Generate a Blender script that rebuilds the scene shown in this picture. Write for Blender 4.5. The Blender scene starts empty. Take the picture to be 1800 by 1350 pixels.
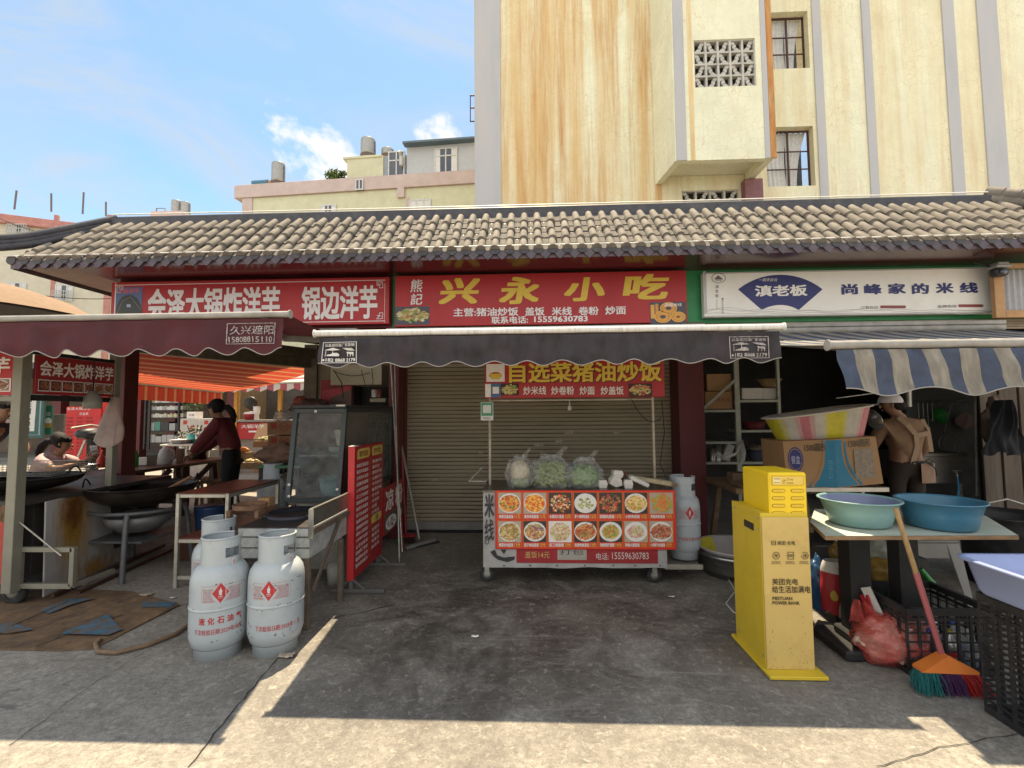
import bpy, math, random
from mathutils import Vector as V, Matrix, noise
from math import sin, cos, pi, radians, sqrt
S = bpy.context.scene
COL = S.collection
rnd = random.Random(7)
# ------------------------------------------------------------------ camera, sky, sun, exposure
F_PX, CAM_H = 831.5, 1.42
RC = (Matrix.Rotation(radians(2.36), 3, 'Z') @ Matrix.Rotation(radians(3.44), 3, 'X') @ Matrix.Rotation(radians(0.446), 3, 'Y'))
cam = bpy.data.objects.new('camera', bpy.data.cameras.new('camera'))
COL.objects.link(cam)
cam.data.sensor_width = 36
cam.data.lens = 36 * F_PX / 1800
cam.data.clip_start = 0.05
cam.data.clip_end = 2000
R4 = Matrix((RC.col[0], RC.col[2], -RC.col[1])).transposed().to_4x4()
R4.translation = V((0, 0, CAM_H))
cam.matrix_world = R4
S.camera = cam
TO_SUN = V((-0.07, 0.38, 1.0)).normalized()
SUN_EL, SUN_AZ = math.asin(TO_SUN.z), math.atan2(TO_SUN.x, TO_SUN.y)
w = bpy.data.worlds.new('World'); S.world = w; w.use_nodes = True
nt = w.node_tree; N_ = nt.nodes; L_ = nt.links
bg = N_['Background']; bg.inputs['Strength'].default_value = 0.11
sky = N_.new('ShaderNodeTexSky'); sky.sky_type = 'NISHITA'; sky.sun_disc = False
sky.sun_elevation = SUN_EL; sky.sun_rotation = SUN_AZ
sky.air_density = 0.9; sky.dust_density = 0.3; sky.ozone_density = 0.5
def wn(kind, **kw):
    n = N_.new(kind)
    for k, v in kw.items(): setattr(n, k, v)
    return n
tc = wn('ShaderNodeTexCoord')
def cloud_noise(scale, loc, sc, detail, rough, dist=0.0):
    mp = wn('ShaderNodeMapping'); mp.inputs['Scale'].default_value = sc; mp.inputs['Location'].default_value = loc
    L_.new(tc.outputs['Generated'], mp.inputs['Vector'])
    n = wn('ShaderNodeTexNoise'); n.inputs['Scale'].default_value = scale
    n.inputs['Detail'].default_value = detail; n.inputs['Roughness'].default_value = rough; n.inputs['Distortion'].default_value = dist
    L_.new(mp.outputs['Vector'], n.inputs['Vector'])
    return n.outputs['Fac']
def ramp_between(src, a, b):
    m = wn('ShaderNodeMapRange'); m.interpolation_type = 'SMOOTHSTEP'
    m.inputs['From Min'].default_value = a; m.inputs['From Max'].default_value = b
    L_.new(src, m.inputs['Value']); return m.outputs['Result']
def wmath(op, a, b):
    m = wn('ShaderNodeMath', operation=op)
    for i, x in enumerate((a, b)):
        if isinstance(x, (int, float)): m.inputs[i].default_value = x
        else: L_.new(x, m.inputs[i])
    return m.outputs[0]
def toward(px, py, a, b):
    d = (RC @ V(((px - 900) / F_PX, 1, (675 - py) / F_PX))).normalized()
    dp = wn('ShaderNodeVectorMath', operation='DOT_PRODUCT'); dp.inputs[1].default_value = d
    L_.new(tc.outputs['Generated'], dp.inputs[0])
    return ramp_between(dp.outputs['Value'], a, b)
cirrus = wmath('MULTIPLY', ramp_between(cloud_noise(1.5, (0.3, 0.2, 0), (1.0, 1.8, 4.2), 8, 0.6, 0.9), 0.34, 0.74), 0.85)
cum_n = cloud_noise(7.0, (0.1, 0.4, 0.2), (1, 1, 1.25), 9, 0.6, 0.15)
cum_area = wmath('MAXIMUM', toward(575, 312, 0.9925, 0.9992), toward(770, 250, 0.9960, 0.9999))
cum_area = wmath('MAXIMUM', cum_area, wmath('MULTIPLY', toward(505, 240, 0.9945, 1.0), 0.8))
cum_area = wmath('MAXIMUM', cum_area, toward(-40, 285, 0.9965, 1.0))
cumulus = ramp_between(wmath('ADD', cum_n, wmath('MULTIPLY', cum_area, 0.36)), 0.80, 0.93)
mixa = wn('ShaderNodeMix', data_type='RGBA'); mixa.inputs['B'].default_value = (2.75, 2.95, 3.0, 1)
cirrus = wmath('ADD', wmath('MULTIPLY', cirrus, 0.95), 0.18); L_.new(cirrus, mixa.inputs['Factor']); tint = wn('ShaderNodeMix', data_type='RGBA', blend_type='MULTIPLY'); tint.inputs['Factor'].default_value = 1.0; tint.inputs['B'].default_value = (0.78, 0.98, 1.0, 1); L_.new(sky.outputs['Color'], tint.inputs['A']); L_.new(tint.outputs['Result'], mixa.inputs['A'])
mixb = wn('ShaderNodeMix', data_type='RGBA'); mixb.inputs['B'].default_value = (4.2, 4.2, 4.2, 1)
L_.new(cumulus, mixb.inputs['Factor']); L_.new(mixa.outputs['Result'], mixb.inputs['A'])
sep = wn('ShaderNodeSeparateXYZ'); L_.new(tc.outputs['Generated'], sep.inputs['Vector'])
bank = wmath('MULTIPLY', ramp_between(sep.outputs['Y'], 0.12, -0.45), ramp_between(cloud_noise(2.2, (0.5, 0.1, 0.3), (1, 1, 1.6), 6, 0.55, 0.3), 0.28, 0.56))  # unseen bright cloud added behind the camera as fill light for the shade
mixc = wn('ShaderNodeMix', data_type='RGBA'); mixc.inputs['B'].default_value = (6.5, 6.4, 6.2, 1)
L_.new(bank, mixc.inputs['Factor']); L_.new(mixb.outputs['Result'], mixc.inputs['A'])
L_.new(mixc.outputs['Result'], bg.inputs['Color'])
sun = bpy.data.objects.new('sun', bpy.data.lights.new('sun', 'SUN'))
sun.data.energy = 4.8; sun.data.angle = radians(0.53); sun.data.color = (1.0, 0.83, 0.57)
sun.rotation_euler = TO_SUN.to_track_quat('Z', 'Y').to_euler()
COL.objects.link(sun)
S.view_settings.view_transform = 'Standard'; S.view_settings.look = 'None'
S.view_settings.exposure = 1.2; S.view_settings.gamma = 1.0
# ------------------------------------------------------------------ where the photograph's points are in the place
def ray(px, py): return RC @ V(((px - 900) / F_PX, 1, (675 - py) / F_PX))
def gp(px, py, z=0.0):
    d = ray(px, py); t = (z - CAM_H) / d.z
    return V((d.x * t, d.y * t, z))
def wp(px, py, Y):
    d = ray(px, py); t = Y / d.y
    return V((d.x * t, Y, CAM_H + d.z * t))
# ------------------------------------------------------------------ materials
MATS = {}
def mat(name, rgb, rough=0.6, metal=0.0, var=0.16, sc=9.0, dirt=0.0, dcol=(0.05, 0.04, 0.03), bump=0.0, spec=0.4,
        stretch=(1, 1, 1), trans=0.0, dsc=2.2, alpha=1.0, coat=0.0, sheen=0.0, dlo=0.5, dhi=0.75):
    if name in MATS: return MATS[name]
    m = bpy.data.materials.new(name); m.use_nodes = True
    t = m.node_tree; n = t.nodes; l = t.links; p = n['Principled BSDF']
    p.inputs['Roughness'].default_value = rough; p.inputs['Metallic'].default_value = metal
    p.inputs['Specular IOR Level'].default_value = spec
    p.inputs['Coat Weight'].default_value = coat
    tcn = n.new('ShaderNodeTexCoord'); mp = n.new('ShaderNodeMapping'); mp.inputs['Scale'].default_value = stretch
    l.new(tcn.outputs['Object'], mp.inputs['Vector'])
    ns = n.new('ShaderNodeTexNoise'); ns.inputs['Scale'].default_value = sc; ns.inputs['Detail'].default_value = 6; ns.inputs['Roughness'].default_value = 0.65
    l.new(mp.outputs['Vector'], ns.inputs['Vector'])
    mr = n.new('ShaderNodeMapRange'); mr.inputs['From Min'].default_value = 0.3; mr.inputs['From Max'].default_value = 0.7
    l.new(ns.outputs['Fac'], mr.inputs['Value'])
    mx = n.new('ShaderNodeMix'); mx.data_type = 'RGBA'
    mx.inputs['A'].default_value = tuple(min(1, c * (1 - var)) for c in rgb) + (1,)
    mx.inputs['B'].default_value = tuple(min(1, c * (1 + var * 0.7)) for c in rgb) + (1,)
    l.new(mr.outputs['Result'], mx.inputs['Factor'])
    out = mx.outputs['Result']
    if dirt > 0:
        n2 = n.new('ShaderNodeTexNoise'); n2.inputs['Scale'].default_value = dsc; n2.inputs['Detail'].default_value = 9; n2.inputs['Roughness'].default_value = 0.72
        l.new(mp.outputs['Vector'], n2.inputs['Vector'])
        r2 = n.new('ShaderNodeMapRange'); r2.inputs['From Min'].default_value = dlo; r2.inputs['From Max'].default_value = dhi; r2.inputs['To Max'].default_value = dirt
        l.new(n2.outputs['Fac'], r2.inputs['Value'])
        m2 = n.new('ShaderNodeMix'); m2.data_type = 'RGBA'; m2.inputs['B'].default_value = tuple(dcol) + (1,)
        l.new(out, m2.inputs['A']); l.new(r2.outputs['Result'], m2.inputs['Factor']); out = m2.outputs['Result']
        rr = n.new('ShaderNodeMapRange'); rr.inputs['To Min'].default_value = rough; rr.inputs['To Max'].default_value = min(1, rough + 0.3)
        l.new(r2.outputs['Result'], rr.inputs['Value']); l.new(rr.outputs['Result'], p.inputs['Roughness'])
    l.new(out, p.inputs['Base Color'])
    if bump > 0:
        b = n.new('ShaderNodeBump'); b.inputs['Strength'].default_value = bump; b.inputs['Distance'].default_value = 0.01
        l.new(ns.outputs['Fac'], b.inputs['Height']); l.new(b.outputs['Normal'], p.inputs['Normal'])
    if alpha < 1: p.inputs['Alpha'].default_value = alpha
    if trans > 0:
        tr = n.new('ShaderNodeBsdfTranslucent'); l.new(out, tr.inputs['Color'])
        ms = n.new('ShaderNodeMixShader'); ms.inputs['Fac'].default_value = trans
        l.new(p.outputs['BSDF'], ms.inputs[1]); l.new(tr.outputs['BSDF'], ms.inputs[2])
        l.new(ms.outputs['Shader'], n['Material Output'].inputs['Surface'])
    MATS[name] = m
    return m
def film(name, rgb, alpha, rough=0.12):
    """thin clear plastic or glass: mostly see-through with gloss"""
    if name in MATS: return MATS[name]
    m = bpy.data.materials.new(name); m.use_nodes = True
    t = m.node_tree; n = t.nodes; l = t.links; p = n['Principled BSDF']
    p.inputs['Base Color'].default_value = tuple(rgb) + (1,); p.inputs['Roughness'].default_value = rough; p.inputs['Specular IOR Level'].default_value = 0.6
    ns = n.new('ShaderNodeTexNoise'); ns.inputs['Scale'].default_value = 14; ns.inputs['Detail'].default_value = 5
    tcn = n.new('ShaderNodeTexCoord'); l.new(tcn.outputs['Object'], ns.inputs['Vector'])
    mr = n.new('ShaderNodeMapRange'); mr.inputs['From Min'].default_value = 0.3; mr.inputs['From Max'].default_value = 0.75
    mr.inputs['To Min'].default_value = alpha * 0.6; mr.inputs['To Max'].default_value = min(1, alpha * 1.5)
    l.new(ns.outputs['Fac'], mr.inputs['Value'])
    tr = n.new('ShaderNodeBsdfTransparent'); ms = n.new('ShaderNodeMixShader')
    l.new(mr.outputs['Result'], ms.inputs['Fac']); l.new(tr.outputs['BSDF'], ms.inputs[1]); l.new(p.outputs['BSDF'], ms.inputs[2])
    l.new(ms.outputs['Shader'], n['Material Output'].inputs['Surface'])
    MATS[name] = m
    return m
def ink(rgb, rough=0.45):
    return mat('ink_%02x%02x%02x' % tuple(int(min(1, c) * 255) for c in rgb), rgb, rough, var=0.08, sc=20)
# ------------------------------------------------------------------ mesh building
def T(x=0, y=0, z=0): return Matrix.Translation((x, y, z))
def RZ(a): return Matrix.Rotation(a, 4, 'Z')
def RX(a): return Matrix.Rotation(a, 4, 'X')
def RY(a): return Matrix.Rotation(a, 4, 'Y')
RM = {}
class MB:
    def __init__(s): s.v = []; s.f = []; s.m = []; s.sm = []; s.M = None
    def add(s, vs, fs, m=0, sm=False):
        b = len(s.v)
        if s.M is not None: s.v += [tuple(s.M @ V(p)) for p in vs]
        else: s.v += [tuple(p) for p in vs]
        for f in fs:
            s.f.append([b + i for i in f]); s.m.append(m); s.sm.append(sm)
        return s
    def box(s, lo, hi, m=0, bev=0.003, M=None):
        lo, hi = [min(a, b) for a, b in zip(lo, hi)], [max(a, b) for a, b in zip(lo, hi)]
        d = [hi[i] - lo[i] for i in range(3)]; bev = min(bev, min(d) * 0.3)
        vs = []; fs = []
        if bev <= 0:
            vs = [(x, y, z) for x in (lo[0], hi[0]) for y in (lo[1], hi[1]) for z in (lo[2], hi[2])]
            fs = [(0, 1, 3, 2), (4, 6, 7, 5), (0, 4, 5, 1), (2, 3, 7, 6), (0, 2, 6, 4), (1, 5, 7, 3)]
        else:
            idx = {}
            for sx in (0, 1):
                for sy in (0, 1):
                    for sz in (0, 1):
                        sg = (sx, sy, sz)
                        for ax in range(3):
                            p = []
                            for i in range(3):
                                e = (lo, hi)[sg[i]][i]
                                if i != ax: e += bev if sg[i] == 0 else -bev
                                p.append(e)
                            idx[(sg, ax)] = len(vs); vs.append(p)
            for ax in range(3):
                a, b = (ax + 1) % 3, (ax + 2) % 3
                for sd in (0, 1):
                    q = []
                    for (i, j) in ((0, 0), (1, 0), (1, 1), (0, 1)):
                        sg = [0, 0, 0]; sg[ax] = sd; sg[a] = i; sg[b] = j; q.append(idx[(tuple(sg), ax)])
                    fs.append(q if sd else q[::-1])
                for i in (0, 1):
                    for j in (0, 1):
                        q = []
                        for (e, fx) in ((0, a), (1, a), (1, b), (0, b)):
                            sg = [0, 0, 0]; sg[ax] = e; sg[a] = i; sg[b] = j; q.append(idx[(tuple(sg), fx)])
                        fs.append(q if (i == j) else q[::-1])
            for sx in (0, 1):
                for sy in (0, 1):
                    for sz in (0, 1):
                        q = [idx[((sx, sy, sz), k)] for k in range(3)]
                        fs.append(q if (sx + sy + sz) % 2 else q[::-1])
        if M is not None: vs = [M @ V(p) for p in vs]
        return s.add(vs, fs, m)
    def beam(s, a, b, wd, ht, m=0, up=(0, 0, 1)):
        a, b = V(a), V(b); d = (b - a); L = d.length; d.normalize()
        u = V(up)
        if abs(d.dot(u)) > 0.98: u = V((0, 1, 0))
        x = d.cross(u).normalized(); z = x.cross(d)
        M = Matrix((x, d, z)).transposed().to_4x4(); M.translation = a
        return s.box((-wd / 2, 0, -ht / 2), (wd / 2, L, ht / 2), m, 0.002, M)
    def tube(s, pts, r, n=8, m=0, cap=True, sm=True):
        pts = [V(p) for p in pts]; k = len(pts)
        rs = r if isinstance(r, (list, tuple)) else [r] * k
        tang = []
        for i in range(k):
            t = pts[min(i + 1, k - 1)] - pts[max(i - 1, 0)]
            tang.append(t.normalized() if t.length > 1e-9 else V((0, 0, 1)))
        u = tang[0].orthogonal().normalized(); vs = []
        for i in range(k):
            u = (u - tang[i] * u.dot(tang[i]))
            u = u.normalized() if u.length > 1e-6 else tang[i].orthogonal().normalized()
            w_ = tang[i].cross(u)
            for j in range(n):
                a = 2 * pi * j / n
                vs.append(pts[i] + (u * cos(a) + w_ * sin(a)) * rs[i])
        fs = [(i * n + j, i * n + (j + 1) % n, (i + 1) * n + (j + 1) % n, (i + 1) * n + j) for i in range(k - 1) for j in range(n)]
        s.add(vs, fs, m, sm)
        if cap:
            s.add(vs[:n], [tuple(range(n))[::-1]], m); s.add(vs[-n:], [tuple(range(n))], m)
        return s
    def lathe(s, prof, n=24, m=0, a0=0.0, a1=2 * pi, c=(0, 0, 0), sm=True, sx=1.0, sy=1.0, M=None):
        full = abs(a1 - a0 - 2 * pi) < 1e-6; k = n if full else n + 1
        vs = []
        for (r, z) in prof:
            for j in range(k):
                a = a0 + (a1 - a0) * j / n
                vs.append(V((c[0] + r * cos(a) * sx, c[1] + r * sin(a) * sy, c[2] + z)))
        if M is not None: vs = [M @ p for p in vs]
        fs = []
        for i in range(len(prof) - 1):
            for j in range(n):
                j2 = (j + 1) % k if full else j + 1
                fs.append((i * k + j, i * k + j2, (i + 1) * k + j2, (i + 1) * k + j))
        return s.add(vs, fs, m, sm)
    def grid(s, fn, nu, nv, m=0, sm=True, closeu=False, mfn=None):
        ku = nu if closeu else nu + 1
        vs = [fn(i / nu, j / nv) for j in range(nv + 1) for i in range(ku)]
        b = len(s.v)
        for j in range(nv):
            for i in range(nu):
                i2 = (i + 1) % ku if closeu else i + 1
                s.f.append([b + j * ku + i, b + j * ku + i2, b + (j + 1) * ku + i2, b + (j + 1) * ku + i])
                s.m.append(mfn(i, j) if mfn else m); s.sm.append(sm)
        s.v += [tuple(s.M @ V(p)) if s.M is not None else tuple(p) for p in vs]
        return s
    def prism(s, poly, d, m=0, M=None):
        """poly: (x,z) outline, extruded along y from 0 to d"""
        n = len(poly)
        vs = [V((x, 0, z)) for x, z in poly] + [V((x, d, z)) for x, z in poly]
        if M is not None: vs = [M @ p for p in vs]
        fs = [tuple(range(n)), tuple(range(2 * n - 1, n - 1, -1))] + [(i, i + n, (i + 1) % n + n, (i + 1) % n) for i in range(n)]
        return s.add(vs, fs, m)
    def build(s, name, mats, parent=None, at=None, world=False, rz=0.0):
        if not isinstance(mats, (list, tuple)): mats = [mats]
        vs = s.v
        if world:
            if parent is not None:
                Mi = RM[parent.name].inverted(); vs = [tuple(Mi @ V(p)) for p in vs]
            else:
                xs = [p[0] for p in vs]; ys = [p[1] for p in vs]; z0 = min(p[2] for p in vs)
                at = ((min(xs) + max(xs)) / 2, (min(ys) + max(ys)) / 2, z0)
                vs = [(p[0] - at[0], p[1] - at[1], p[2] - at[2]) for p in vs]
        me = bpy.data.meshes.new(name)
        me.from_pydata([tuple(p) for p in vs], [], s.f)
        for mt in mats: me.materials.append(mt)
        me.polygons.foreach_set('material_index', s.m)
        me.polygons.foreach_set('use_smooth', s.sm)
        me.update()
        o = bpy.data.objects.new(name, me); COL.objects.link(o)
        if parent is not None:
            o.parent = parent
            RM[o.name] = RM[parent.name]
        else:
            if at is not None: o.location = at
            o.rotation_euler = (0, 0, rz)
            RM[o.name] = Matrix.Translation(o.location) @ RZ(rz)
        return o
def thing(name, label, cat, loc=(0, 0, 0), rz=0.0, group=None):
    o = bpy.data.objects.new(name, None); COL.objects.link(o)
    o.empty_display_size = 0.1
    o.location = loc; o.rotation_euler = (0, 0, rz)
    RM[o.name] = Matrix.Translation(V(loc)) @ RZ(rz)
    return tag(o, label, cat, group)
def tag(o, label, cat, group=None):
    o['label'] = label; o['category'] = cat
    if group: o['group'] = group
    return o
def struct(o, kind='structure'):
    o['kind'] = kind; return o
def dup(root, loc, rz, label, group=None):
    r = root.copy(); COL.objects.link(r); r.location = loc; r.rotation_euler = (0, 0, rz); r['label'] = label
    RM[r.name] = Matrix.Translation(V(loc)) @ RZ(rz)
    if group: r['group'] = group
    def rec(a, b):
        for ch in list(a.children):
            c = ch.copy(); COL.objects.link(c); c.parent = b; RM[c.name] = RM[r.name]; rec(ch, c)
    rec(root, r)
    return r
# ------------------------------------------------------------------ lettering and printed faces
TXT = {}
def tmesh(s, bold):
    k = (s, bold)
    if k not in TXT:
        c = bpy.data.curves.new('txt', 'FONT'); c.body = s; c.resolution_u = 2; c.offset = bold
        o = bpy.data.objects.new('txt', c); COL.objects.link(o)
        dg = bpy.context.evaluated_depsgraph_get(); dg.update()
        me = bpy.data.meshes.new_from_object(o.evaluated_get(dg))
        vs = [(v.co.x, v.co.y) for v in me.vertices]; fs = [list(p.vertices) for p in me.polygons]
        bpy.data.objects.remove(o); bpy.data.curves.remove(c); bpy.data.meshes.remove(me)
        xs = [p[0] for p in vs]; ys = [p[1] for p in vs]
        TXT[k] = (vs, fs, min(xs), max(xs), min(ys), max(ys))
    return TXT[k]
class Bd:
    """a printed face: u to the right, v up"""
    def __init__(s, mb, BL=None, BR=None, TL=None, TR=None, fn=None):
        s.mb = mb; s.fn = fn; s.k = 0
        if fn is None:
            s.a, s.b, s.c = V(BL), V(BR), V(TL); s.d = V(TR) if TR is not None else s.b + s.c - s.a
            s.n = (s.b - s.a).cross(s.c - s.a).normalized()
    def P(s, u, v, e=0.003):
        if s.fn: return s.fn(u, v, e)
        return (s.a * (1 - u) + s.b * u) * (1 - v) + (s.c * (1 - u) + s.d * u) * v + s.n * e
    def text(s, t, u0, v0, u1, v1, m, bold=0.02, e=0.004, shear=0.0):
        """bold strokes are the same outline laid down again a hair to each side"""
        vs, fs, x0, x1, y0, y1 = tmesh(t, 0.0)
        X, Y_ = x1 - x0, y1 - y0; k = bold * 0.9
        for i, (dx, dy) in enumerate([(0, 0)] if bold < 0.006 else [(0, 0), (k, 0), (-k, 0), (0, k * 0.7), (0, -k * 0.7)] + ([(k, k * 0.7), (-k, -k * 0.7), (k, -k * 0.7), (-k, k * 0.7)] if bold >= 0.025 else [])):
            out = []
            for x, y in vs:
                a = ((x - x0) * (1 - 2 * k / X) / X + k / X) + dx / X; b = ((y - y0) * (1 - 2 * k / Y_) / Y_ + k / Y_) + dy / Y_
                out.append(s.P(u0 + (u1 - u0) * a + shear * (b - 0.5) * (v1 - v0), v0 + (v1 - v0) * b, e + 0.00004 * i))
            s.mb.add(out, fs, m)
        return s
    def rect(s, u0, v0, u1, v1, m, e=0.002, nu=1, nv=1):
        s.mb.grid(lambda a, b: s.P(u0 + (u1 - u0) * a, v0 + (v1 - v0) * b, e), nu, nv, m, False); return s
    def poly(s, pts, m, e=0.002):
        s.mb.add([s.P(u, v, e) for u, v in pts], [tuple(range(len(pts)))], m); return s
    def ell(s, u, v, ru, rv, m, e=0.002, n=20):
        return s.poly([(u + ru * cos(2 * pi * i / n), v + rv * sin(2 * pi * i / n)) for i in range(n)], m, e)
    def line(s, pts, wu, wv, m, e=0.003):
        for (a, b), (c, d) in zip(pts, pts[1:]):
            L = sqrt(((c - a) / wu) ** 2 + ((d - b) / wv) ** 2) or 1
            nx, ny = -(d - b) / wv / L * wu / 2, (c - a) / wu / L * wv / 2
            s.poly([(a + nx, b + ny), (a - nx, b - ny), (c - nx, d - ny), (c + nx, d + ny)], m, e)
        return s
    def frame(s, u0, v0, u1, v1, tu, tv, m, e=0.003):
        s.rect(u0, v0, u1, v0 + tv, m, e); s.rect(u0, v1 - tv, u1, v1, m, e)
        s.rect(u0, v0 + tv, u0 + tu, v1 - tv, m, e); s.rect(u1 - tu, v0 + tv, u1, v1 - tv, m, e); return s
    def ring(s, u, v, ru, rv, t, m, e=0.003, n=24, a0=0, a1=2 * pi):
        for i in range(n):
            p, q = a0 + (a1 - a0) * i / n, a0 + (a1 - a0) * (i + 1) / n
            s.poly([(u + ru * cos(p), v + rv * sin(p)), (u + ru * cos(q), v + rv * sin(q)),
                    (u + ru * (1 - t) * cos(q), v + rv * (1 - t) * sin(q)), (u + ru * (1 - t) * cos(p), v + rv * (1 - t) * sin(p))], m, e)
        return s
    def food(s, u0, v0, u1, v1, mats, seed, n=60, plate=None, bgm=None, e=0.003, rx=0.46, ry=0.42, size=0.13, long=2.0):
        """a printed photograph of a dish: ground, plate and heaped pieces"""
        r = random.Random(seed); W_, H_ = u1 - u0, v1 - v0; cu, cv = u0 + W_ / 2, v0 + H_ / 2
        if bgm is not None: s.rect(u0, v0, u1, v1, bgm, e)
        if plate is not None:
            s.ell(cu, cv, W_ * 0.49, H_ * 0.47, plate, e + 0.0004)
            s.ell(cu, cv - H_ * 0.01, W_ * rx * 0.97, H_ * ry * 0.97, mats[0], e + 0.0008)
        for i in range(n):
            a = r.uniform(0, 2 * pi); q = sqrt(r.random()) * 0.93
            pu, pv = cu + cos(a) * q * W_ * rx, cv + sin(a) * q * H_ * ry
            g = r.uniform(0, pi); sz = size * r.uniform(0.5, 1.1); k = r.uniform(1, long)
            pts = []
            for j in range(6):
                b = 2 * pi * j / 6; rr = sz * r.uniform(0.7, 1.15) / 2
                x, y = cos(b) * rr * k, sin(b) * rr
                x, y = x * cos(g) - y * sin(g), x * sin(g) + y * cos(g)
                pts.append((min(u1, max(u0, pu + x * W_)), min(v1, max(v0, pv + y * H_))))
            s.poly(pts, r.choice(mats), e + 0.0012 + i * 0.00002)
        return s
def panel(mb, BL, BR, TL, th, m=0):
    """a slab whose front face is BL-BR-TL, going th backwards"""
    BL, BR, TL = V(BL), V(BR), V(TL); n = (BR - BL).cross(TL - BL).normalized()
    M = Matrix(((BR - BL).normalized(), -n, (TL - BL).normalized())).transposed().to_4x4(); M.translation = BL
    mb.box((0, 0, 0), ((BR - BL).length, th, (TL - BL).length), m, 0.003, M)
    return Bd(mb, BL, BR, TL)
def skin(name, joints, edges, mats, parent=None, root=None, sub=2, world=False):
    """one continuous body grown round a skeleton; joints: name -> (x, y, z, r) or (x, y, z, rx, ry)"""
    ks = list(joints); ix = {k: i for i, k in enumerate(ks)}
    me = bpy.data.meshes.new('skeleton')
    me.from_pydata([joints[k][:3] for k in ks], [(ix[a], ix[b]) for a, b in edges], [])
    o = bpy.data.objects.new('tmp_skin', me); COL.objects.link(o)
    sk = o.modifiers.new('s', 'SKIN'); sk.use_smooth_shade = True
    lay = me.skin_vertices[0].data if me.skin_vertices else None
    if lay is None:
        bpy.context.view_layer.objects.active = o; lay = me.skin_vertices[0].data
    for i, k in enumerate(ks):
        j = joints[k]; lay[i].radius = (j[3], j[4] if len(j) > 4 else j[3]); lay[i].use_root = (k == (root or ks[0]))
    ss = o.modifiers.new('u', 'SUBSURF'); ss.levels = sub; ss.render_levels = sub
    dg = bpy.context.evaluated_depsgraph_get(); dg.update()
    m2 = bpy.data.meshes.new_from_object(o.evaluated_get(dg))
    mb = MB(); mb.v = [tuple(v.co) for v in m2.vertices]; mb.f = [list(p.vertices) for p in m2.polygons]
    mb.m = [0] * len(mb.f); mb.sm = [True] * len(mb.f)
    bpy.data.objects.remove(o); bpy.data.meshes.remove(me); bpy.data.meshes.remove(m2)
    if name is None: return mb
    return mb.build(name, mats, parent, world=world)
def blob(mb, c, r, m=0, seed=0, amp=0.12, fr=2.0, nu=28, nv=16, flat=True, top=1.0, crease=0.0):
    """a soft crumpled body (bag, heap); flat: sits on its lowest level"""
    of = V((seed * 3.7, seed * 1.3, seed * 0.7))
    def fn(u, v):
        a = 2 * pi * u; b = -pi / 2 + pi * v
        d = V((cos(b) * cos(a), cos(b) * sin(a), sin(b)))
        k = 1 + amp * noise.noise(d * fr + of) + amp * 0.5 * noise.noise(d * fr * 2.7 + of)
        if crease: k -= crease * (1 - abs(noise.noise(V((d.x * fr * 3, d.y * fr * 3, d.z * fr * 1.2)) + of)) * 3) * 0.5
        p = V((d.x * r[0], d.y * r[1], d.z * r[2] * (top if d.z > 0 else 1))) * k
        if flat and p.z < -r[2] * 0.72: p.z = -r[2] * 0.72
        return V(c) + p
    mb.grid(fn, nu, nv, m, True, closeu=True); return mb
# ================================================================== palette
tile_m = mat('roof_tile', (0.215, 0.188, 0.155), 0.85, var=0.32, sc=7, dirt=0.5, dcol=(0.13, 0.12, 0.105), bump=0.35, dsc=5)
tile_dark = mat('dark_glazed_tile', (0.055, 0.055, 0.065), 0.5, var=0.3, sc=14, dirt=0.5, dcol=(0.16, 0.15, 0.14), dsc=6)
drip_m = mat('drip_tile', (0.10, 0.085, 0.105), 0.55, var=0.35, sc=18, dirt=0.5, dcol=(0.04, 0.035, 0.04), dsc=9)
soffit_m = mat('soffit_lacquer', (0.085, 0.022, 0.024), 0.17, var=0.15, sc=3, dirt=0.25, dcol=(0.2, 0.15, 0.13), spec=0.6, dsc=1.5)
maroon = mat('maroon_paint', (0.12, 0.02, 0.022), 0.5, var=0.2, sc=6, dirt=0.4, dcol=(0.05, 0.02, 0.02), stretch=(1, 1, 0.35))
green_p = mat('green_cladding', (0.03, 0.26, 0.09), 0.42, var=0.12, sc=4, dirt=0.4, dcol=(0.03, 0.1, 0.05), dsc=3)
sign_red = mat('sign_red', (0.42, 0.022, 0.026), 0.42, var=0.1, sc=3, dirt=0.3, dcol=(0.25, 0.02, 0.02), dsc=2, stretch=(1, 1, 0.3))
sign_edge = mat('sign_edge_grey', (0.45, 0.44, 0.42), 0.5, metal=0.3)
white_txt = ink((0.78, 0.75, 0.72)); yellow_txt = ink((0.72, 0.50, 0.06)); navy = ink((0.03, 0.035, 0.15)); black_i = ink((0.02, 0.02, 0.02))
steel = mat('stainless_steel', (0.42, 0.41, 0.38), 0.33, metal=0.85, var=0.2, sc=6, dirt=0.6, dcol=(0.10, 0.085, 0.06), dsc=5)
alu = mat('aluminium_tube', (0.46, 0.44, 0.38), 0.42, metal=0.6, var=0.2, sc=9, dirt=0.6, dcol=(0.12, 0.10, 0.07), dsc=7)
darksteel = mat('blackened_steel', (0.035, 0.033, 0.032), 0.55, metal=0.4, var=0.4, sc=14, dirt=0.5, dcol=(0.09, 0.06, 0.04), dsc=8)
greytube = mat('grey_painted_tube', (0.12, 0.12, 0.125), 0.5, metal=0.2, var=0.25, sc=12, dirt=0.5, dcol=(0.06, 0.05, 0.045), dsc=9)
rubber = mat('black_rubber', (0.03, 0.03, 0.03), 0.8, var=0.3)
blackpl = mat('black_plastic', (0.022, 0.022, 0.024), 0.45, var=0.3, sc=16, dirt=0.4, dcol=(0.08, 0.07, 0.06), dsc=8)
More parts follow.
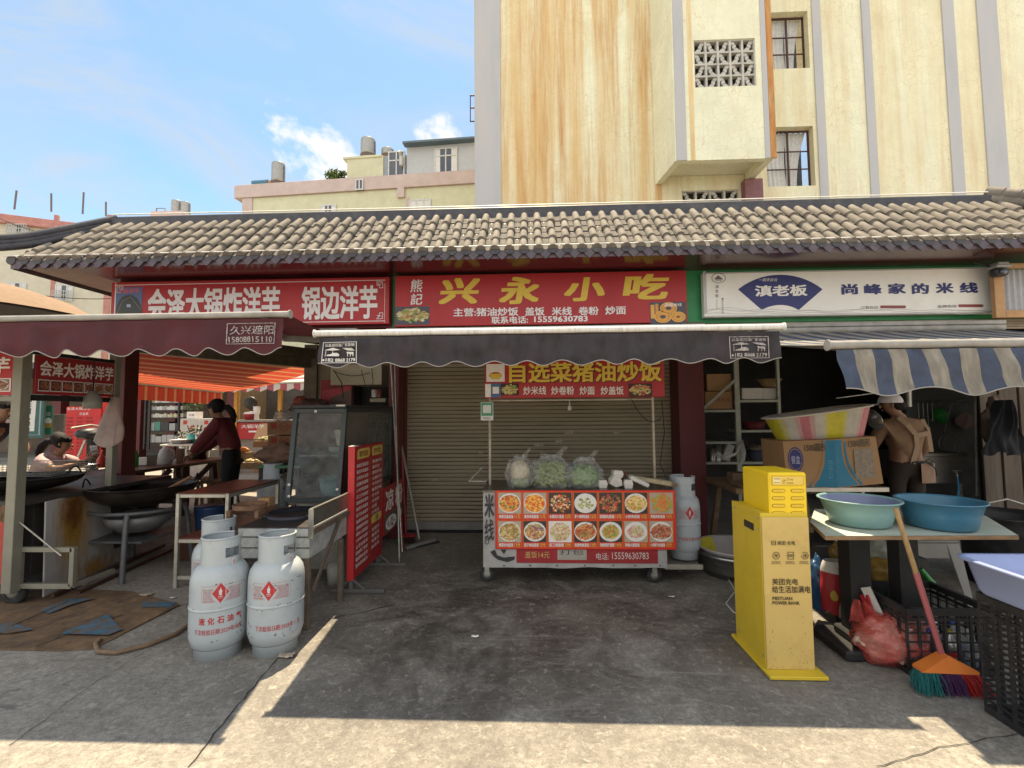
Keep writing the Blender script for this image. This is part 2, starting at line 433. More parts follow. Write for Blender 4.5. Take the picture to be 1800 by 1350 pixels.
wood_raw = mat('rough_wood', (0.20, 0.13, 0.075), 0.75, var=0.35, sc=14, stretch=(1, 6, 6), dirt=0.5, dcol=(0.06, 0.04, 0.025), bump=0.3)
wood_dark = mat('dark_wood', (0.075, 0.035, 0.022), 0.45, var=0.35, sc=12, stretch=(1, 5, 5), dirt=0.4, dcol=(0.02, 0.012, 0.01))
card_m = mat('cardboard', (0.36, 0.21, 0.10), 0.85, var=0.15, sc=10, dirt=0.4, dcol=(0.16, 0.09, 0.05), dsc=5)
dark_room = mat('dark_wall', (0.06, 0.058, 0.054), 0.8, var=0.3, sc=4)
# ================================================================== ground
def concrete():
    m = mat('concrete_paving', (0.33, 0.305, 0.265), 0.9, var=0.35, sc=34, bump=0.6)
    t = m.node_tree; n = t.nodes; l = t.links; p = n['Principled BSDF']
    src = p.inputs['Base Color'].links[0].from_socket
    tcn = n.new('ShaderNodeTexCoord')
    def noise_(sc, det, rough, st=(1, 1, 1), dist=0.0):
        mp = n.new('ShaderNodeMapping'); mp.inputs['Scale'].default_value = st; l.new(tcn.outputs['Object'], mp.inputs['Vector'])
        ns = n.new('ShaderNodeTexNoise'); ns.inputs['Scale'].default_value = sc; ns.inputs['Detail'].default_value = det
        ns.inputs['Roughness'].default_value = rough; ns.inputs['Distortion'].default_value = dist; l.new(mp.outputs['Vector'], ns.inputs['Vector']); return ns.outputs['Fac']
    def mr(s, a, b, c=0.0, d=1.0):
        x = n.new('ShaderNodeMapRange'); x.inputs['From Min'].default_value = a; x.inputs['From Max'].default_value = b
        x.inputs['To Min'].default_value = c; x.inputs['To Max'].default_value = d; l.new(s, x.inputs['Value']); return x.outputs['Result']
    def mul(a, b, op='MULTIPLY'):
        x = n.new('ShaderNodeMath'); x.operation = op
        for i, q in enumerate((a, b)):
            if isinstance(q, (int, float)): x.inputs[i].default_value = q
            else: l.new(q, x.inputs[i])
        return x.outputs[0]
    def mix(a, f, col, mode='MIX'):
        x = n.new('ShaderNodeMix'); x.data_type = 'RGBA'; x.blend_type = mode; l.new(a, x.inputs['A']); x.inputs['B'].default_value = tuple(col) + (1,)
        if isinstance(f, (int, float)): x.inputs['Factor'].default_value = f
        else: l.new(f, x.inputs['Factor'])
        return x.outputs['Result']
    def near(c, r0, r1, sq=(1, 1)):
        mp = n.new('ShaderNodeMapping'); mp.inputs['Location'].default_value = (-c[0] * sq[0], -c[1] * sq[1], 0); mp.inputs['Scale'].default_value = (sq[0], sq[1], 1)
        l.new(tcn.outputs['Object'], mp.inputs['Vector'])
        le = n.new('ShaderNodeVectorMath'); le.operation = 'LENGTH'; l.new(mp.outputs['Vector'], le.inputs[0]); return mr(le.outputs['Value'], r1, r0)
    # old grease and soot trodden in before the cart; patches over the rest
    c = mix(src, mr(noise_(1.1, 8, 0.6), 0.42, 0.66, 0, 0.45), (0.17, 0.155, 0.14))
    c = mix(c, mr(noise_(5.0, 8, 0.7, (1, 1, 1), 0.6), 0.5, 0.72, 0, 0.5), (0.15, 0.135, 0.12))
    c = mix(c, mr(noise_(38.0, 4, 0.7), 0.56, 0.68, 0, 0.5), (0.42, 0.385, 0.335))
    c = mix(c, mr(noise_(85.0, 2, 0.5), 0.58, 0.66, 0, 0.45), (0.10, 0.09, 0.08))
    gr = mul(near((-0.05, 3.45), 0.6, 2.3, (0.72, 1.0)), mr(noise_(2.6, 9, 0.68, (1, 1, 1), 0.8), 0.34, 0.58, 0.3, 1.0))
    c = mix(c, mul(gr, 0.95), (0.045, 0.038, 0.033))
    c = mix(c, mul(near((0.45, 3.05), 0.15, 0.95, (0.8, 1.6)), mr(noise_(6.0, 9, 0.75, (0.8, 1.4, 1), 1.2), 0.42, 0.66, 0, 0.55)), (0.17, 0.155, 0.135))
    c = mix(c, mr(noise_(13.0, 9, 0.82, (1, 1, 1), 0.5), 0.47, 0.62, 0, 0.6), (0.12, 0.108, 0.093))
    c = mix(c, mr(noise_(21.0, 8, 0.8, (1, 1, 1), 0.8), 0.54, 0.66, 0, 0.6), (0.47, 0.43, 0.36))
    c = mix(c, mr(noise_(120.0, 3, 0.6), 0.6, 0.7, 0, 0.6), (0.40, 0.37, 0.32))
    gr2 = mul(near((-0.45, 2.75), 0.1, 0.9, (1.0, 0.8)), mr(noise_(3.6, 9, 0.7, (1.0, 0.6, 1), 1.0), 0.44, 0.6))
    c = mix(c, mul(gr2, 0.75), (0.05, 0.043, 0.038))
    gr3 = mul(near((3.6, 3.6), 0.8, 2.3), mr(noise_(3.0, 8, 0.66), 0.3, 0.6, 0.3, 1.0)); c = mix(c, mul(gr3, 0.7), (0.06, 0.052, 0.045))
    wp_ = mul(near((-2.7, 2.3), 0.6, 2.0), mr(noise_(9.0, 5, 0.65, (0.45, 1.4, 1), 0.3), 0.6, 0.66)); c = mix(c, mul(wp_, 0.6), (0.11, 0.10, 0.09))
    sc_ = mul(near((0.6, 2.9), 0.3, 1.6), mr(noise_(4.0, 6, 0.62, (0.35, 2.6, 1), 1.6), 0.585, 0.65)); c = mix(c, mul(sc_, 0.35), (0.34, 0.32, 0.29))
    for k in list(p.inputs['Base Color'].links): l.remove(k)
    l.new(c, p.inputs['Base Color'])
    rr = mr(gr, 0, 1, 0.9, 0.5); l.new(rr, p.inputs['Roughness'])
    return m
g = MB(); g.grid(lambda u, v: (-220 + 440 * u, -60 + 460 * v, 0.0), 2, 2, 0, False)
struct(g.build('ground', concrete()))
def crack(pts, wd, seed):
    r = random.Random(seed); mb = MB(); P = [V(p) for p in pts]; line = []
    for a, b in zip(P, P[1:]):
        k = max(2, int((b - a).length / 0.05))
        for i in range(k): line.append(a + (b - a) * i / k + V((r.uniform(-1, 1), r.uniform(-1, 1), 0)) * 0.006)
    line.append(P[-1])
    vs = []
    for i, p in enumerate(line):
        t = (line[min(i + 1, len(line) - 1)] - line[max(0, i - 1)]).normalized(); nx = V((-t.y, t.x, 0)) * wd * r.uniform(0.4, 1.2)
        vs += [p + nx + V((0, 0, 0.004)), p - nx + V((0, 0, 0.004))]
    mb.add(vs, [(2 * i, 2 * i + 1, 2 * i + 3, 2 * i + 2) for i in range(len(line) - 1)])
    return struct(mb.build('ground_joint', mat('joint_dirt', (0.035, 0.03, 0.026), 0.95)))
crack([gp(330, 1352), gp(400, 1262), gp(470, 1180), gp(520, 1122)], 0.0035, 1)
crack([gp(1540, 1350), gp(1650, 1316), gp(1800, 1288)], 0.0018, 2)
crack([gp(560, 1092), gp(640, 1076), gp(690, 1064)], 0.004, 3)
crack([gp(20, 1310), gp(160, 1205), gp(280, 1130)], 0.0015, 4)
# ================================================================== the row of eateries
YF, YS = 5.38, 5.70           # face of the columns, the shutter
XL, XR = -4.98, 6.3
EY, EZ, RY_, RZ_ = 4.75, 3.075, 5.5, 3.80
HXL, HXR, RXL, RXR = -5.60, 5.62, -5.09, 5.25
shop = thing('restaurant_building', 'low row of eateries with tiled eave, maroon columns and a closed shutter', 'building', (0, YF, 0))
# --- columns
def bx(name, lo, hi, m, parent=shop, bev=0.004):
    b = MB(); b.box(lo, hi, 0, bev); return b.build(name, m, parent, world=True)
xs = lambda px, Y: wp(px, 700, Y).x
bx('column', (xs(683, YF), YF, 0), (xs(701, YF), YF + 0.5, 2.42), maroon)
bx('column', (xs(1193, YF), YF, 0), (xs(1238, YF), YF + 0.5, 2.42), maroon)
bx('column', (-5.0, YF, 0), (-4.80, YF + 0.2, 2.42), maroon)
bx('door_frame', (xs(701, YF), YS - 0.06, 0), (xs(716, YS), YS + 0.04, 2.42), maroon)
bx('door_frame', (xs(1190, YS), YS - 0.06, 0), (xs(1193, YF) - 0.003, YS + 0.04, 2.42), maroon)
# --- fascia band above the bays
bx('fascia', (-4.96, YF + 0.06, 2.42), (-1.63, YF + 0.3, 3.04), maroon)
bx('fascia', (-1.627, YF + 0.06, 2.42), (6.2, YF + 0.3, 3.04), green_p)
bx('lintel', (-1.62, YS - 0.05, 2.25), (1.95, YS + 0.1, 2.42), maroon)
b = MB()
for k in range(4): b.box((1.98, YF + 0.02, 2.30 + 0.028 * k), (XR - 0.2, YF + 0.05, 2.325 + 0.028 * k))
b.build('shutter_rail', mat('rail_beige', (0.32, 0.27, 0.20), 0.5, var=0.2, dirt=0.4), shop, world=True)
# --- rolled-down shutter
sx0, sx1, sz1 = xs(714, YS), xs(1191, YS), 2.4
n_sl = 48; h_sl = (sz1 - 0.12) / n_sl
b = MB()
def shut(u, v):
    k = v * n_sl; f = k - int(k)
    return (sx0 + (sx1 - sx0) * u + 0.0, YS + 0.016 * (1 - abs(sin(pi * f)) ** 0.5) + 0.004 * noise.noise(V((u * 9, v * 7, 0))), 0.12 + (sz1 - 0.12) * v)
b.grid(shut, 8, n_sl * 6, 0, True)
shutter = b.build('roller_shutter', mat('shutter_paint', (0.33, 0.28, 0.19), 0.42, var=0.22, sc=3.0, dirt=0.55, dcol=(0.15, 0.12, 0.08), stretch=(0.35, 1, 2.2), dsc=3), shop, world=True)
b = MB()
for k in range(n_sl): b.box((sx0, YS + 0.012, 0.12 + h_sl * k - 0.006), (sx1, YS + 0.02, 0.12 + h_sl * k + 0.004), 0, 0)
b.build('slat_gap', mat('slat_shadow', (0.03, 0.026, 0.02), 0.9), shutter, world=True)
b = MB(); b.box((sx0, YS - 0.012, 0.03), (sx1, YS + 0.02, 0.125)); b.build('bottom_bar', mat('shutter_bar', (0.28, 0.27, 0.25), 0.45, metal=0.3, dirt=0.5), shutter, world=True)
for (px, py, w_, h_) in ((1000, 760, 0.10, 0.045), (948, 782, 0.12, 0.05), (982, 775, 0.09, 0.04), (1085, 762, 0.09, 0.03), (845, 795, 0.05, 0.03), (765, 843, 0.08, 0.035)):
    b = MB(); p = wp(px, py, YS - 0.006); b.box((p.x - w_ / 2, p.y, p.z - h_ / 2), (p.x + w_ / 2, p.y + 0.003, p.z + h_ / 2), 0, 0)
    b.build('torn_sticker', mat('old_paper', (0.4, 0.33, 0.25), 0.9, var=0.4, sc=30), shutter, world=True)
bx('threshold', (sx0, YS - 0.03, 0.004), (sx1, YS + 0.25, 0.03), mat('black_step', (0.02, 0.02, 0.02), 0.7))
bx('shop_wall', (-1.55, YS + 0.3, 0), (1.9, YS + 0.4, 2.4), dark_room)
# --- eave soffit, roof slope, tiles
b = MB()
b.add([(-4.99, EY + 0.03, 3.03), (HXR - 0.1, EY + 0.03, 3.03), (HXR - 0.1, YF + 0.4, 3.03), (-4.99, YF + 0.4, 3.03)], [(0, 1, 2, 3)])
b.build('soffit', soffit_m, shop, world=True)
b = MB(); b.add([(HXL + 0.1, EY + 0.03, 3.03), (-4.99, EY + 0.03, 3.03), (-4.99, 9.2, 3.03), (HXL + 0.1, 9.2, 3.03)], [(0, 1, 2, 3)])
b.build('side_soffit', mat('pale_brown_soffit', (0.26, 0.19, 0.16), 0.4, var=0.15, dirt=0.3), shop, world=True)  # side soffit in a paler brown than the front one
b = MB()
b.add([(HXL + 0.02, EY + 0.02, 3.0), (HXR, EY + 0.02, 3.0), (HXR, EY + 0.02, 3.08), (HXL + 0.02, EY + 0.02, 3.08),
       (HXL + 0.04, 9.2, 3.0), (HXL + 0.04, 9.2, 3.08)], [(0, 1, 2, 3), (4, 0, 3, 5)])
b.build('fascia_board', mat('fascia_purple_grey', (0.15, 0.11, 0.13), 0.5, var=0.2, dirt=0.4), shop, world=True)
b = MB()
b.add([(HXL, EY, EZ), (HXR, EY, EZ), (RXR, RY_, RZ_), (RXL, RY_, RZ_), (HXL, 9.3, EZ), (RXL, 8.6, RZ_), (HXR, 9.3, EZ), (RXR, 8.6, RZ_)],
      [(0, 1, 2, 3), (4, 0, 3, 5), (1, 6, 7, 2), (3, 2, 7, 5)])
roof = b.build('roof', tile_dark, shop, world=True)
def slope(x, t, up=0.0):
    nv = V((0, -(RZ_ - EZ), RY_ - EY)).normalized()
    return V((x, EY + (RY_ - EY) * t, EZ + (RZ_ - EZ) * t)) + nv * up
SL = sqrt((RY_ - EY) ** 2 + (RZ_ - EZ) ** 2)
rolls = MB(); pans = MB(); drips = MB(); caps = MB()
SPC = 0.148; nx_ = int((HXR - HXL - 0.12) / SPC)
def tlim(x):
    t = 1.0
    if x < RXL: t = (x - HXL) / (RXL - HXL)
    if x > RXR: t = (HXR - x) / (HXR - RXR)
    return max(0.0, min(0.86, t - 0.06))
side = V((1, 0, 0)); upv = V((0, -(RZ_ - EZ), RY_ - EY)).normalized()
for i in range(nx_ + 1):
    x = HXL + 0.06 + i * SPC; tm = tlim(x)
    segs = max(1, round(4.6 * tm)) if tm > 0.08 else 0
    for k in range(segs):
        t0, t1 = tm * k / segs - 0.012, tm * (k + 1) / segs + 0.012
        jx = rnd.uniform(-0.006, 0.006); lf = rnd.uniform(0, 0.007); t0 += rnd.uniform(-0.008, 0.004) if k else 0
        ring = []
        for (t, r, ab) in ((t0, 0.045, 0.016 + lf), (t0 + 0.01, 0.047, 0.017 + lf), (t1, 0.036, 0.008)):
            c = slope(x + jx, t, ab)
            ring.append([c + side * cos(a) * r + upv * sin(a) * r * 1.05 for a in [pi * j / 8 for j in range(9)]])
        vs = [p for q in ring for p in q]; b0 = len(ring[0])
        fs = [(q * b0 + j, q * b0 + j + 1, (q + 1) * b0 + j + 1, (q + 1) * b0 + j) for q in range(2) for j in range(b0 - 1)]
        rolls.add(vs, fs, 0, True); rolls.add(ring[0], [tuple(range(b0))], 0)
        if k == segs - 1:
            rolls.add(ring[-1], [tuple(range(b0))[::-1]], 0)
    if tm > 0.02:
        c = slope(x, -0.006, 0.02)
        cap_ = [c + side * cos(a) * 0.052 + V((0, 0, 1)) * sin(a) * 0.05 for a in [2 * pi * j / 14 for j in range(14)]]
        caps.add(cap_ + [p + V((0, 0.02, 0)) for p in cap_], [tuple(range(14))[::-1]] + [(j, (j + 1) % 14, (j + 1) % 14 + 14, j + 14) for j in range(14)])
        d = slope(x + SPC / 2, -0.012, 0.0)
        sh = [(-0.062, 0.028), (-0.058, -0.028), (-0.02, -0.07), (0, -0.085), (0.02, -0.07), (0.058, -0.028), (0.062, 0.028), (0, 0.01)]
        drips.prism(sh, 0.012, 0, Matrix.Translation(d))
    for xm in (x + SPC / 2,):
        tp = tlim(xm)
        np_ = max(1, round(7 * tp)) if tp > 0.1 else 0
        for k in range(np_):
            t0, t1 = tp * k / np_ - 0.01, tp * (k + 1) / np_ + 0.02
            h0 = 0.020 + rnd.uniform(-0.002, 0.004)
            w2 = SPC / 2 - 0.012
            A = [slope(xm + w2 * q, t0, h0 - 0.016 * (1 - q * q)) for q in (-1, -0.5, 0, 0.5, 1)]
            B = [slope(xm + w2 * q, t1, 0.010 - 0.012 * (1 - q * q)) for q in (-1, -0.5, 0, 0.5, 1)]
            D = [slope(xm + w2 * q, t0, h0 - 0.016 * (1 - q * q) - 0.012) for q in (-1, -0.5, 0, 0.5, 1)]
            pans.add(A + B, [(j, j + 1, j + 6, j + 5) for j in range(4)], 0, True)
            pans.add(D + A, [(j, j + 1, j + 6, j + 5) for j in range(4)], 0, True)
rolls.build('roll_tiles', tile_m, roof, world=True); pans.build('pan_tiles', mat('pan_tile', (0.10, 0.09, 0.08), 0.85, var=0.3, sc=9, dirt=0.5, dcol=(0.05, 0.05, 0.05)), roof, world=True)
drips.build('drip_tiles', drip_m, roof, world=True); caps.build('end_caps', tile_dark, roof, world=True)
# side slope tiles seen edge-on at the left
b = MB()
for k in range(26):
    y = EY + 0.15 + k * SPC
    p0 = V((HXL, y, EZ)); p1 = V((RXL, y, RZ_)); tmx = min(1, (y - EY) / (RY_ - EY))
    b.tube([p0, p0 + (p1 - p0) * tmx], 0.045, 8)
b.build('side_roll_tiles', tile_m, roof, world=True)
b = MB()
b.box((RXL - 0.05, RY_ - 0.07, RZ_ - 0.16), (RXR + 0.05, RY_ + 0.10, RZ_ + 0.035), 0, 0.01)
b.tube([(RXL - 0.05, RY_ + 0.02, RZ_ + 0.04), (RXR + 0.05, RY_ + 0.02, RZ_ + 0.04)], 0.035, 10)
ridge = b.build('ridge', tile_dark, roof, world=True)
def hip(x0, x1, sgn, m):
    b = MB(); pts = []
    for k in range(13):
        t = k / 12; p = V((x1 + (x0 - x1) * t * 1.15, RY_ + (EY - RY_) * t * 1.15, RZ_ + 0.05 + (EZ + 0.10 - RZ_) * t + 0.07 * max(0, t - 0.6) ** 2 * 6))
        pts.append(p)
    b.tube(pts, 0.04, 10); b.tube([p - V((0, 0, 0.05)) for p in pts], 0.034, 8); b.tube([p - V((0, 0, 0.10)) for p in pts], 0.042, 8)
    b.tube([p + V((-0.055 * sgn, -0.055, -0.03)) for p in pts], 0.010, 6)
    return b.build('hip_ridge', m, roof, world=True)
hip(HXL, RXL, 1, tile_dark)
b = MB(); pts = []
for k in range(8):
    t = k / 7; t2 = (k + 1.06) / 7
    f = lambda q: V((RXR - 0.02 + 0.55 * q, RY_ - 0.7 * q, RZ_ + 0.10 - 0.52 * q + 0.1 * q * q))
    b.tube([f(t), f((k + 1.03) / 7)], [0.06, 0.068], 10); b.tube([f(t) - V((0, 0, 0.08)), f((k + 1.03) / 7) - V((0, 0, 0.08))], [0.058, 0.066], 8)
b.build('hip_ridge', tile_m, roof, world=True)
b = MB()
def wire(p, q, sag, n, r, mb):
    p, q = V(p), V(q)
    mb.tube([p + (q - p) * i / n - V((0, 0, sag * 4 * (i / n) * (1 - i / n) + 0.004 * noise.noise(V((i * 0.9, sag, 1))))) for i in range(n + 1)], r, 5)
wire((RXL, RY_ - 0.05, RZ_ + 0.075), (RXR, RY_ - 0.05, RZ_ + 0.075), 0.012, 40, 0.008, b)
tag(b.build('ridge_cable', mat('white_cable', (0.7, 0.68, 0.62), 0.5), world=True), 'white cable running along the ridge of the tiled roof', 'cable')
b = MB(); wire((HXL, EY - 0.03, EZ + 0.05), (HXR, EY - 0.03, EZ + 0.05), 0.008, 60, 0.007, b)
tag(b.build('eave_cable', MATS['white_cable'], world=True), 'white cable strung along the eave above the drip tiles', 'cable')
# --- rooms behind the bays
grey_tile = mat('room_floor', (0.10, 0.095, 0.09), 0.6, var=0.25, sc=5, dirt=0.5)
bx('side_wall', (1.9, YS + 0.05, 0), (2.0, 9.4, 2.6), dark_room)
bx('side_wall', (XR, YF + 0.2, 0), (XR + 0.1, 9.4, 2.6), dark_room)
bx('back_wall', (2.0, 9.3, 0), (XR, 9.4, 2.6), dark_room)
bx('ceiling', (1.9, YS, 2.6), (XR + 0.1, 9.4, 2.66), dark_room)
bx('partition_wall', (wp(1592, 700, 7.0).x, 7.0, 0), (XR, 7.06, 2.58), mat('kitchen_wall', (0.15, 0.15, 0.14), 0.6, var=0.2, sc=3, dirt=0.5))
b = MB()
b.box((-1.75, 8.3, 0), (1.9, 8.4, 2.6)); b.box((-1.75, YS + 0.4, 0), (-1.65, 8.3, 2.6))
b.build('plaster_wall', mat('beige_plaster', (0.33, 0.28, 0.21), 0.85, var=0.2, sc=4, dirt=0.5, dcol=(0.15, 0.12, 0.09)), shop, world=True)
b = MB(); b.add([(-5.0, YF + 0.2, 2.6), (2.0, YF + 0.2, 2.6), (2.0, 8.4, 2.6), (-3.3, 8.4, 2.6)], [(0, 1, 2, 3)])
b.build('ceiling', mat('stall_ceiling', (0.10, 0.085, 0.07), 0.8), shop, world=True)
BA, BB = wp(226, 612, 5.6), wp(545, 645, 7.9)   # lintel over the open side towards the yard
b = MB(); b.beam((BA.x, BA.y, 2.28), (BB.x, BB.y, 2.28), 0.12, 0.16, 0); b.beam((BA.x + 0.03, BA.y, 2.44), (BB.x + 0.03, BB.y, 2.44), 0.2, 0.16, 0)
b.build('side_lintel', mat('olive_beam', (0.17, 0.145, 0.10), 0.5, var=0.3, sc=6, dirt=0.5), shop, world=True)
b = MB(); b.box((BB.x - 0.08, BB.y - 0.05, 0), (BB.x + 0.14, BB.y + 0.15, 2.6)); b.build('column', mat('pale_post', (0.22, 0.19, 0.15), 0.7, dirt=0.5), shop, world=True)
b = MB(); b.box((BB.x + 0.14, BB.y, 0), (-1.75, BB.y + 0.1, 2.6)); b.build('plaster_wall', MATS['beige_plaster'], shop, world=True)
# ================================================================== tall cream building behind
def plaster(name, orange):
    m = mat(name, (0.80, 0.80, 0.60), 0.85, var=0.1, sc=1.4)
    t = m.node_tree; n = t.nodes; l = t.links; p = n['Principled BSDF']; src = p.inputs['Base Color'].links[0].from_socket
    tcn = n.new('ShaderNodeTexCoord')
    def noi(sc, st, det=6, rough=0.6, dist=0.0, loc=(0, 0, 0)):
        mp = n.new('ShaderNodeMapping'); mp.inputs['Scale'].default_value = st; mp.inputs['Location'].default_value = loc; l.new(tcn.outputs['Object'], mp.inputs['Vector'])
        q = n.new('ShaderNodeTexNoise'); q.inputs['Scale'].default_value = sc; q.inputs['Detail'].default_value = det; q.inputs['Roughness'].default_value = rough
        q.inputs['Distortion'].default_value = dist; l.new(mp.outputs['Vector'], q.inputs['Vector']); return q
    def mr(s, a, b, c=0.0, d=1.0):
        x = n.new('ShaderNodeMapRange'); x.inputs['From Min'].default_value = a; x.inputs['From Max'].default_value = b
        x.inputs['To Min'].default_value = c; x.inputs['To Max'].default_value = d; l.new(s, x.inputs['Value']); return x.outputs['Result']
    def mix(a, f, col):
        x = n.new('ShaderNodeMix'); x.data_type = 'RGBA'; l.new(a, x.inputs['A']); x.inputs['B'].default_value = tuple(col) + (1,); l.new(f, x.inputs['Factor']); return x.outputs['Result']
    c = mix(src, mr(noi(1.3, (1.5, 1.5, 0.05), 8, 0.66).outputs['Fac'], 0.34, 0.60, 0, orange), (0.66, 0.44, 0.18))
    c = mix(c, mr(noi(2.2, (2.0, 2.0, 0.10), 8, 0.7, 0.3, (3, 1, 0)).outputs['Fac'], 0.48, 0.70, 0, orange), (0.50, 0.23, 0.06))
    c = mix(c, mr(noi(1.1, (1.1, 1.1, 0.6), 8, 0.7, 0.5, (7, 2, 4)).outputs['Fac'], 0.5, 0.7, 0, 0.5 * orange + 0.12), (0.62, 0.45, 0.20))
    c = mix(c, mr(noi(5.0, (1.8, 1.8, 0.12), 5, 0.7, 0.2, (1, 5, 2)).outputs['Fac'], 0.58, 0.7, 0, 0.3), (0.45, 0.34, 0.2))
    # map cracking of the old render
    wv = noi(2.4, (1, 1, 1), 4); mpx = n.new('ShaderNodeVectorMath'); mpx.operation = 'MULTIPLY_ADD'; mpx.inputs[1].default_value = (0.28, 0.28, 0.28)
    l.new(wv.outputs['Color'], mpx.inputs[0]); l.new(tcn.outputs['Object'], mpx.inputs[2])
    vo = n.new('ShaderNodeTexVoronoi'); vo.feature = 'DISTANCE_TO_EDGE'; vo.inputs['Scale'].default_value = 4.6; l.new(mpx.outputs['Vector'], vo.inputs['Vector'])
    cm = n.new('ShaderNodeMath'); cm.operation = 'MULTIPLY'; l.new(mr(vo.outputs['Distance'], 0.03, 0.004), cm.inputs[0])
    l.new(mr(noi(0.7, (1, 1, 1), 3).outputs['Fac'], 0.35, 0.6, 0.05, 0.4), cm.inputs[1])
    c = mix(c, cm.outputs[0], (0.42, 0.33, 0.2))
    for k in list(p.inputs['Base Color'].links): l.remove(k)
    l.new(c, p.inputs['Base Color']); return m
pl_orange = plaster('stained_plaster', 0.85); pl_pale = plaster('cracked_plaster', 0.3); pl_white = plaster('pale_plaster', 0.06)
band_m = mat('grey_band_paint', (0.47, 0.47, 0.48), 0.85, var=0.12, sc=2, dirt=0.35, dcol=(0.42, 0.36, 0.28), stretch=(1, 1, 0.2), dsc=2)
YT = 12.5
tall = thing('tall_building', 'tall cream apartment building with cracked, orange-stained plaster and grey vertical bands', 'building', (5, YT, 0))
def holed(mb, x0, x1, z0, z1, Y, holes, dep, m=0, mr_=None):
    xs_ = sorted({x0, x1} | {h[i] for h in holes for i in (0, 1)}); zs_ = sorted({z0, z1} | {h[i] for h in holes for i in (2, 3)})
    for a, b in zip(xs_, xs_[1:]):
        for c, d in zip(zs_, zs_[1:]):
            if any(h[0] <= a and b <= h[1] and h[2] <= c and d <= h[3] for h in holes): continue
            mb.add([(a, Y, c), (b, Y, c), (b, Y, d), (a, Y, d)], [(0, 1, 2, 3)], m)
    for (a, b, c, d) in holes:
        k = m if mr_ is None else mr_
        mb.add([(a, Y, c), (b, Y, c), (b, Y, d), (a, Y, d), (a, Y + dep, c), (b, Y + dep, c), (b, Y + dep, d), (a, Y + dep, d)],
               [(0, 4, 5, 1), (1, 5, 6, 2), (2, 6, 7, 3), (3, 7, 4, 0)], k)
H_T = 17.0
wins = []
for (a, b) in (((1350, 22), (1424, 119)), ((1345, 224), (1434, 326))):
    p, q = wp(a[0], a[1], YT), wp(b[0], b[1], YT); wins.append((p.x, q.x, q.z, p.z))
xj = wp(1160, 200, YT).x
vent2 = (wp(1199, 350, YT).x, wp(1300, 350, YT).x, 6.4, wp(1250, 334, YT).z)
b = MB(); x0 = wp(834, 200, YT).x
b.box((x0, YT, 0), (xj, YT + 9, H_T), 0, 0); b.build('wall', pl_orange, tall, world=True)
b = MB(); holed(b, xj, 17, 0, H_T, YT + 0.002, wins + [vent2], 0.28); b.add([(17, YT, 0), (17, YT + 9, 0), (17, YT + 9, H_T), (17, YT, H_T)], [(0, 1, 2, 3)])
b.add([(xj, YT, H_T), (17, YT, H_T), (17, YT + 9, H_T), (xj, YT + 9, H_T)], [(0, 1, 2, 3)])
b.build('wall', pl_pale, tall, world=True)
def band(pa, pb, Y=YT, z0=0, z1=H_T):
    a, c = wp(pa, 170, Y).x, wp(pb, 170, Y).x
    b = MB(); b.box((a, Y - 0.035, z0), (c, Y + 0.02, z1), 0, 0.004); b.build('grey_band', band_m, tall, world=True)
band(834.5, 880); band(1433, 1448); band(1521, 1536); band(1664, 1685); band(1726, 1762)
# staircase bay with pierced screens
zb, YB = wp(1285, 280, 11.3).z, 11.3
bl, br = wp(1187, 280, YB).x, wp(1361, 280, YB).x; bl2 = wp(1150, 250, YT).x
v0, v1 = wp(1219, 71, YB), wp(1330, 150, YB); vent1 = (v0.x, v1.x, v1.z, v0.z)
b = MB(); holed(b, bl, br, zb, H_T + 1, YB, [vent1], 0.22)
b.add([(bl, YB, zb), (bl2, YT, zb), (bl2, YT, H_T + 1), (bl, YB, H_T + 1)], [(0, 1, 2, 3)])
b.add([(br, YB, zb), (br, YT, zb), (br, YT, H_T + 1), (br, YB, H_T + 1)], [(0, 1, 2, 3)])
zr = zb + 0.22; i_ = 0.16
b.add([(bl, YB, zb), (br, YB, zb), (br, YT, zb), (bl2, YT, zb), (bl + i_, YB + i_, zb), (br - i_, YB + i_, zb), (br - i_, YT - 0.02, zb), (bl2 + i_, YT - 0.02, zb),
       (bl + i_, YB + i_, zr), (br - i_, YB + i_, zr), (br - i_, YT - 0.02, zr), (bl2 + i_, YT - 0.02, zr)],
      [(0, 1, 5, 4), (1, 2, 6, 5), (3, 0, 4, 7), (4, 5, 9, 8), (5, 6, 10, 9), (7, 4, 8, 11), (8, 9, 10, 11)])
bay = b.build('stair_bay', pl_white, tall, world=True)
rust = mat('orange_rust_stain', (0.50, 0.21, 0.055), 0.85, var=0.3, sc=6, dirt=0.6, dcol=(0.7, 0.55, 0.3), stretch=(1, 1, 0.15))
def fband(pa, pb, m, e=0.02):
    a, c = wp(pa, 170, YB).x, wp(pb, 170, YB).x
    q = MB(); q.box((a, YB - e, zb + 0.002), (c, YB + 0.02, H_T + 1), 0, 0.003); q.build('grey_band' if m is band_m else 'stained_edge', m, bay, world=True)
fband(1186, 1204, band_m); fband(1341, 1350, band_m); fband(1350.5, 1361, rust, 0.016)
fband(1211, 1219, mat('pale_orange_stain', (0.68, 0.46, 0.19), 0.85, var=0.25, sc=5, stretch=(1, 1, 0.12), dirt=0.8, dcol=(0.78, 0.70, 0.46), dlo=0.35, dhi=0.6), 0.006)
conc = mat('screen_concrete', (0.52, 0.50, 0.45), 0.85, var=0.2, sc=9, dirt=0.4)
void = mat('dark_void', (0.04, 0.04, 0.038), 0.9)
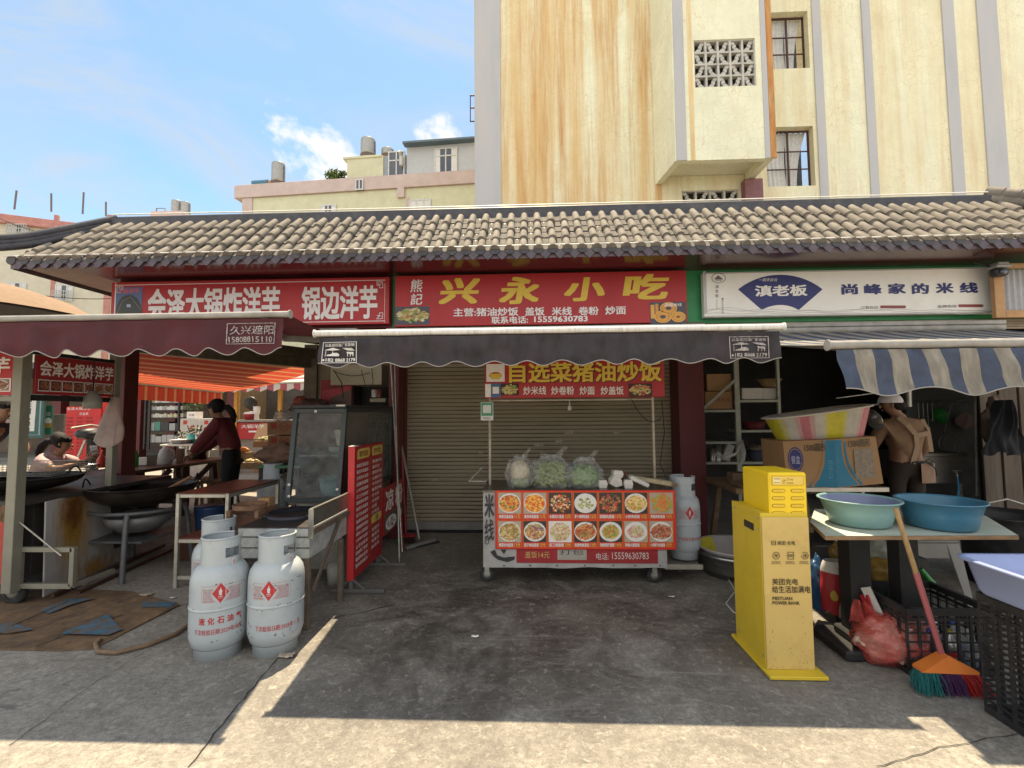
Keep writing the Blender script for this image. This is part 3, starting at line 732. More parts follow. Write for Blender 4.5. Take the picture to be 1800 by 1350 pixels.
def screen(name, vt, Y, nx, nz, parent):
    a, b_, c, d = vt; cw, ch = (b_ - a) / nx, (d - c) / nz; mb = MB()
    for i in range(nx + 1): mb.box((a + cw * i - 0.025, Y + 0.03, c), (a + cw * i + 0.025, Y + 0.16, d), 0, 0)
    for k in range(nz + 1): mb.box((a, Y + 0.034, c + ch * k - 0.022), (b_, Y + 0.155, c + ch * k + 0.022), 0, 0)
    for i in range(nx):
        for k in range(nz):
            s_ = 1 if (i + k) % 2 else -1; cx, cz = a + cw * (i + 0.5), c + ch * (k + 0.5)
            pts = [(cx + s_ * cw * 0.42, cz + ch * 0.46), (cx + s_ * cw * 0.12, cz + ch * 0.16), (cx + s_ * cw * 0.08, cz - ch * 0.14), (cx - s_ * cw * 0.3, cz - ch * 0.46)]
            for p, q in zip(pts, pts[1:]): mb.beam((p[0], Y + 0.09, p[1]), (q[0], Y + 0.09, q[1]), 0.09, 0.05, 0, up=(0, 1, 0))
    o = mb.build('pierced_screen', conc, parent, world=True)
    v_ = MB(); v_.add([(a, Y + 0.21, c), (b_, Y + 0.21, c), (b_, Y + 0.21, d), (a, Y + 0.21, d)], [(0, 1, 2, 3)]); v_.build('dark_interior', void, o, world=True)
screen('s', vent1, YB, 5, 4, bay); screen('s', vent2, YT, 4, 3, tall)
bx('pilaster', (wp(1303, 350, YT).x, YT - 0.25, 5), (wp(1334, 350, YT).x, YT - 0.01, wp(1303, 322, YT).z), mat('dusty_maroon', (0.22, 0.10, 0.11), 0.7, dirt=0.5, dcol=(0.4, 0.2, 0.1)), tall)
b = MB(); b.tube([(wp(1340, 350, YT - 0.1).x, YT - 0.1, 4), (wp(1340, 350, YT - 0.1).x, YT - 0.1, zb)], 0.05, 10); b.build('downpipe', mat('cream_pipe', (0.66, 0.62, 0.5), 0.5), tall, world=True)
glass = mat('window_glass', (0.07, 0.08, 0.10), 0.06, var=0.2, spec=0.8)
wframe = mat('red_brown_frame', (0.085, 0.035, 0.03), 0.5, var=0.3, dirt=0.3)
curtain = mat('white_curtain', (0.72, 0.71, 0.68), 0.9, var=0.1)
for h in wins:
    a, b_, c, d = h; Yw = YT + 0.2; fr = MB(); t = 0.035
    fr.box((a, Yw, c), (a + t, Yw + 0.06, d)); fr.box((b_ - t, Yw, c), (b_, Yw + 0.06, d)); fr.box((a + t, Yw, c), (b_ - t, Yw + 0.06, c + t)); fr.box((a + t, Yw, d - t), (b_ - t, Yw + 0.06, d))
    mx_ = (a + b_) / 2 + 0.06; fr.box((mx_ - t / 2, Yw - 0.004, c + t), (mx_ + t / 2, Yw + 0.05, d - t))
    for f in (0.34, 0.64): fr.box((a + t, Yw + 0.004, c + (d - c) * f), (b_ - t, Yw + 0.04, c + (d - c) * f + 0.025))
    wo = fr.build('window', wframe, tall, world=True)
    gl = MB(); gl.add([(a, Yw + 0.03, c), (b_, Yw + 0.03, c), (b_, Yw + 0.03, d), (a, Yw + 0.03, d)], [(0, 1, 2, 3)]); gl.build('pane', film('clear_pane', (0.25, 0.28, 0.32), 0.14, 0.05), wo, world=True)
    cu = MB()
    cu.grid(lambda u, v: (a + 0.02 + (mx_ - a) * u * (1.0 - 0.12 * sin(pi * v)), Yw + 0.12 + 0.02 * sin(u * 34 + v * 2), c + (d - c) * v), 40, 6)
    cu.grid(lambda u, v: (mx_ + (b_ - mx_) * u * (0.45 + 0.5 * v * v), Yw + 0.13 + 0.02 * sin(u * 24 + 1), c + (d - c) * v), 26, 6)
    cu.build('curtain', curtain, wo, world=True)
    bk = MB(); bk.add([(a, Yw + 0.4, c), (b_, Yw + 0.4, c), (b_, Yw + 0.4, d), (a, Yw + 0.4, d)], [(0, 1, 2, 3)]); bk.build('dark_interior', void, wo, world=True)
b = MB(); p = wp(832, 190, YT + 0.6); b.box((p.x - 0.10, p.y, p.z - 0.4), (p.x - 0.075, p.y + 0.03, p.z + 0.4)); b.box((p.x - 0.10, p.y, p.z + 0.37), (p.x + 0.1, p.y + 0.03, p.z + 0.4)); b.box((p.x - 0.10, p.y, p.z - 0.4), (p.x + 0.1, p.y + 0.03, p.z - 0.37)); b.box((p.x - 0.10, p.y, p.z), (p.x + 0.1, p.y + 0.03, p.z + 0.03))
b.build('window_grille', wframe, tall, world=True)
# ================================================================== yellow and pink block with rooftop rooms
def vplane(A, B):
    A, B = V((A.x, A.y, 0)), V((B.x, B.y, 0)); U = (B - A).normalized(); Nn = V((U.y, -U.x, 0))
    def f(px, py, off=0.0):
        d = ray(px, py); t = (A + Nn * off).dot(Nn) / d.dot(Nn); q = V((0, 0, CAM_H)) + d * t; return q
    return f, U, Nn
A_, B_ = wp(415, 328, 22.9), wp(834, 310, 22.0)
yp, yU, yN = vplane(A_, B_)
yb = thing('yellow_building', 'yellow apartment block with a pink parapet and rooms built on its flat roof', 'building', (A_.x, A_.y, 0))
ywall = mat('yellow_render', (0.62, 0.61, 0.42), 0.85, var=0.1, sc=2, dirt=0.3, dcol=(0.5, 0.38, 0.2)); pinkm = mat('pink_render', (0.57, 0.46, 0.42), 0.85, var=0.12, sc=2, dirt=0.3, dcol=(0.42, 0.26, 0.2))
def slab(mb, f, N_out, U, x0, y0, x1, y1, th, m=0, proud=0.0, ext=0.0):
    """box whose front face spans the pixel rectangle on the building's plane, going th backwards"""
    a, b = f(x0, y1), f(x1, y1); z0, z1 = a.z, f(x0, y0).z
    L = (V((b.x, b.y, 0)) - V((a.x, a.y, 0))).length + ext
    M = Matrix((U, -N_out, V((0, 0, 1)))).transposed().to_4x4(); M.translation = V((a.x, a.y, 0)) + N_out * proud
    mb.box((0, 0, z0), (L, th, z1), m, 0.01, M); return z0, z1, L
b = MB(); slab(b, yp, yN, yU, 417, 350, 834, 760, 9, 0, 0, 10); b.build('wall', ywall, yb, world=True)
b = MB(); slab(b, yp, yN, yU, 414, 328, 834, 350, 9.2, 0, 0.12, 10); slab(b, yp, yN, yU, 416, 350, 434, 760, 0.3, 0, 0.06); slab(b, yp, yN, yU, 711, 348, 717, 760, 0.3, 0, 0.05); slab(b, yp, yN, yU, 700, 328, 712, 349, 0.3, 0, 0.135)
b.build('parapet', pinkm, yb, world=True)
whitef = mat('white_window_frame', (0.62, 0.62, 0.6), 0.5)
def ywin(x0, y0, x1, y1, parent, cur=0.0, proud=0.02, f=yp, N_out=yN, U=yU, bars=(0.5,), trans_=None, fm=whitef):
    q = MB(); z0, z1, L = slab(q, f, N_out, U, x0, y0, x1, y1, 0.1, 0, proud)
    q2 = MB(); a = f(x0, y1); M = Matrix((U, -N_out, V((0, 0, 1)))).transposed().to_4x4(); M.translation = V((a.x, a.y, 0)) + N_out * (proud + 0.03)
    t = 0.06; e = 0.04
    for (bx0, bx1, bz0, bz1) in [(0, t, z0, z1), (L - t, L, z0, z1), (t, L - t, z0, z0 + t), (t, L - t, z1 - t, z1)] + [(L * k - t / 2, L * k + t / 2, z0 + t, z1 - t) for k in bars] + ([(t, L - t, z0 + (z1 - z0) * trans_, z0 + (z1 - z0) * trans_ + t)] if trans_ else []):
        q2.box((bx0, 0, bz0), (bx1, e, bz1), 0, 0, M)
    wo = q2.build('window', fm, parent, world=True); q.build('pane', glass, wo, world=True)
    if cur:
        q3 = MB(); M2 = M.copy(); M2.translation = V((a.x, a.y, 0)) + N_out * (proud + 0.008)
        for (s0, s1) in ((t, L * cur), (L * (1 - cur), L - t)) if cur < 0.5 else ((t, L - t),):
            q3.M = M2; q3.grid(lambda u, v: (s0 + (s1 - s0) * u, 0.004 * sin(u * 30), z0 + t + (z1 - z0 - 2 * t) * v), 12, 1)
        q3.build('curtain', curtain, wo, world=True)
ywin(563, 361, 591, 392, yb, 0.3, 0.02); ywin(719, 352, 758, 392, yb, 0.6, 0.02, bars=(0.33, 0.66)); ywin(627, 318, 641, 337, yb, 0, 0.15)
b = MB(); slab(b, yp, yN, yU, 608, 276, 672, 322, 4, 0, -0.1); slab(b, yp, yN, yU, 602, 275, 670, 279, 4, 0, -0.05); b.build('stair_house', ywall, yb, world=True)
b = MB(); slab(b, yp, yN, yU, 714, 254, 836, 309, 4, 0, -0.05, 4); gm = b.build('rooftop_room', mat('grey_cladding', (0.50, 0.52, 0.54), 0.6, var=0.08), yb, world=True)
ywin(763, 261, 804, 308, gm, 0.26, -0.02, trans_=0.68)
b = MB(); a, c = yp(712, 258), yp(836, 248); b.beam(V((a.x, a.y, a.z)) + yN * 0.2, V((c.x, c.y, c.z + 0.02)) + yN * 0.1, 0.4, 0.10); b.build('roof', mat('blue_grey_roof', (0.12, 0.17, 0.21), 0.5), gm, world=True)
b = MB(); slab(b, yp, yN, yU, 672, 272, 712, 312, 3, 0, -0.15); gr = b.build('glazed_room', mat('glazed_room_grey', (0.30, 0.33, 0.36), 0.5), yb, world=True)
ywin(681, 265, 710, 311, gr, 0, -0.1, trans_=0.62)
tankm = mat('grey_tank', (0.36, 0.36, 0.34), 0.45, metal=0.4, var=0.15, sc=8, dirt=0.3)
def tank(px, y0, y1, wpx, f, off, label, grp='water tanks on the roofs'):
    p0, p1 = f(px, y1, off), f(px, y0, off); r = wpx / 2 / F_PX * p0.y; h = p1.z - p0.z
    t = thing('water_tank', label, 'water tank', p0, 0, grp)
    q = MB(); prof = [(r * 0.7, 0), (r, h * 0.05)]
    for k in range(1, 9): prof += [(r * (1.0 if k % 2 else 0.965), h * (0.05 + 0.1 * k))]
    prof += [(r * 0.96, h * 0.93), (r * 0.5, h * 0.99), (0.001, h)]
    q.lathe(prof, 20); q.build('barrel', tankm, t)
    q = MB(); q.tube([(r * 1.05, -r * 0.2, -0.1), (r * 1.02, -r * 0.2, h * 0.75), (r * 0.8, 0, h * 0.9)], 0.04, 6); q.build('pipe', mat('dark_pipe', (0.15, 0.15, 0.15), 0.6), t)
    q = MB(); q.lathe([(r * 1.05, -0.25), (r * 1.05, 0.0), (0.0, 0.0)], 12); q.build('stand', mat('rusty_stand', (0.14, 0.10, 0.08), 0.8), t)
tank(489, 286, 322, 24, yp, -1.0, 'ribbed steel water tank standing alone near the left end of the yellow roof')
tank(647, 244, 274, 27, yp, -1.6, 'large steel water tank on top of the yellow stair house')
tank(681, 262, 274, 22, yp, -1.9, 'low steel water tank behind the glazed rooftop room')
b = MB(); p = yp(459, 322, -0.8); b.tube([p + yU * -0.45 + V((0, 0, 0)), p + yU * 0.42], 0.16, 12); hs = thing('solar_water_heater', 'blue solar water heater drum lying on the yellow roof edge', 'water heater', p)
b.build('drum', mat('blue_drum', (0.05, 0.16, 0.24), 0.4), hs, world=True)
b = MB(); b.tube([p + yU * 0.42, p + yU * 0.62], 0.11, 10); b.build('end_cap', mat('rusty_cap', (0.3, 0.2, 0.13), 0.7), hs, world=True)
def bush(name, label, c, size, n, ms, cat, seed, leaf=0.09, grp=None, stem=True):
    r = random.Random(seed); t = thing(name, label, cat, c, 0, grp); q = MB()
    for i in range(n):
        a = r.uniform(0, 2 * pi); d = V((cos(a) * r.uniform(0, 1) * size[0], sin(a) * r.uniform(0, 1) * size[1], (0.15 + 0.85 * r.random()) * size[2]))
        g_ = V((r.gauss(0, 1), r.gauss(0, 1), r.gauss(0, 1))).normalized(); h_ = g_.orthogonal().normalized() * leaf * r.uniform(0.5, 1.2); g2 = g_.cross(h_).normalized() * leaf * 0.4
        q.add([d - h_, d + g2, d + h_, d - g2], [(0, 1, 2, 3)], r.randrange(len(ms)))
    q.build('leaves', ms, t)
    if stem:
        q = MB()
        for k in range(6):
            a = r.uniform(0, 2 * pi); q.tube([(0, 0, 0), (cos(a) * size[0] * 0.4, sin(a) * size[1] * 0.4, size[2] * 0.5), (cos(a) * size[0] * 0.8, sin(a) * size[1] * 0.8, size[2] * 1.15)], 0.015 * size[2] ** 0.3, 5)
        q.build('stems', mat('twig', (0.10, 0.07, 0.045), 0.8), t)
    return t
leafs = [mat('leaf_light', (0.16, 0.22, 0.05), 0.6), mat('leaf_mid', (0.07, 0.13, 0.03), 0.6), mat('leaf_dark', (0.03, 0.065, 0.018), 0.6)]
bush('rooftop_plant', 'spiky green plant growing on the yellow roof beside the stair house', yp(590, 321, -0.3), (0.55, 0.4, 0.55), 260, leafs, 'plant', 4, 0.14)
b = MB(); p = yp(705, 291, 0.1); b.tube([p, p + V((0, 0, 0.5))], 0.09, 10); b.tube([p + V((0, 0, 0.45)), p + V((-0.02, -0.25, 0.6))], 0.07, 8)
tag(b.build('vent_pipe', mat('white_pipe', (0.6, 0.6, 0.58), 0.5), world=True), 'short white vent pipe fixed beside the rooftop glazed room', 'pipe')
# ================================================================== pale building at the far left, and the roof behind it
A2, B2 = wp(0, 357, 24.0), wp(196, 378, 26.2)
lp, lU, lN = vplane(A2, B2)
lb = thing('pale_building', 'pale apartment block with pink bands and barred windows at the left edge', 'building', (A2.x, A2.y, 0))
pale = mat('pale_render', (0.62, 0.58, 0.46), 0.85, var=0.1, sc=2, dirt=0.25, dcol=(0.45, 0.38, 0.28)); pink2 = mat('faded_pink', (0.50, 0.24, 0.20), 0.85, var=0.15, sc=3, dirt=0.3)
b = MB(); slab(b, lp, lN, lU, -160, 374, 196, 760, 8); b.build('wall', pale, lb, world=True)
b = MB(); slab(b, lp, lN, lU, -160, 356, 197, 369, 8, 0, 0.1); slab(b, lp, lN, lU, -160, 369, 196, 374, 8, 0, 0.3); b.build('parapet', pink2, lb, world=True)
b = MB(); slab(b, lp, lN, lU, 76, 375, 84, 760, 0.2, 0, 0.05); slab(b, lp, lN, lU, 172, 375, 184, 760, 0.2, 0, 0.05); slab(b, lp, lN, lU, -60, 375, -50, 760, 0.2, 0, 0.05); b.build('pink_band', pink2, lb, world=True)
for (x0_, y0_, x1_, y1_) in ((17, 384, 51, 412), (102, 390, 128, 416), (14, 495, 46, 524), (96, 499, 128, 528)):
    ywin(x0_, y0_, x1_, y1_, lb, 0.3, 0.02, lp, lN, lU, bars=(0.33, 0.66))
    q = MB(); a = lp(x0_, y1_); c = lp(x1_, y1_); h_ = (lp(x0_, y0_).z - a.z) * 0.5
    for k in range(9): s_ = a + (c - a) * k / 8 + lN * 0.35; q.tube([s_, s_ + V((0, 0, h_))], 0.02, 4)
    for k in (0, 0.5, 1): q.tube([a + lN * 0.35 + V((0, 0, h_ * k)), c + lN * 0.35 + V((0, 0, h_ * k))], 0.025, 4)
    q.build('window_bars', mat('white_bars', (0.5, 0.5, 0.48), 0.6), lb, world=True)
for i, (x_, y0_, y1_, lean) in enumerate(((25, 368, 335, 4), (90, 372, 340, 0), (145, 376, 338, 2), (186, 380, 355, 0))):
    q = MB(); q.tube([lp(x_, y0_, -0.5), lp(x_ + lean, y1_, -0.5)], 0.05, 5)
    tag(q.build('lightning_rod', mat('thin_iron', (0.18, 0.16, 0.15), 0.7), world=True), ['thin leaning rod at the left end of the pink parapet', 'thin upright rod above the pink parapet near its band', 'thin rod over the right part of the pink parapet', 'short thick rod at the right end of the pink parapet'][i], 'rod', 'rods along the pink parapet')
fb = thing('distant_building', 'small pale rooftop with dark trim peeking over the tiles between the two blocks', 'building', wp(305, 400, 32))
b = MB(); p0, p1 = wp(272, 382, 32), wp(346, 382, 32); b.box((p0.x, 32, 0), (p1.x, 38, p0.z)); b.build('wall', pale, fb, world=True)
b = MB(); b.box((p0.x - 0.15, 31.8, p0.z), (wp(325, 380, 32).x, 38, p0.z + 0.35)); b.build('roof_slab', pinkm, fb, world=True)
b = MB(); q0, q1 = wp(275, 372, 33), wp(291, 366, 33); b.tube([(q0.x, 33, q0.z - .5), (q0.x, 33, q1.z), (q1.x, 33, q1.z), (q1.x, 33, q0.z - .5)], 0.04, 5); b.build('railing', MATS['thin_iron'], fb, world=True)
fpl = lambda px, py, off=0: wp(px, py, 33.5)
tank(310, 352, 378, 17, fpl, 0, 'left one of two twin tanks on the small distant rooftop'); tank(326, 355, 378, 16, fpl, 0, 'right one of two twin tanks on the small distant rooftop')
# brown market parasol standing in the yard to the left
pc = wp(0, 560, 8.2); zt = wp(30, 494, 8.2).z
par = thing('market_parasol', 'large tan market parasol with a dark lining seen above the left awning', 'parasol', (pc.x - 0.6, 8.2, 0))
b = MB(); b.lathe([(1.95, zt - 0.62), (1.45, zt - 0.30), (0.8, zt - 0.08), (0.02, zt)], 28); b.build('canopy', mat('tan_canvas', (0.27, 0.18, 0.12), 0.9, var=0.12, trans=0.15), par)
b = MB(); b.lathe([(1.93, zt - 0.66), (1.43, zt - 0.34), (0.8, zt - 0.12), (0.02, zt - 0.04)], 28); b.build('lining', mat('dark_lining', (0.05, 0.045, 0.045), 0.9), par)
b = MB(); b.tube([(0, 0, 0), (0, 0, zt - 0.05)], 0.03, 10); b.build('pole', greytube, par)
b = MB(); b.lathe([(0.001, 0.0), (0.3, 0.0), (0.3, 0.1), (0.05, 0.14)], 16); b.build('base', rubber, par)
# telephone cables crossing before the pale block
for i, (a, c) in enumerate((((-20, 500), (195, 525)), ((-20, 375), (140, 420)))):
    b = MB(); wire(wp(a[0], a[1], 14), wp(c[0], c[1], 14), 0.15, 16, 0.012, b)
    tag(b.build('overhead_cable', rubber, world=True), ['thin black cable sagging under the eave before the pale block', 'thin black cable crossing the upper windows of the pale block'][i], 'cable')
# ================================================================== signs over the bays
class PB(Bd):
    """a printed face standing at depth Y, square to the row of shops, addressed by the photograph's pixels"""
    def __init__(s, mb, x0, y0, x1, y1, Y):
        xm = (x0 + x1) / 2; a, b = wp(x0, y1, Y), wp(x1, y0, Y); a.z, b.z = wp(xm, y1, Y).z, wp(xm, y0, Y).z; s.Y = Y
        s.x0, s.x1, s.z0, s.z1 = a.x, b.x, a.z, b.z
        Bd.__init__(s, mb, (a.x, Y, a.z), (b.x, Y, a.z), (a.x, Y, b.z))
    def uv(s, px, py):
        p = wp(px, py, s.Y); return (p.x - s.x0) / (s.x1 - s.x0), (p.z - s.z0) / (s.z1 - s.z0)
    def q(s, x0, y0, x1, y1):
        a = s.uv(x0, y1); b = s.uv(x1, y0); xm = (x0 + x1) / 2; return a[0], s.uv(xm, y1)[1], b[0], s.uv(xm, y0)[1]
    def T(s, t, x0, y0, x1, y1, m, bold=0.02, e=0.004, shear=0.0): return s.text(t, *s.q(x0, y0, x1, y1), m, bold, e, shear)
    def R(s, x0, y0, x1, y1, m, e=0.002): return s.rect(*s.q(x0, y0, x1, y1), m, e)
    def PL(s, pts, m, e=0.002): return s.poly([s.uv(*p) for p in pts], m, e)
    def E(s, x, y, rx, ry, m, e=0.002, n=20): return s.PL([(x + rx * cos(2 * pi * i / n), y + ry * sin(2 * pi * i / n)) for i in range(n)], m, e)
    def O(s, x, y, rx, ry, t, m, e=0.003, n=24, a0=0, a1=2 * pi):
        for i in range(n):
            p, q = a0 + (a1 - a0) * i / n, a0 + (a1 - a0) * (i + 1) / n
            s.PL([(x + rx * cos(p), y + ry * sin(p)), (x + rx * cos(q), y + ry * sin(q)), (x + (rx - t) * cos(q), y + (ry - t) * sin(q)), (x + (rx - t) * cos(p), y + (ry - t) * sin(p))], m, e)
        return s
    def FR(s, x0, y0, x1, y1, t, m, e=0.003):
        s.R(x0, y0, x1, y0 + t, m, e); s.R(x0, y1 - t, x1, y1, m, e); s.R(x0, y0 + t, x0 + t, y1 - t, m, e); s.R(x1 - t, y0 + t, x1, y1 - t, m, e); return s
    def L(s, pts, t, m, e=0.003):
        for (a, b), (c, d) in zip(pts, pts[1:]):
            L = sqrt((c - a) ** 2 + (d - b) ** 2) or 1; nx, ny = -(d - b) / L * t / 2, (c - a) / L * t / 2
            s.PL([(a + nx, b + ny), (a - nx, b - ny), (c - nx, d - ny), (c + nx, d + ny)], m, e)
        return s
    def RR(s, x0, y0, x1, y1, r, m, e=0.002):
        pts = []
        for (cx, cy, a) in ((x1 - r, y1 - r, 0), (x0 + r, y1 - r, pi / 2), (x0 + r, y0 + r, pi), (x1 - r, y0 + r, 1.5 * pi)):
            pts += [(cx + r * cos(a + pi / 2 * k / 5), cy + r * sin(a + pi / 2 * k / 5)) for k in range(6)]
        return s.PL(pts, m, e)
    def FOOD(s, x0, y0, x1, y1, mats, seed, **k): return s.food(*s.q(x0, y0, x1, y1), mats, seed, **k)
def pslab(mb, x0, y0, x1, y1, Y, th, m=0):
    xm = (x0 + x1) / 2; a, b = wp(x0, y1, Y), wp(x1, y0, Y); a.z, b.z = wp(xm, y1, Y).z, wp(xm, y0, Y).z; mb.box((a.x, Y, a.z), (b.x, Y + th, b.z), m, 0.004); return PB(mb, x0, y0, x1, y1, Y)
fc = lambda *c: [ink(x, 0.4) for x in c]
VEG = fc((0.45, 0.33, 0.10), (0.55, 0.42, 0.18), (0.22, 0.30, 0.06), (0.40, 0.16, 0.05), (0.62, 0.52, 0.30))
YSG = 5.33
b = MB(); f = pslab(b, 193, 491.5, 684, 573, YSG, 0.05); pass
f.FR(202, 496.5, 677, 568.5, 1.2, 1); 
for (x, y, sx_, sy_) in ((204, 502, 1, 1), (675, 493.5, -1, 1), (675, 562.5, -1, -1)):
    for (dx_, dy_, w_) in ((2, 2, 5), (6, 1.5, 7), (1.5, 6, 7), (9, 4, 4)): f.FR(min(x + sx_ * dx_, x + sx_ * (dx_ + w_)), min(y + sy_ * dy_, y + sy_ * (dy_ + w_)), max(x + sx_ * dx_, x + sx_ * (dx_ + w_)), max(y + sy_ * dy_, y + sy_ * (dy_ + w_)), 0.9, 1, 0.0035)
f.R(202.5, 505, 251, 571, 3, 0.0025); f.E(227, 548, 23, 30, 2, 0.003); f.R(223, 535, 230, 540, 4, 0.0034); f.L([(203, 560), (215, 530), (230, 522), (248, 545)], 1.5, 5, 0.0036)
f.T('大锅洋芋', 206, 507, 246, 516, 6, 0.03, 0.0038)
f.T('会泽大锅炸洋芋', 259, 505, 493, 566, 1, 0.035, 0.004, 0.0); f.T('锅边洋芋', 530, 502, 664, 562, 1, 0.035)
tag(b.build('shop_sign', [sign_red, white_txt, ink((0.05, 0.055, 0.05)), ink((0.10, 0.15, 0.30)), ink((0.35, 0.45, 0.6)), ink((0.16, 0.14, 0.12)), ink((0.55, 0.12, 0.15))], world=True),
    'wide red sign with white characters about fried potatoes over the left bay', 'shop sign', 'signboards over the bays')
b = MB(); f = pslab(b, 694, 480, 1206, 570.5, YSG, 0.05)
for t, x0, y0, x1, y1 in (('兴', 774, 488, 842, 535), ('永', 880, 486, 949, 535), ('小', 993, 487, 1064, 530), ('吃', 1097, 481, 1175, 527)):
    f.T(t, x0, y0, x1, y1, 2, 0.042, 0.004, 0.03)
f.T('熊', 722, 491, 743, 514, 1, 0.02, 0.004, 0.02); f.T('記', 722, 516, 743, 536, 1, 0.02, 0.004, 0.02)
for t, x0, x1, dy in (('主营:猪油炒饭', 797, 911, 0), ('盖饭', 923, 957, -1), ('米线', 970, 1005, -1.5), ('卷粉', 1017, 1052, -2), ('炒面', 1064, 1100, -3)): f.T(t, x0, 541 + dy, x1, 556 + dy, 1, 0.025)
f.T('联系电话:', 864, 556, 928, 569, 1, 0.025); f.T('15559630783', 939, 555.5, 1033, 566, 1, 0.03)
f.FOOD(695, 539, 755, 571, [3, 4, 5, 6, 7], 3, n=110, bgm=8, size=0.14, rx=0.47, ry=0.40)
f.FOOD(1143, 531, 1205, 569, [9, 9, 10], 5, n=0, bgm=8)
for (x, y, r) in ((1175, 542, 15), (1165, 557, 15), (1192, 557, 13)):
    for k in range(4): f.O(x, y, r - 2.6 * k, (r - 2.6 * k) * 0.72, 2.3, 9 if k % 2 else 10, 0.005 + 0.0003 * k, 18)
f.R(1144, 536, 1150, 560, 10, 0.0045); f.R(1152, 534, 1157, 552, 9, 0.0046); f.T('蒜蓉米线', 1168, 533, 1198, 539, 1, 0.02, 0.006)
tag(b.build('shop_sign', [sign_red, white_txt, yellow_txt] + VEG + [ink((0.07, 0.07, 0.09))] + fc((0.62, 0.28, 0.05), (0.75, 0.40, 0.08)), world=True),
    'red signboard with four large yellow characters over the shuttered bay', 'shop sign', 'signboards over the bays')
b = MB(); f = pslab(b, 1238, 474, 1750, 554, YSG, 0.08)
f.FR(1238.5, 474.5, 1749.5, 553.5, 2.2, 1, 0.003)
cx, cy = 1371.5, 598
fan = [(cx + 118 * cos(a), cy - 115 * sin(a)) for a in [radians(51 + 78 * k / 14) for k in range(15)]]
fan += [(cx + 63 * cos(a), cy - 62 * sin(a)) for a in [radians(121 - 62 * k / 9) for k in range(10)]]
f.PL(fan, 2, 0.003)
f.T('滇老板', 1327, 501, 1418, 521, 0, 0.035, 0.005); f.T('一碗来自云', 1334, 489, 1366, 495, 0, 0.0, 0.005, 0.05)
for t, x0, x1, dy in (('尚', 1479, 1507, 0), ('峰', 1519, 1549, 0), ('家', 1561, 1591, -1), ('的', 1603, 1632, -1), ('米', 1645, 1675, -2), ('线', 1687, 1718, -2.5)): f.T(t, x0, 499 + dy, x1, 518 + dy, 2, 0.04)
f.T('订餐热线', 1513, 538, 1543, 543, 3, 0.0); f.RR(1547, 537, 1592, 542, 2, 4, 0.004); f.T('品牌热线', 1648, 536, 1681, 541, 3, 0.01); f.RR(1684, 535, 1728, 540, 2, 4, 0.004)
f.O(1263, 489, 12.5, 9, 1, 3); f.PL([(1255, 491), (1262, 484), (1271, 491)], 3, 0.003); f.T('滇老板', 1257, 491, 1269, 494.5, 3, 0.0)
for k, c in enumerate('滇老板'): f.T(c, 1257, 501 + 8 * k, 1263, 507 + 8 * k, 3, 0.0)
f.L([(1260, 526), (1260, 545)], 0.6, 3); 
for k, c in enumerate('一碗云南好味道'): f.T(c, 1268.5, 524 + 4 * k, 1271.5, 527 + 4 * k, 3, 0.0)
for base, amp, ph in ((548, 14, 0.0), (551, 9, 1.5), (546, 6, 3.2)):
    pts = [(1242 + 5 * i, min(552.5, base - amp * max(0, noise.noise(V((i * 0.06 + ph, ph, 0)))) - 1.0 * sin(i * 0.4))) for i in range(101)]
    f.L(pts, 0.7, 5, 0.0032)
tag(b.build('shop_sign', [mat('sign_ivory', (0.82, 0.79, 0.73), 0.45, var=0.06, sc=2, dirt=0.2, dcol=(0.45, 0.4, 0.34)), sign_edge, navy, ink((0.16, 0.14, 0.15)), ink((0.25, 0.06, 0.06)), ink((0.45, 0.43, 0.42))], world=True),
    'ivory signboard with a navy fan emblem and navy characters over the right bay', 'shop sign', 'signboards over the bays')
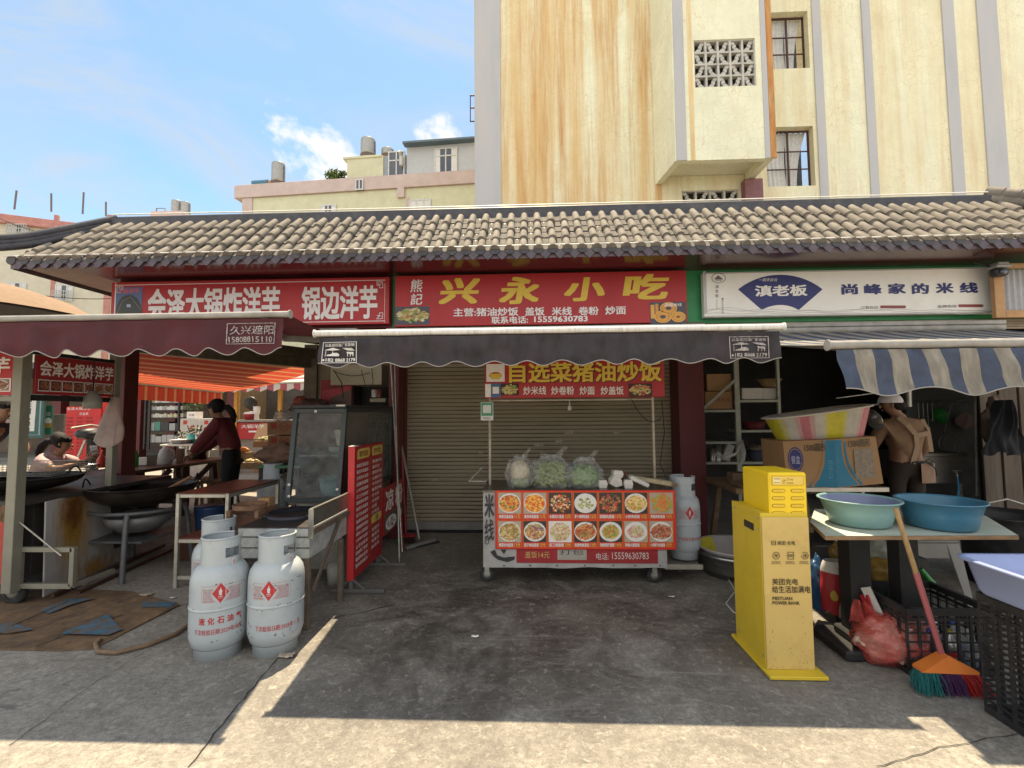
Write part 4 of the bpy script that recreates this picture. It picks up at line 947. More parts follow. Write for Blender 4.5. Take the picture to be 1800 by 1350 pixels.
# ================================================================== awnings
def awning(label, x0, x1, Yf, zf, xb0, xb1, Yb, zb, drop, nsc, mfab, mval, mbar, arms, nstripe=0, mats2=None, flare=0.0, rbar=0.02, amp=0.036):
    a = thing('awning', label, 'awning', ((x0 + x1) / 2, Yf, 0), 0, 'awnings over the stalls')
    q = MB(); nu = 24
    def fab(u, v):
        y = Yf + (Yb - Yf) * v; z = zf + (zb - zf) * v - 0.05 * sin(pi * v) + 0.006 * noise.noise(V((u * 8, v * 5, 0)))
        return (x0 + (xb0 - x0) * v + (x1 + (xb1 - x1) * v - x0 - (xb0 - x0) * v) * u, y, z)
    k = nstripe if nstripe else nu
    q.grid(fab, k, 8, 0, nstripe == 0, mfn=(lambda i, j: i % 2) if nstripe else None)
    q.build('fabric', mats2 or mfab, a, world=True)
    q = MB(); n = max(nsc * 10, k * 4)
    def val(u, v):
        sc = amp * 0.5 * (0.85 + 0.3 * noise.noise(V((u * nsc * 0.8, 3, zf)))) * cos(2 * pi * (u * nsc + 0.12 * noise.noise(V((u * 9, 1, zf)))))
        d = drop - (amp * 0.5 + sc) * 1.0
        wv = 0.012 * sin(2 * pi * u * nsc + 1.0) * v + 0.02 * noise.noise(V((u * 14, v * 2, zf))) + 0.007 * noise.noise(V((u * 60, v * 3, zf)))
        return (x0 + 0.02 + (x1 - x0 - 0.04) * u - flare * v * (1 - u) * 0, Yf - 0.018 - wv - flare * v, zf - 0.03 - d * v)
    if nstripe:
        q.grid(val, nstripe * 5, 8, 0, True, mfn=lambda i, j: (i // 5) % 2)
    else: q.grid(val, n, 8, 0, True)
    vo = q.build('valance', mats2 or mval, a, world=True)
    q = MB(); q.tube([val(i / n, 1) for i in range(n + 1)], 0.0035, 5); q.build('hem_piping', mat('hem_grey', (0.30, 0.28, 0.26), 0.7), vo, world=True)
    q = MB(); q.tube([(x0 - 0.015, Yf, zf), (x1 + 0.015, Yf, zf)], rbar, 12)
    q.tube([(x0 - 0.02, Yf, zf), (x0 - 0.012, Yf, zf)], rbar * 1.35, 14); q.tube([(x1 + 0.012, Yf, zf), (x1 + 0.02, Yf, zf)], rbar * 1.35, 14)
    q.build('front_bar', mbar, a, world=True)
    q = MB(); q.tube([(xb0, Yb - 0.02, zb + 0.02), (xb1, Yb - 0.02, zb + 0.02)], 0.045, 12); q.box((xb0, Yb - 0.07, zb + 0.05), (xb1, Yb + 0.03, zb + 0.09)); q.build('roller', mbar, a, world=True)
    for (ux, el) in arms:
        q = MB(); s_ = V((x0 + (x1 - x0) * ux, Yf + 0.03, zf - 0.03)); e_ = V((x0 + (x1 - x0) * ux + el * 0.15, Yb - 0.05, zb - 0.07)); m_ = (s_ + e_) / 2 + V((el, 0, -0.03))
        q.beam(s_, m_, 0.03, 0.05); q.beam(m_, e_, 0.035, 0.055); q.build('folding_arm', mbar, a, world=True)
    def flat(u, v):
        p = val(u, v); return (p[0], p[1] - 0.004, zf - 0.03 - (drop - amp * 0.5) * v)
    return a, vo, flat
fab_c = mat('charcoal_awning', (0.055, 0.045, 0.052), 0.85, var=0.3, sc=5, dirt=0.55, dcol=(0.075, 0.035, 0.055), stretch=(1, 1, 0.5), dsc=2.5, trans=0.06)
val_c = mat('charcoal_valance', (0.040, 0.036, 0.041), 0.8, var=0.5, sc=6, dirt=0.7, dcol=(0.055, 0.030, 0.044), stretch=(1.6, 1, 0.9), dsc=3, trans=0.1)
fab_l = mat('maroon_awning', (0.075, 0.018, 0.022), 0.85, var=0.25, sc=4, dirt=0.4, dcol=(0.04, 0.02, 0.025), trans=0.10)
val_l = mat('maroon_valance', (0.075, 0.014, 0.02), 0.75, var=0.3, sc=3, dirt=0.8, dcol=(0.045, 0.025, 0.032), stretch=(1.3, 1, 1), dsc=3.5, trans=0.12)
bar_w = mat('worn_white_bar', (0.66, 0.64, 0.60), 0.4, var=0.15, sc=6, dirt=0.8, dcol=(0.28, 0.27, 0.25), stretch=(14, 1, 1), dsc=2)
bar_g = mat('dusty_grey_bar', (0.30, 0.285, 0.26), 0.55, var=0.25, sc=10, dirt=0.5, dcol=(0.12, 0.11, 0.10))
aw_c, va_c, fn_c = awning('dark charcoal awning with scalloped front edge over the food cart', -1.40, 1.575, 3.02, 1.945, -1.62, 1.9, 5.26, 2.28, 0.2, 13, fab_c, val_c, bar_w, ((0.06, 0.5), (0.94, -0.5)))
aw_l, va_l, fn_l = awning('maroon awning with a wavy valance over the fried potato stall', -5.7, -1.52, 2.87, 2.045, -5.7, -1.95, 5.26, 2.29, 0.228, 18, fab_l, val_l, bar_g, ((0.45, 0.4), (0.96, -0.45)), amp=0.05)
sw = mat('stripe_cream', (0.25, 0.225, 0.185), 0.85, var=0.4, sc=16, dirt=0.75, dcol=(0.12, 0.105, 0.085), stretch=(1, 1, 0.25), dsc=6, trans=0.1); sb = mat('stripe_blue', (0.055, 0.07, 0.11), 0.85, var=0.3, sc=10, dirt=0.5, dcol=(0.035, 0.04, 0.05), trans=0.1)
aw_r, va_r, fn_r = awning('blue and cream striped awning with a curling valance at the right edge', 1.71, 4.5, 2.76, 1.79, 1.93, 5.05, 5.26, 2.27, 0.27, 6, None, None, bar_g, ((0.07, 0.5), (0.9, -0.4)), nstripe=29, mats2=[sb, sw], flare=0.06, rbar=0.024, amp=0.055)
def printed(parent, name, fn, mats, fill, lift=0.006):
    """lettering printed on a valance; fn maps the valance's own (u, v)"""
    mb = MB(); f = Bd(mb, fn=lambda u, v, e: V(fn(u, v)) + V((0, -1, 0)) * (lift + e)); fill(f); return mb.build(name, mats, parent, world=True)
def logo(f, u0, u1, icons=True):
    W_ = u1 - u0; U = lambda t: u0 + W_ * t; tv = 0.02
    vt, vb = 0.17, 0.93
    Vv = lambda t: vb + (vt - vb) * t
    f.frame(u0, vb, u1, vt, W_ * 0.02, -tv, 0, 0.0)
    f.text('云晶遮阳篷厂家直销', U(0.06), Vv(0.78), U(0.94), Vv(0.93), 0, 0.01, 0.0)
    f.text('182 8868 2179', U(0.12), Vv(0.07), U(0.95), Vv(0.24), 0, 0.03, 0.0); f.ell(U(0.065), Vv(0.14), W_ * 0.03, 0.04, 0, 0.0)
    f.poly([(U(0.05), Vv(0.62)), (U(0.28), Vv(0.74)), (U(0.5), Vv(0.64)), (U(0.3), Vv(0.60))], 0, 0.0); f.rect(U(0.09), Vv(0.32), U(0.105), Vv(0.6), 0, 0.0); f.rect(U(0.27), Vv(0.47), U(0.285), Vv(0.6), 0, 0.0)
    f.poly([(U(0.13), Vv(0.34)), (U(0.14), Vv(0.40)), (U(0.24), Vv(0.44)), (U(0.29), Vv(0.50)), (U(0.40), Vv(0.50)), (U(0.46), Vv(0.43)), (U(0.45), Vv(0.34))], 0, 0.0)
    f.poly([(U(0.56), Vv(0.72)), (U(0.86), Vv(0.70)), (U(0.94), Vv(0.58)), (U(0.72), Vv(0.60))], 0, 0.0); f.poly([(U(0.68), Vv(0.54)), (U(0.90), Vv(0.52)), (U(0.90), Vv(0.40)), (U(0.70), Vv(0.46))], 0, 0.0)
    for k in (0.7, 0.79, 0.87): f.rect(U(k), Vv(0.32), U(k + 0.025), Vv(0.46), 0, 0.0)
pr_w = ink((0.62, 0.60, 0.58), 0.7); pr_d = mat('worn_print', (0.36, 0.33, 0.32), 0.8, var=0.6, sc=60, dirt=0.6, dcol=(0.10, 0.06, 0.07), dsc=20)
printed(va_c, 'maker_label', fn_c, [pr_w], lambda f: logo(f, 0.010, 0.088)); printed(va_c, 'maker_label', fn_c, [pr_d], lambda f: logo(f, 0.893, 0.976))
def lab_l(f):
    f.frame(0.914, 0.78, 0.989, 0.13, 0.0012, -0.018, 0, 0.0)
    f.text('久兴遮阳', 0.919, 0.49, 0.986, 0.2, 0, 0.0, 0.0); f.text('15808815110', 0.918, 0.73, 0.985, 0.55, 0, 0.02, 0.0)
printed(va_l, 'maker_label', fn_l, [pr_d], lab_l)
# ================================================================== the food cart before the shutter
CY = 3.98
cart = thing('food_cart', 'wheeled steel food cart fronted by a red board of dish photographs', 'food cart', (0.32, 4.25, 0))
cx0, cx1 = wp(853, 900, CY).x, wp(1172, 900, CY).x; ztop = wp(1000, 861, CY).z; zbot = wp(1000, 994, CY).z
b = MB(); b.box((cx0 + 0.02, CY + 0.02, zbot + 0.02), (cx1 - 0.02, CY + 0.55, ztop - 0.02)); b.build('cabinet', mat('cart_sheet', (0.25, 0.24, 0.23), 0.5, metal=0.4, dirt=0.5), cart, world=True)
b = MB(); b.box((cx0 - 0.03, CY - 0.015, ztop - 0.02), (cx1 + 0.03, CY + 0.60, ztop)); ct = b.build('counter_top', mat('worn_steel_top', (0.16, 0.15, 0.14), 0.28, metal=0.7, var=0.3, sc=7, dirt=0.5, dcol=(0.05, 0.045, 0.04)), cart, world=True)
b = MB()
for (x, y) in ((cx0 + 0.015, CY + 0.30), (cx1 - 0.015, CY + 0.30)):
    b2 = MB(); zt_ = wp(1000, 640, CY + 0.3).z
    b2.tube([(x, y, ztop - 0.02), (x, y, zt_)], 0.012, 10); b2.build('post', mat('rusty_cream_post', (0.42, 0.36, 0.28), 0.6, var=0.2, dirt=0.7, dcol=(0.16, 0.07, 0.03), dsc=12), cart, world=True)
b = MB(); b.tube([(cx0 + 0.015, CY + 0.3, wp(1000, 703, CY + 0.3).z), (cx1 - 0.015, CY + 0.3, wp(1000, 703, CY + 0.3).z)], 0.009, 8); b.build('crossbar', MATS['rusty_cream_post'], cart, world=True)
b = MB(); f = pslab(b, 852, 626, 1167, 699, CY + 0.27, 0.02)
f.T('自选菜猪油炒饭', 895, 636, 1162, 672, 1, 0.03, 0.0045); f.T('自选菜猪油炒饭', 896.3, 637.3, 1163.3, 673.5, 6, 0.045, 0.0035)
f.R(855, 640, 887, 671, 2, 0.003); f.E(871, 660, 11, 6, 7, 0.0036); f.PL([(860, 657), (882, 657), (878, 667), (864, 667)], 1, 0.004)
for t, x0, x1 in (('炒米线', 920, 960), ('炒卷粉', 969, 1009), ('炒面', 1019, 1045), ('炒盖饭', 1056, 1096)): f.T(t, x0, 679, x1, 694, 2, 0.02)
f.FOOD(880, 674, 912, 695, [3, 4, 5, 8], 8, n=80, bgm=6, size=0.16); f.FOOD(1105, 674, 1146, 697, [3, 4, 9, 8], 9, n=90, bgm=6, size=0.15)
f.R(853, 675, 863, 698, 2, 0.004); f.R(863, 674, 880, 699, 10, 0.0045); f.R(866, 680, 877, 692, 2, 0.005)
b.build('overhead_sign', [mat('cart_sign_red', (0.40, 0.02, 0.025), 0.4, var=0.1, dirt=0.2, dcol=(0.2, 0.01, 0.01)), yellow_txt, white_txt] + VEG[:3] + [ink((0.05, 0.01, 0.01)), ink((0.45, 0.03, 0.03)), ink((0.6, 0.5, 0.2)), ink((0.45, 0.10, 0.05)), ink((0.07, 0.13, 0.28))], cart, world=True)
b = MB(); f = pslab(b, 845, 707, 867, 739, CY + 0.24, 0.006); f.R(846, 708, 866, 731, 1, 0.001); f.R(849, 712, 863, 726, 0, 0.002); f.T('微信支付', 850, 733.5, 862, 736.5, 2, 0.0)
tag(b.build('payment_card', [ink((0.6, 0.6, 0.58)), ink((0.05, 0.26, 0.14)), black_i], world=True), 'small green and white payment card tied to the left cart post', 'payment card')
# front board of fourteen dishes
PLATE = ink((0.72, 0.70, 0.66)); DB = ink((0.05, 0.035, 0.03)); DB2 = ink((0.42, 0.34, 0.26))
dish_c = dict(a=fc((0.72, 0.21, 0.04), (0.81, 0.39, 0.08), (0.59, 0.09, 0.03), (0.78, 0.55, 0.16), (0.21, 0.26, 0.05)), b=fc((0.81, 0.26, 0.03), (0.90, 0.47, 0.05), (0.72, 0.10, 0.03), (0.86, 0.62, 0.18)),
              c=fc((0.65, 0.10, 0.03), (0.78, 0.39, 0.16), (0.47, 0.07, 0.03), (0.81, 0.60, 0.39), (0.13, 0.17, 0.04)), d=fc((0.72, 0.72, 0.55), (0.39, 0.47, 0.16), (0.81, 0.78, 0.68), (0.29, 0.22, 0.13)),
              e=fc((0.55, 0.07, 0.04), (0.39, 0.13, 0.07), (0.65, 0.26, 0.10), (0.13, 0.21, 0.04), (0.26, 0.05, 0.04)), f=fc((0.78, 0.52, 0.18), (0.65, 0.26, 0.07), (0.81, 0.65, 0.33), (0.39, 0.42, 0.10)),
              g=fc((0.65, 0.26, 0.07), (0.29, 0.39, 0.05), (0.72, 0.18, 0.04), (0.59, 0.36, 0.13)), h=fc((0.52, 0.33, 0.12), (0.36, 0.21, 0.07), (0.68, 0.49, 0.23), (0.26, 0.26, 0.08)),
              i=fc((0.65, 0.34, 0.10), (0.26, 0.12, 0.21), (0.78, 0.52, 0.26), (0.33, 0.36, 0.10), (0.39, 0.16, 0.08)), j=fc((0.65, 0.52, 0.33), (0.55, 0.26, 0.13), (0.47, 0.47, 0.18), (0.75, 0.62, 0.44)),
              k=fc((0.55, 0.13, 0.05), (0.72, 0.29, 0.10), (0.39, 0.08, 0.04), (0.26, 0.26, 0.08)), l=fc((0.45, 0.39, 0.08), (0.26, 0.31, 0.05), (0.65, 0.47, 0.16), (0.52, 0.21, 0.07)),
              m=fc((0.59, 0.29, 0.26), (0.44, 0.49, 0.16), (0.72, 0.47, 0.39), (0.65, 0.65, 0.39)), n=fc((0.45, 0.13, 0.07), (0.59, 0.26, 0.13), (0.33, 0.09, 0.05), (0.52, 0.39, 0.26)))
order = 'abcdefghijklmn'
names_ = [('麻婆豆腐盖饭', '11元'), ('番茄鸡蛋盖饭', '11元'), ('水煮肉片盖饭', '12元'), ('萝卜炖排骨盖饭', '12元'), ('回锅肉盖饭', '13元'), ('小炒肉盖饭', '13元'), ('青椒肉丝盖饭', '13元'),
          ('腌菜炒肉盖饭', '13元'), ('茄子肉沫盖饭', '13元'), ('红三剁盖饭', '13元'), ('鱼香肉丝盖饭', '13元'), ('泡椒猪肝盖饭', '14元'), ('青椒火腿盖饭', '15元'), ('小米辣牛肉沫盖饭', '15元')]
b = MB(); f = pslab(b, 871, 862, 1187, 966, CY - 0.035, 0.012)
ms = [mat('menu_board_red', (0.62, 0.035, 0.02), 0.4, var=0.05), PLATE, ink((0.66, 0.50, 0.10)), DB, DB2, ink((0.55, 0.14, 0.02))]; off = {}
for k in order: off[k] = len(ms); ms += dish_c[k]
for i, k in enumerate(order):
    c, r = i % 7, i // 7; x0 = 876 + c * 44.4; y0 = 866 + r * 50
    f.FR(x0 - 1.3, y0 - 1.3, x0 + 41, y0 + 46.5, 0.7, 5, 0.0015)
    idx = list(range(off[k], off[k] + len(dish_c[k])))
    f.FOOD(x0, y0, x0 + 39.6, y0 + 37, idx, 40 + i, n=130, plate=None if i in (4, 2, 6) else 1, bgm=(4, 4, 3, 3, 3, 3, 4, 4, 3, 1, 3, 3, 4, 4)[i], size=0.11, long=2.8 if k in 'gkhi' else 1.8,
           rx=(0.46, 0.46, 0.47, 0.36, 0.47, 0.47, 0.49, 0.45, 0.44, 0.46, 0.47, 0.38, 0.36, 0.47)[i], ry=(0.41, 0.43, 0.44, 0.30, 0.46, 0.36, 0.44, 0.42, 0.36, 0.44, 0.36, 0.33, 0.30, 0.36)[i], e=0.002)
    f.T(names_[i][0], x0 + 1, y0 + 38.5, x0 + 26.5, y0 + 45, 1, 0.03, 0.003); f.T(names_[i][1], x0 + 28.5, y0 + 38, x0 + 38.5, y0 + 45.3, 2, 0.02, 0.003)
b.build('menu_board', ms, cart, world=True)
# skirt cloth with ink painting and the red strip below
cloth = mat('grubby_white_cloth', (0.36, 0.35, 0.34), 0.9, var=0.2, sc=7, dirt=0.6, dcol=(0.16, 0.15, 0.14), dsc=6)
b = MB(); p0, p1 = wp(849, 864, CY - 0.012), wp(1173, 999, CY - 0.012)
b.grid(lambda u, v: (p0.x + (p1.x - p0.x) * u, CY - 0.012 + 0.006 * noise.noise(V((u * 9, v * 3, 0))), p1.z + 0.014 * noise.noise(V((u * 6, 0, 2))) * (1 - v) + (p0.z - p1.z) * v), 40, 8)
f = PB(b, 849, 864, 1173, 999, CY - 0.018)
f.R(908, 964, 1156, 990, 1, 0.001); f.T('盖饭14元', 923, 969, 966, 981, 2, 0.0, 0.002); f.R(980, 966, 1031, 984, 4, 0.002); f.T('打包', 984, 966.5, 1026, 975, 5, 0.0, 0.003)
f.T('电话:', 1048, 972, 1070, 984, 3, 0.0, 0.002); f.T('15559630783', 1076, 971, 1140, 983, 3, 0.0, 0.002)
f.T('米', 852, 868, 868, 910, 5, 0.03, 0.002); f.T('线', 852, 912, 868, 950, 5, 0.02, 0.002)
f.PL([(862, 970), (870, 966), (874, 976), (886, 980), (905, 978), (904, 984), (892, 988), (876, 984), (868, 978)], 5, 0.002); f.PL([(880, 966), (890, 966), (886, 974)], 5, 0.002); f.O(856, 952, 4, 5, 1.2, 5, 0.002, 14)
for x_ in (886, 932, 979, 1028, 1078, 1116, 1160): f.E(x_, 994, 1.6, 1.4, 5, 0.004, 8)
b.build('skirt_cloth', [cloth, mat('strip_red', (0.30, 0.02, 0.025), 0.6, dirt=0.3), ink((0.5, 0.36, 0.12)), ink((0.55, 0.5, 0.47)), ink((0.33, 0.31, 0.27)), ink((0.03, 0.03, 0.033))], cart, world=True)
def caster(parent, x, y, r, fork=True, wd=0.03):
    q = MB(); q.M = Matrix.Translation((x, y, r)) @ RY(0) @ RX(pi / 2)
    q.lathe([(r * 0.55, -wd / 2), (r * 0.9, -wd / 2), (r, -wd * 0.3), (r, wd * 0.3), (r * 0.9, wd / 2), (r * 0.55, wd / 2)], 24)
    wo = q.build('caster', rubber, parent, world=True)
    q = MB(); q.M = Matrix.Translation((x, y, r)) @ RX(pi / 2); q.lathe([(0.001, -wd * 0.45), (r * 0.3, -wd * 0.52), (r * 0.56, -wd * 0.4), (r * 0.56, wd * 0.4), (r * 0.3, wd * 0.52), (0.001, wd * 0.45)], 20); q.build('hub', mat('dull_hub', (0.28, 0.27, 0.25), 0.5, metal=0.5, dirt=0.5), wo, world=True)
    if fork:
        q = MB(); q.box((x - 0.02, y - wd * 0.8, r * 0.9), (x + 0.02, y - wd * 0.62, r * 2.3)); q.box((x - 0.02, y + wd * 0.62, r * 0.9), (x + 0.02, y + wd * 0.8, r * 2.3)); q.box((x - 0.03, y - wd * 0.9, r * 2.3), (x + 0.03, y + wd * 0.9, r * 2.4)); q.build('fork', alu, wo, world=True)
for (x, y) in ((gp(857, 1020).x, CY + 0.09), (gp(1152, 1026).x, CY + 0.09), (gp(857, 1020).x + 0.02, CY + 0.48), (gp(1152, 1026).x - 0.02, CY + 0.48)): caster(cart, x, y, 0.062)
b = MB(); p = wp(1165, 990, CY + 0.12); b.box((p.x, CY + 0.06, p.z - 0.02), (p.x + 0.30, CY + 0.40, p.z)); b.box((p.x + 0.0, CY + 0.05, p.z - 0.03), (p.x + 0.31, CY + 0.07, p.z + 0.01)); b.build('bottle_shelf', alu, cart, world=True)
b = MB(); a = wp(824, 846, CY + 0.35); b.tube([a, wp(855, 846, CY + 0.3)], 0.009, 8); b.tube([a, wp(848, 822, CY + 0.45)], 0.009, 8); b.build('push_handle', alu, cart, world=True)
b = MB(); wire(wp(1110, 702, CY + 0.29), wp(1162, 735, CY + 0.29), 0.1, 14, 0.004, b); b.tube([wp(1163, 705, CY + 0.28), wp(1168, 760, CY + 0.29), wp(1160, 815, CY + 0.3), wp(1176, 850, CY + 0.25)], 0.004, 6)
b.build('loose_wire', rubber, cart, world=True)
b = MB(); p = wp(1001, 713, CY + 0.28); b.tube([(p.x, p.y, p.z + 0.05), (p.x, p.y, p.z)], 0.004, 6); b.lathe([(0.012, 0.0), (0.018, -0.01), (0.018, -0.04), (0.001, -0.045)], 10, c=tuple(p)); b.build('bulb_holder', mat('old_white_plastic', (0.45, 0.43, 0.4), 0.5), cart, world=True)
# things lying on the counter
CT = ztop
def at(px, py, Y): p = wp(px, py, Y); return V((p.x, Y, CT + 0.001))
bagf = film('clear_bag', (0.7, 0.71, 0.7), 0.17, 0.08); bagw = film('milky_bag', (0.62, 0.62, 0.60), 0.42, 0.25)
def bag(name, label, c, r, seed, ftop=True, fm=None, cat='plastic bag', grp='bags of food on the cart'):
    t = thing(name, label, cat, c, 0, grp); q = MB()
    blob(q, (0, 0, r[2] * 0.72), (r[0] * 1.06, r[1] * 1.06, r[2] * 1.04), 0, seed, 0.2, 3.0, 72, 40, True, 1.05, 0.09)
    if ftop:
        for s_ in (-1, 1):
            k = V((s_ * r[0] * 0.2, 0, r[2] * 1.62)); e = V((s_ * r[0] * (0.75 if s_ > 0 else 0.35), 0, r[2] * (2.25 if s_ > 0 else 1.9)))
            q.grid(lambda u, v: k + (e - k) * v + V(((u - 0.5) * r[0] * (0.55 - 0.35 * v), 0.014 * sin(u * 11 + v * 5) * 1, 0.012 * sin(u * 9))), 10, 6)
    q.build('bag_film', fm or bagf, t); return t
t1 = bag('bag_of_noodles', 'knotted clear bag of pale noodles, leftmost on the cart counter', at(914, 858, CY + 0.16), (0.118, 0.11, 0.145), 1)
b = MB(); r_ = random.Random(5)
for i in range(70):
    a = r_.uniform(0, 6.28); q = [V((0.075 * cos(a + k * 0.9) * (0.5 + 0.5 * sin(i + k)), 0.07 * sin(a + k * 0.8), 0.11 + 0.075 * sin(i * 1.3 + k * 0.9))) for k in range(6)]; b.tube(q, 0.0035, 4, 0)
blob(b, (0, 0, 0.13), (0.088, 0.08, 0.105), 0, 2, 0.1)
b.build('noodles', mat('pale_noodle', (0.52, 0.45, 0.32), 0.6, var=0.3, sc=40), t1)
b = MB(); blob(b, (0.01, -0.03, 0.045), (0.075, 0.06, 0.055), 0, 6, 0.3, 3); b.build('chopped_greens', mat('chopped_green', (0.20, 0.24, 0.13), 0.7, var=0.7, sc=60), t1)
t2 = bag('bag_of_green_beans', 'bulging clear bag full of long green beans in the middle of the counter', at(968, 858, CY + 0.17), (0.185, 0.14, 0.15), 3)
b = MB()
for i in range(210):
    a = r_.uniform(0, pi); c = V((r_.uniform(-0.125, 0.125), r_.uniform(-0.11, 0.06), r_.uniform(0.025, 0.195))); c.x *= 1 - 0.3 * (c.z / 0.17); d = V((cos(a), 0.3 * sin(a * 3), 0.5 * sin(a)))
    b.tube([c - d * 0.055, c - d * 0.02 + V((0, 0, 0.012)), c + d * 0.025 + V((0, 0, 0.012)), c + d * 0.06], [0.003, 0.0052, 0.005, 0.002], 5, i % 2)
b.build('green_beans', [mat('bean_green', (0.17, 0.26, 0.05), 0.45, var=0.3, sc=30), mat('bean_pale', (0.32, 0.38, 0.12), 0.45, var=0.3, sc=30)], t2)
t3 = bag('bag_of_greens', 'clear handled bag of leafy greens at the right of the beans', at(1027, 858, CY + 0.15), (0.15, 0.12, 0.135), 5)
b = MB(); blob(b, (0, -0.01, 0.09), (0.125, 0.095, 0.095), 0, 9, 0.35, 3.5); b.build('greens', mat('leafy_green', (0.16, 0.27, 0.09), 0.6, var=0.8, sc=45), t3)
b = MB(); blob(b, (0, 0, 0.075), (0.10, 0.07, 0.10), 0, 12, 0.25, 3.4, 40, 22, True, 1, 0.06); tag(b.build('blue_bag', mat('blue_bag_film', (0.015, 0.05, 0.18), 0.3, var=0.3, sc=12), at=at(1010, 850, CY + 0.36)), 'tied dark blue plastic bag behind the greens on the counter', 'plastic bag', 'bags of food on the cart')
foam = mat('foam_box', (0.58, 0.56, 0.52), 0.7, var=0.08, sc=30)
def foambox(label, p, s, rz, tilt=0.0, dz=0.0):
    q = MB(); M = T(0, 0, dz) @ RY(tilt); w_, d_, h_ = s
    vs = [M @ V((x * w_ / 2 * k, y * d_ / 2 * k, z)) for (z, k) in ((0, 0.8), (h_ * 0.48, 1), (h_ * 0.52, 1.04), (h_, 0.82)) for (x, y) in ((-1, -1), (1, -1), (1, 1), (-1, 1))]
    q.add(vs, [(3, 2, 1, 0), (12, 13, 14, 15)] + [(r * 4 + i, r * 4 + (i + 1) % 4, r * 4 + 4 + (i + 1) % 4, r * 4 + 4 + i) for r in range(3) for i in range(4)])
    tag(q.build('takeaway_box', foam, at=p, rz=rz), label, 'takeaway box', 'foam takeaway boxes on the cart')
foambox('lone white foam box nearest the bag of greens', at(1059, 856, CY + 0.10), (0.075, 0.06, 0.065), 0.1)
foambox('white foam box under the top one, left in the pile', at(1076, 855, CY + 0.10), (0.08, 0.065, 0.075), 0.3, 0.5, 0.02)
foambox('white foam box under the top one, right in the pile', at(1089, 855, CY + 0.11), (0.07, 0.06, 0.075), -0.2, -0.35, 0.012)
foambox('white foam box balanced on top of the little pile', at(1085, 855, CY + 0.11), (0.085, 0.07, 0.06), 0.15, 0.08, 0.085)
foambox('white foam box standing between the pile and the tray', at(1104, 857, CY + 0.08), (0.072, 0.065, 0.07), 0.0)
b = MB(); b.M = RY(0.45); b.box((-0.085, -0.05, 0.0), (0.085, 0.05, 0.035), 0, 0.008); b.box((-0.075, -0.04, 0.0352), (0.075, 0.04, 0.038), 1); p = at(1121, 852, CY + 0.10); p.z += 0.04; tag(b.build('foam_tray', [foam, ink((0.5, 0.5, 0.55))], at=p), 'wrapped white foam tray tilted beside the leeks', 'tray')
b = MB()
for i in range(16):
    y = r_.uniform(-0.035, 0.035); z = 0.015 + r_.uniform(0, 0.03); b.tube([(-0.17, y * 0.6, z + 0.05), (0.0, y, z + 0.02), (0.13, y * 0.8, z)], [0.003, 0.006, 0.009], 5, 0)
    b.tube([(0.13, y * 0.8, z), (0.17, y * 1.5, z - 0.008)], [0.010, 0.003], 5, 1)
tag(b.build('leek_bundle', [mat('leek_pale', (0.45, 0.38, 0.24), 0.6, var=0.3, sc=30), mat('leek_root', (0.22, 0.15, 0.09), 0.9)], at=at(1152, 858, CY + 0.12)), 'bundle of pale leeks lying at the right end of the counter', 'leeks')
j = thing('sauce_jar', 'dark sauce jar with a red lid behind the foam boxes', 'jar', at(1094, 846, CY + 0.28))
b = MB(); b.lathe([(0.001, 0), (0.03, 0), (0.032, 0.01), (0.032, 0.07), (0.026, 0.085)], 18); b.build('body', mat('jar_sauce', (0.06, 0.02, 0.01), 0.15), j)
b = MB(); b.lathe([(0.03, 0.085), (0.031, 0.10), (0.0, 0.102)], 18); b.build('lid', ink((0.30, 0.03, 0.02)), j)
# ================================================================== the yellow charging cabinet
KY = 2.70
kio = thing('power_bank_cabinet', 'tall yellow power bank rental cabinet standing alone on the concrete', 'rental cabinet', (1.40, 2.86, 0))
ky_paint = mat('kiosk_yellow', (0.60, 0.43, 0.03), 0.42, var=0.05, sc=5, dirt=0.25, dcol=(0.4, 0.26, 0.05), dsc=7)
ky_front = mat('kiosk_tan_yellow', (0.56, 0.40, 0.13), 0.5, var=0.08, sc=4, dirt=0.5, dcol=(0.33, 0.21, 0.06), dsc=5)
ky_bright = mat('charger_yellow', (0.80, 0.55, 0.015), 0.32, var=0.04, sc=6, dirt=0.15, dcol=(0.5, 0.3, 0.03), dsc=9)
kx0, kx1 = wp(1349, 1170, KY).x, wp(1433, 1170, KY).x; kz = wp(1345, 903, KY).z
kyb = 3.08
b = MB(); b.box((kx0 - 0.02, KY - 0.07, 0.004), (kx1 + 0.03, kyb + 0.04, 0.022)); b.build('base_plate', ky_paint, kio, world=True)
b = MB(); b.box((kx0, KY + 0.012, 0.022), (kx1, kyb, kz)); b.box((kx0 - 0.004, KY + 0.01, 0.022), (kx0, kyb, kz + 0.004), 0, 0.001)
sidep = b.build('cabinet_body', ky_paint, kio, world=True)
b = MB(); b.box((kx0 - 0.007, KY + 0.09, kz - 0.115), (kx0 - 0.002, KY + 0.21, kz - 0.075), 0, 0.001); b.build('hand_slot', black_i, kio, world=True)
b = MB()
for (y, z) in ((KY + 0.03, kz - 0.03), (KY + 0.03, kz - 0.09), (kyb - 0.05, kz - 0.03), (KY + 0.03, 0.08), (kyb - 0.05, 0.08)):
    b.M = T(kx0 - 0.005, y, z) @ RY(-pi / 2); b.lathe([(0.007, 0), (0.005, 0.003), (0.0, 0.0035)], 10)
b.M = None; b.build('screws', steel, kio, world=True)
b = MB(); b.box((kx0, KY, 0.022), (kx1, KY + 0.012, kz - 0.02))
f = PB(b, 1349, 905, 1433, 1180, KY)
KI = 1; dx = -3
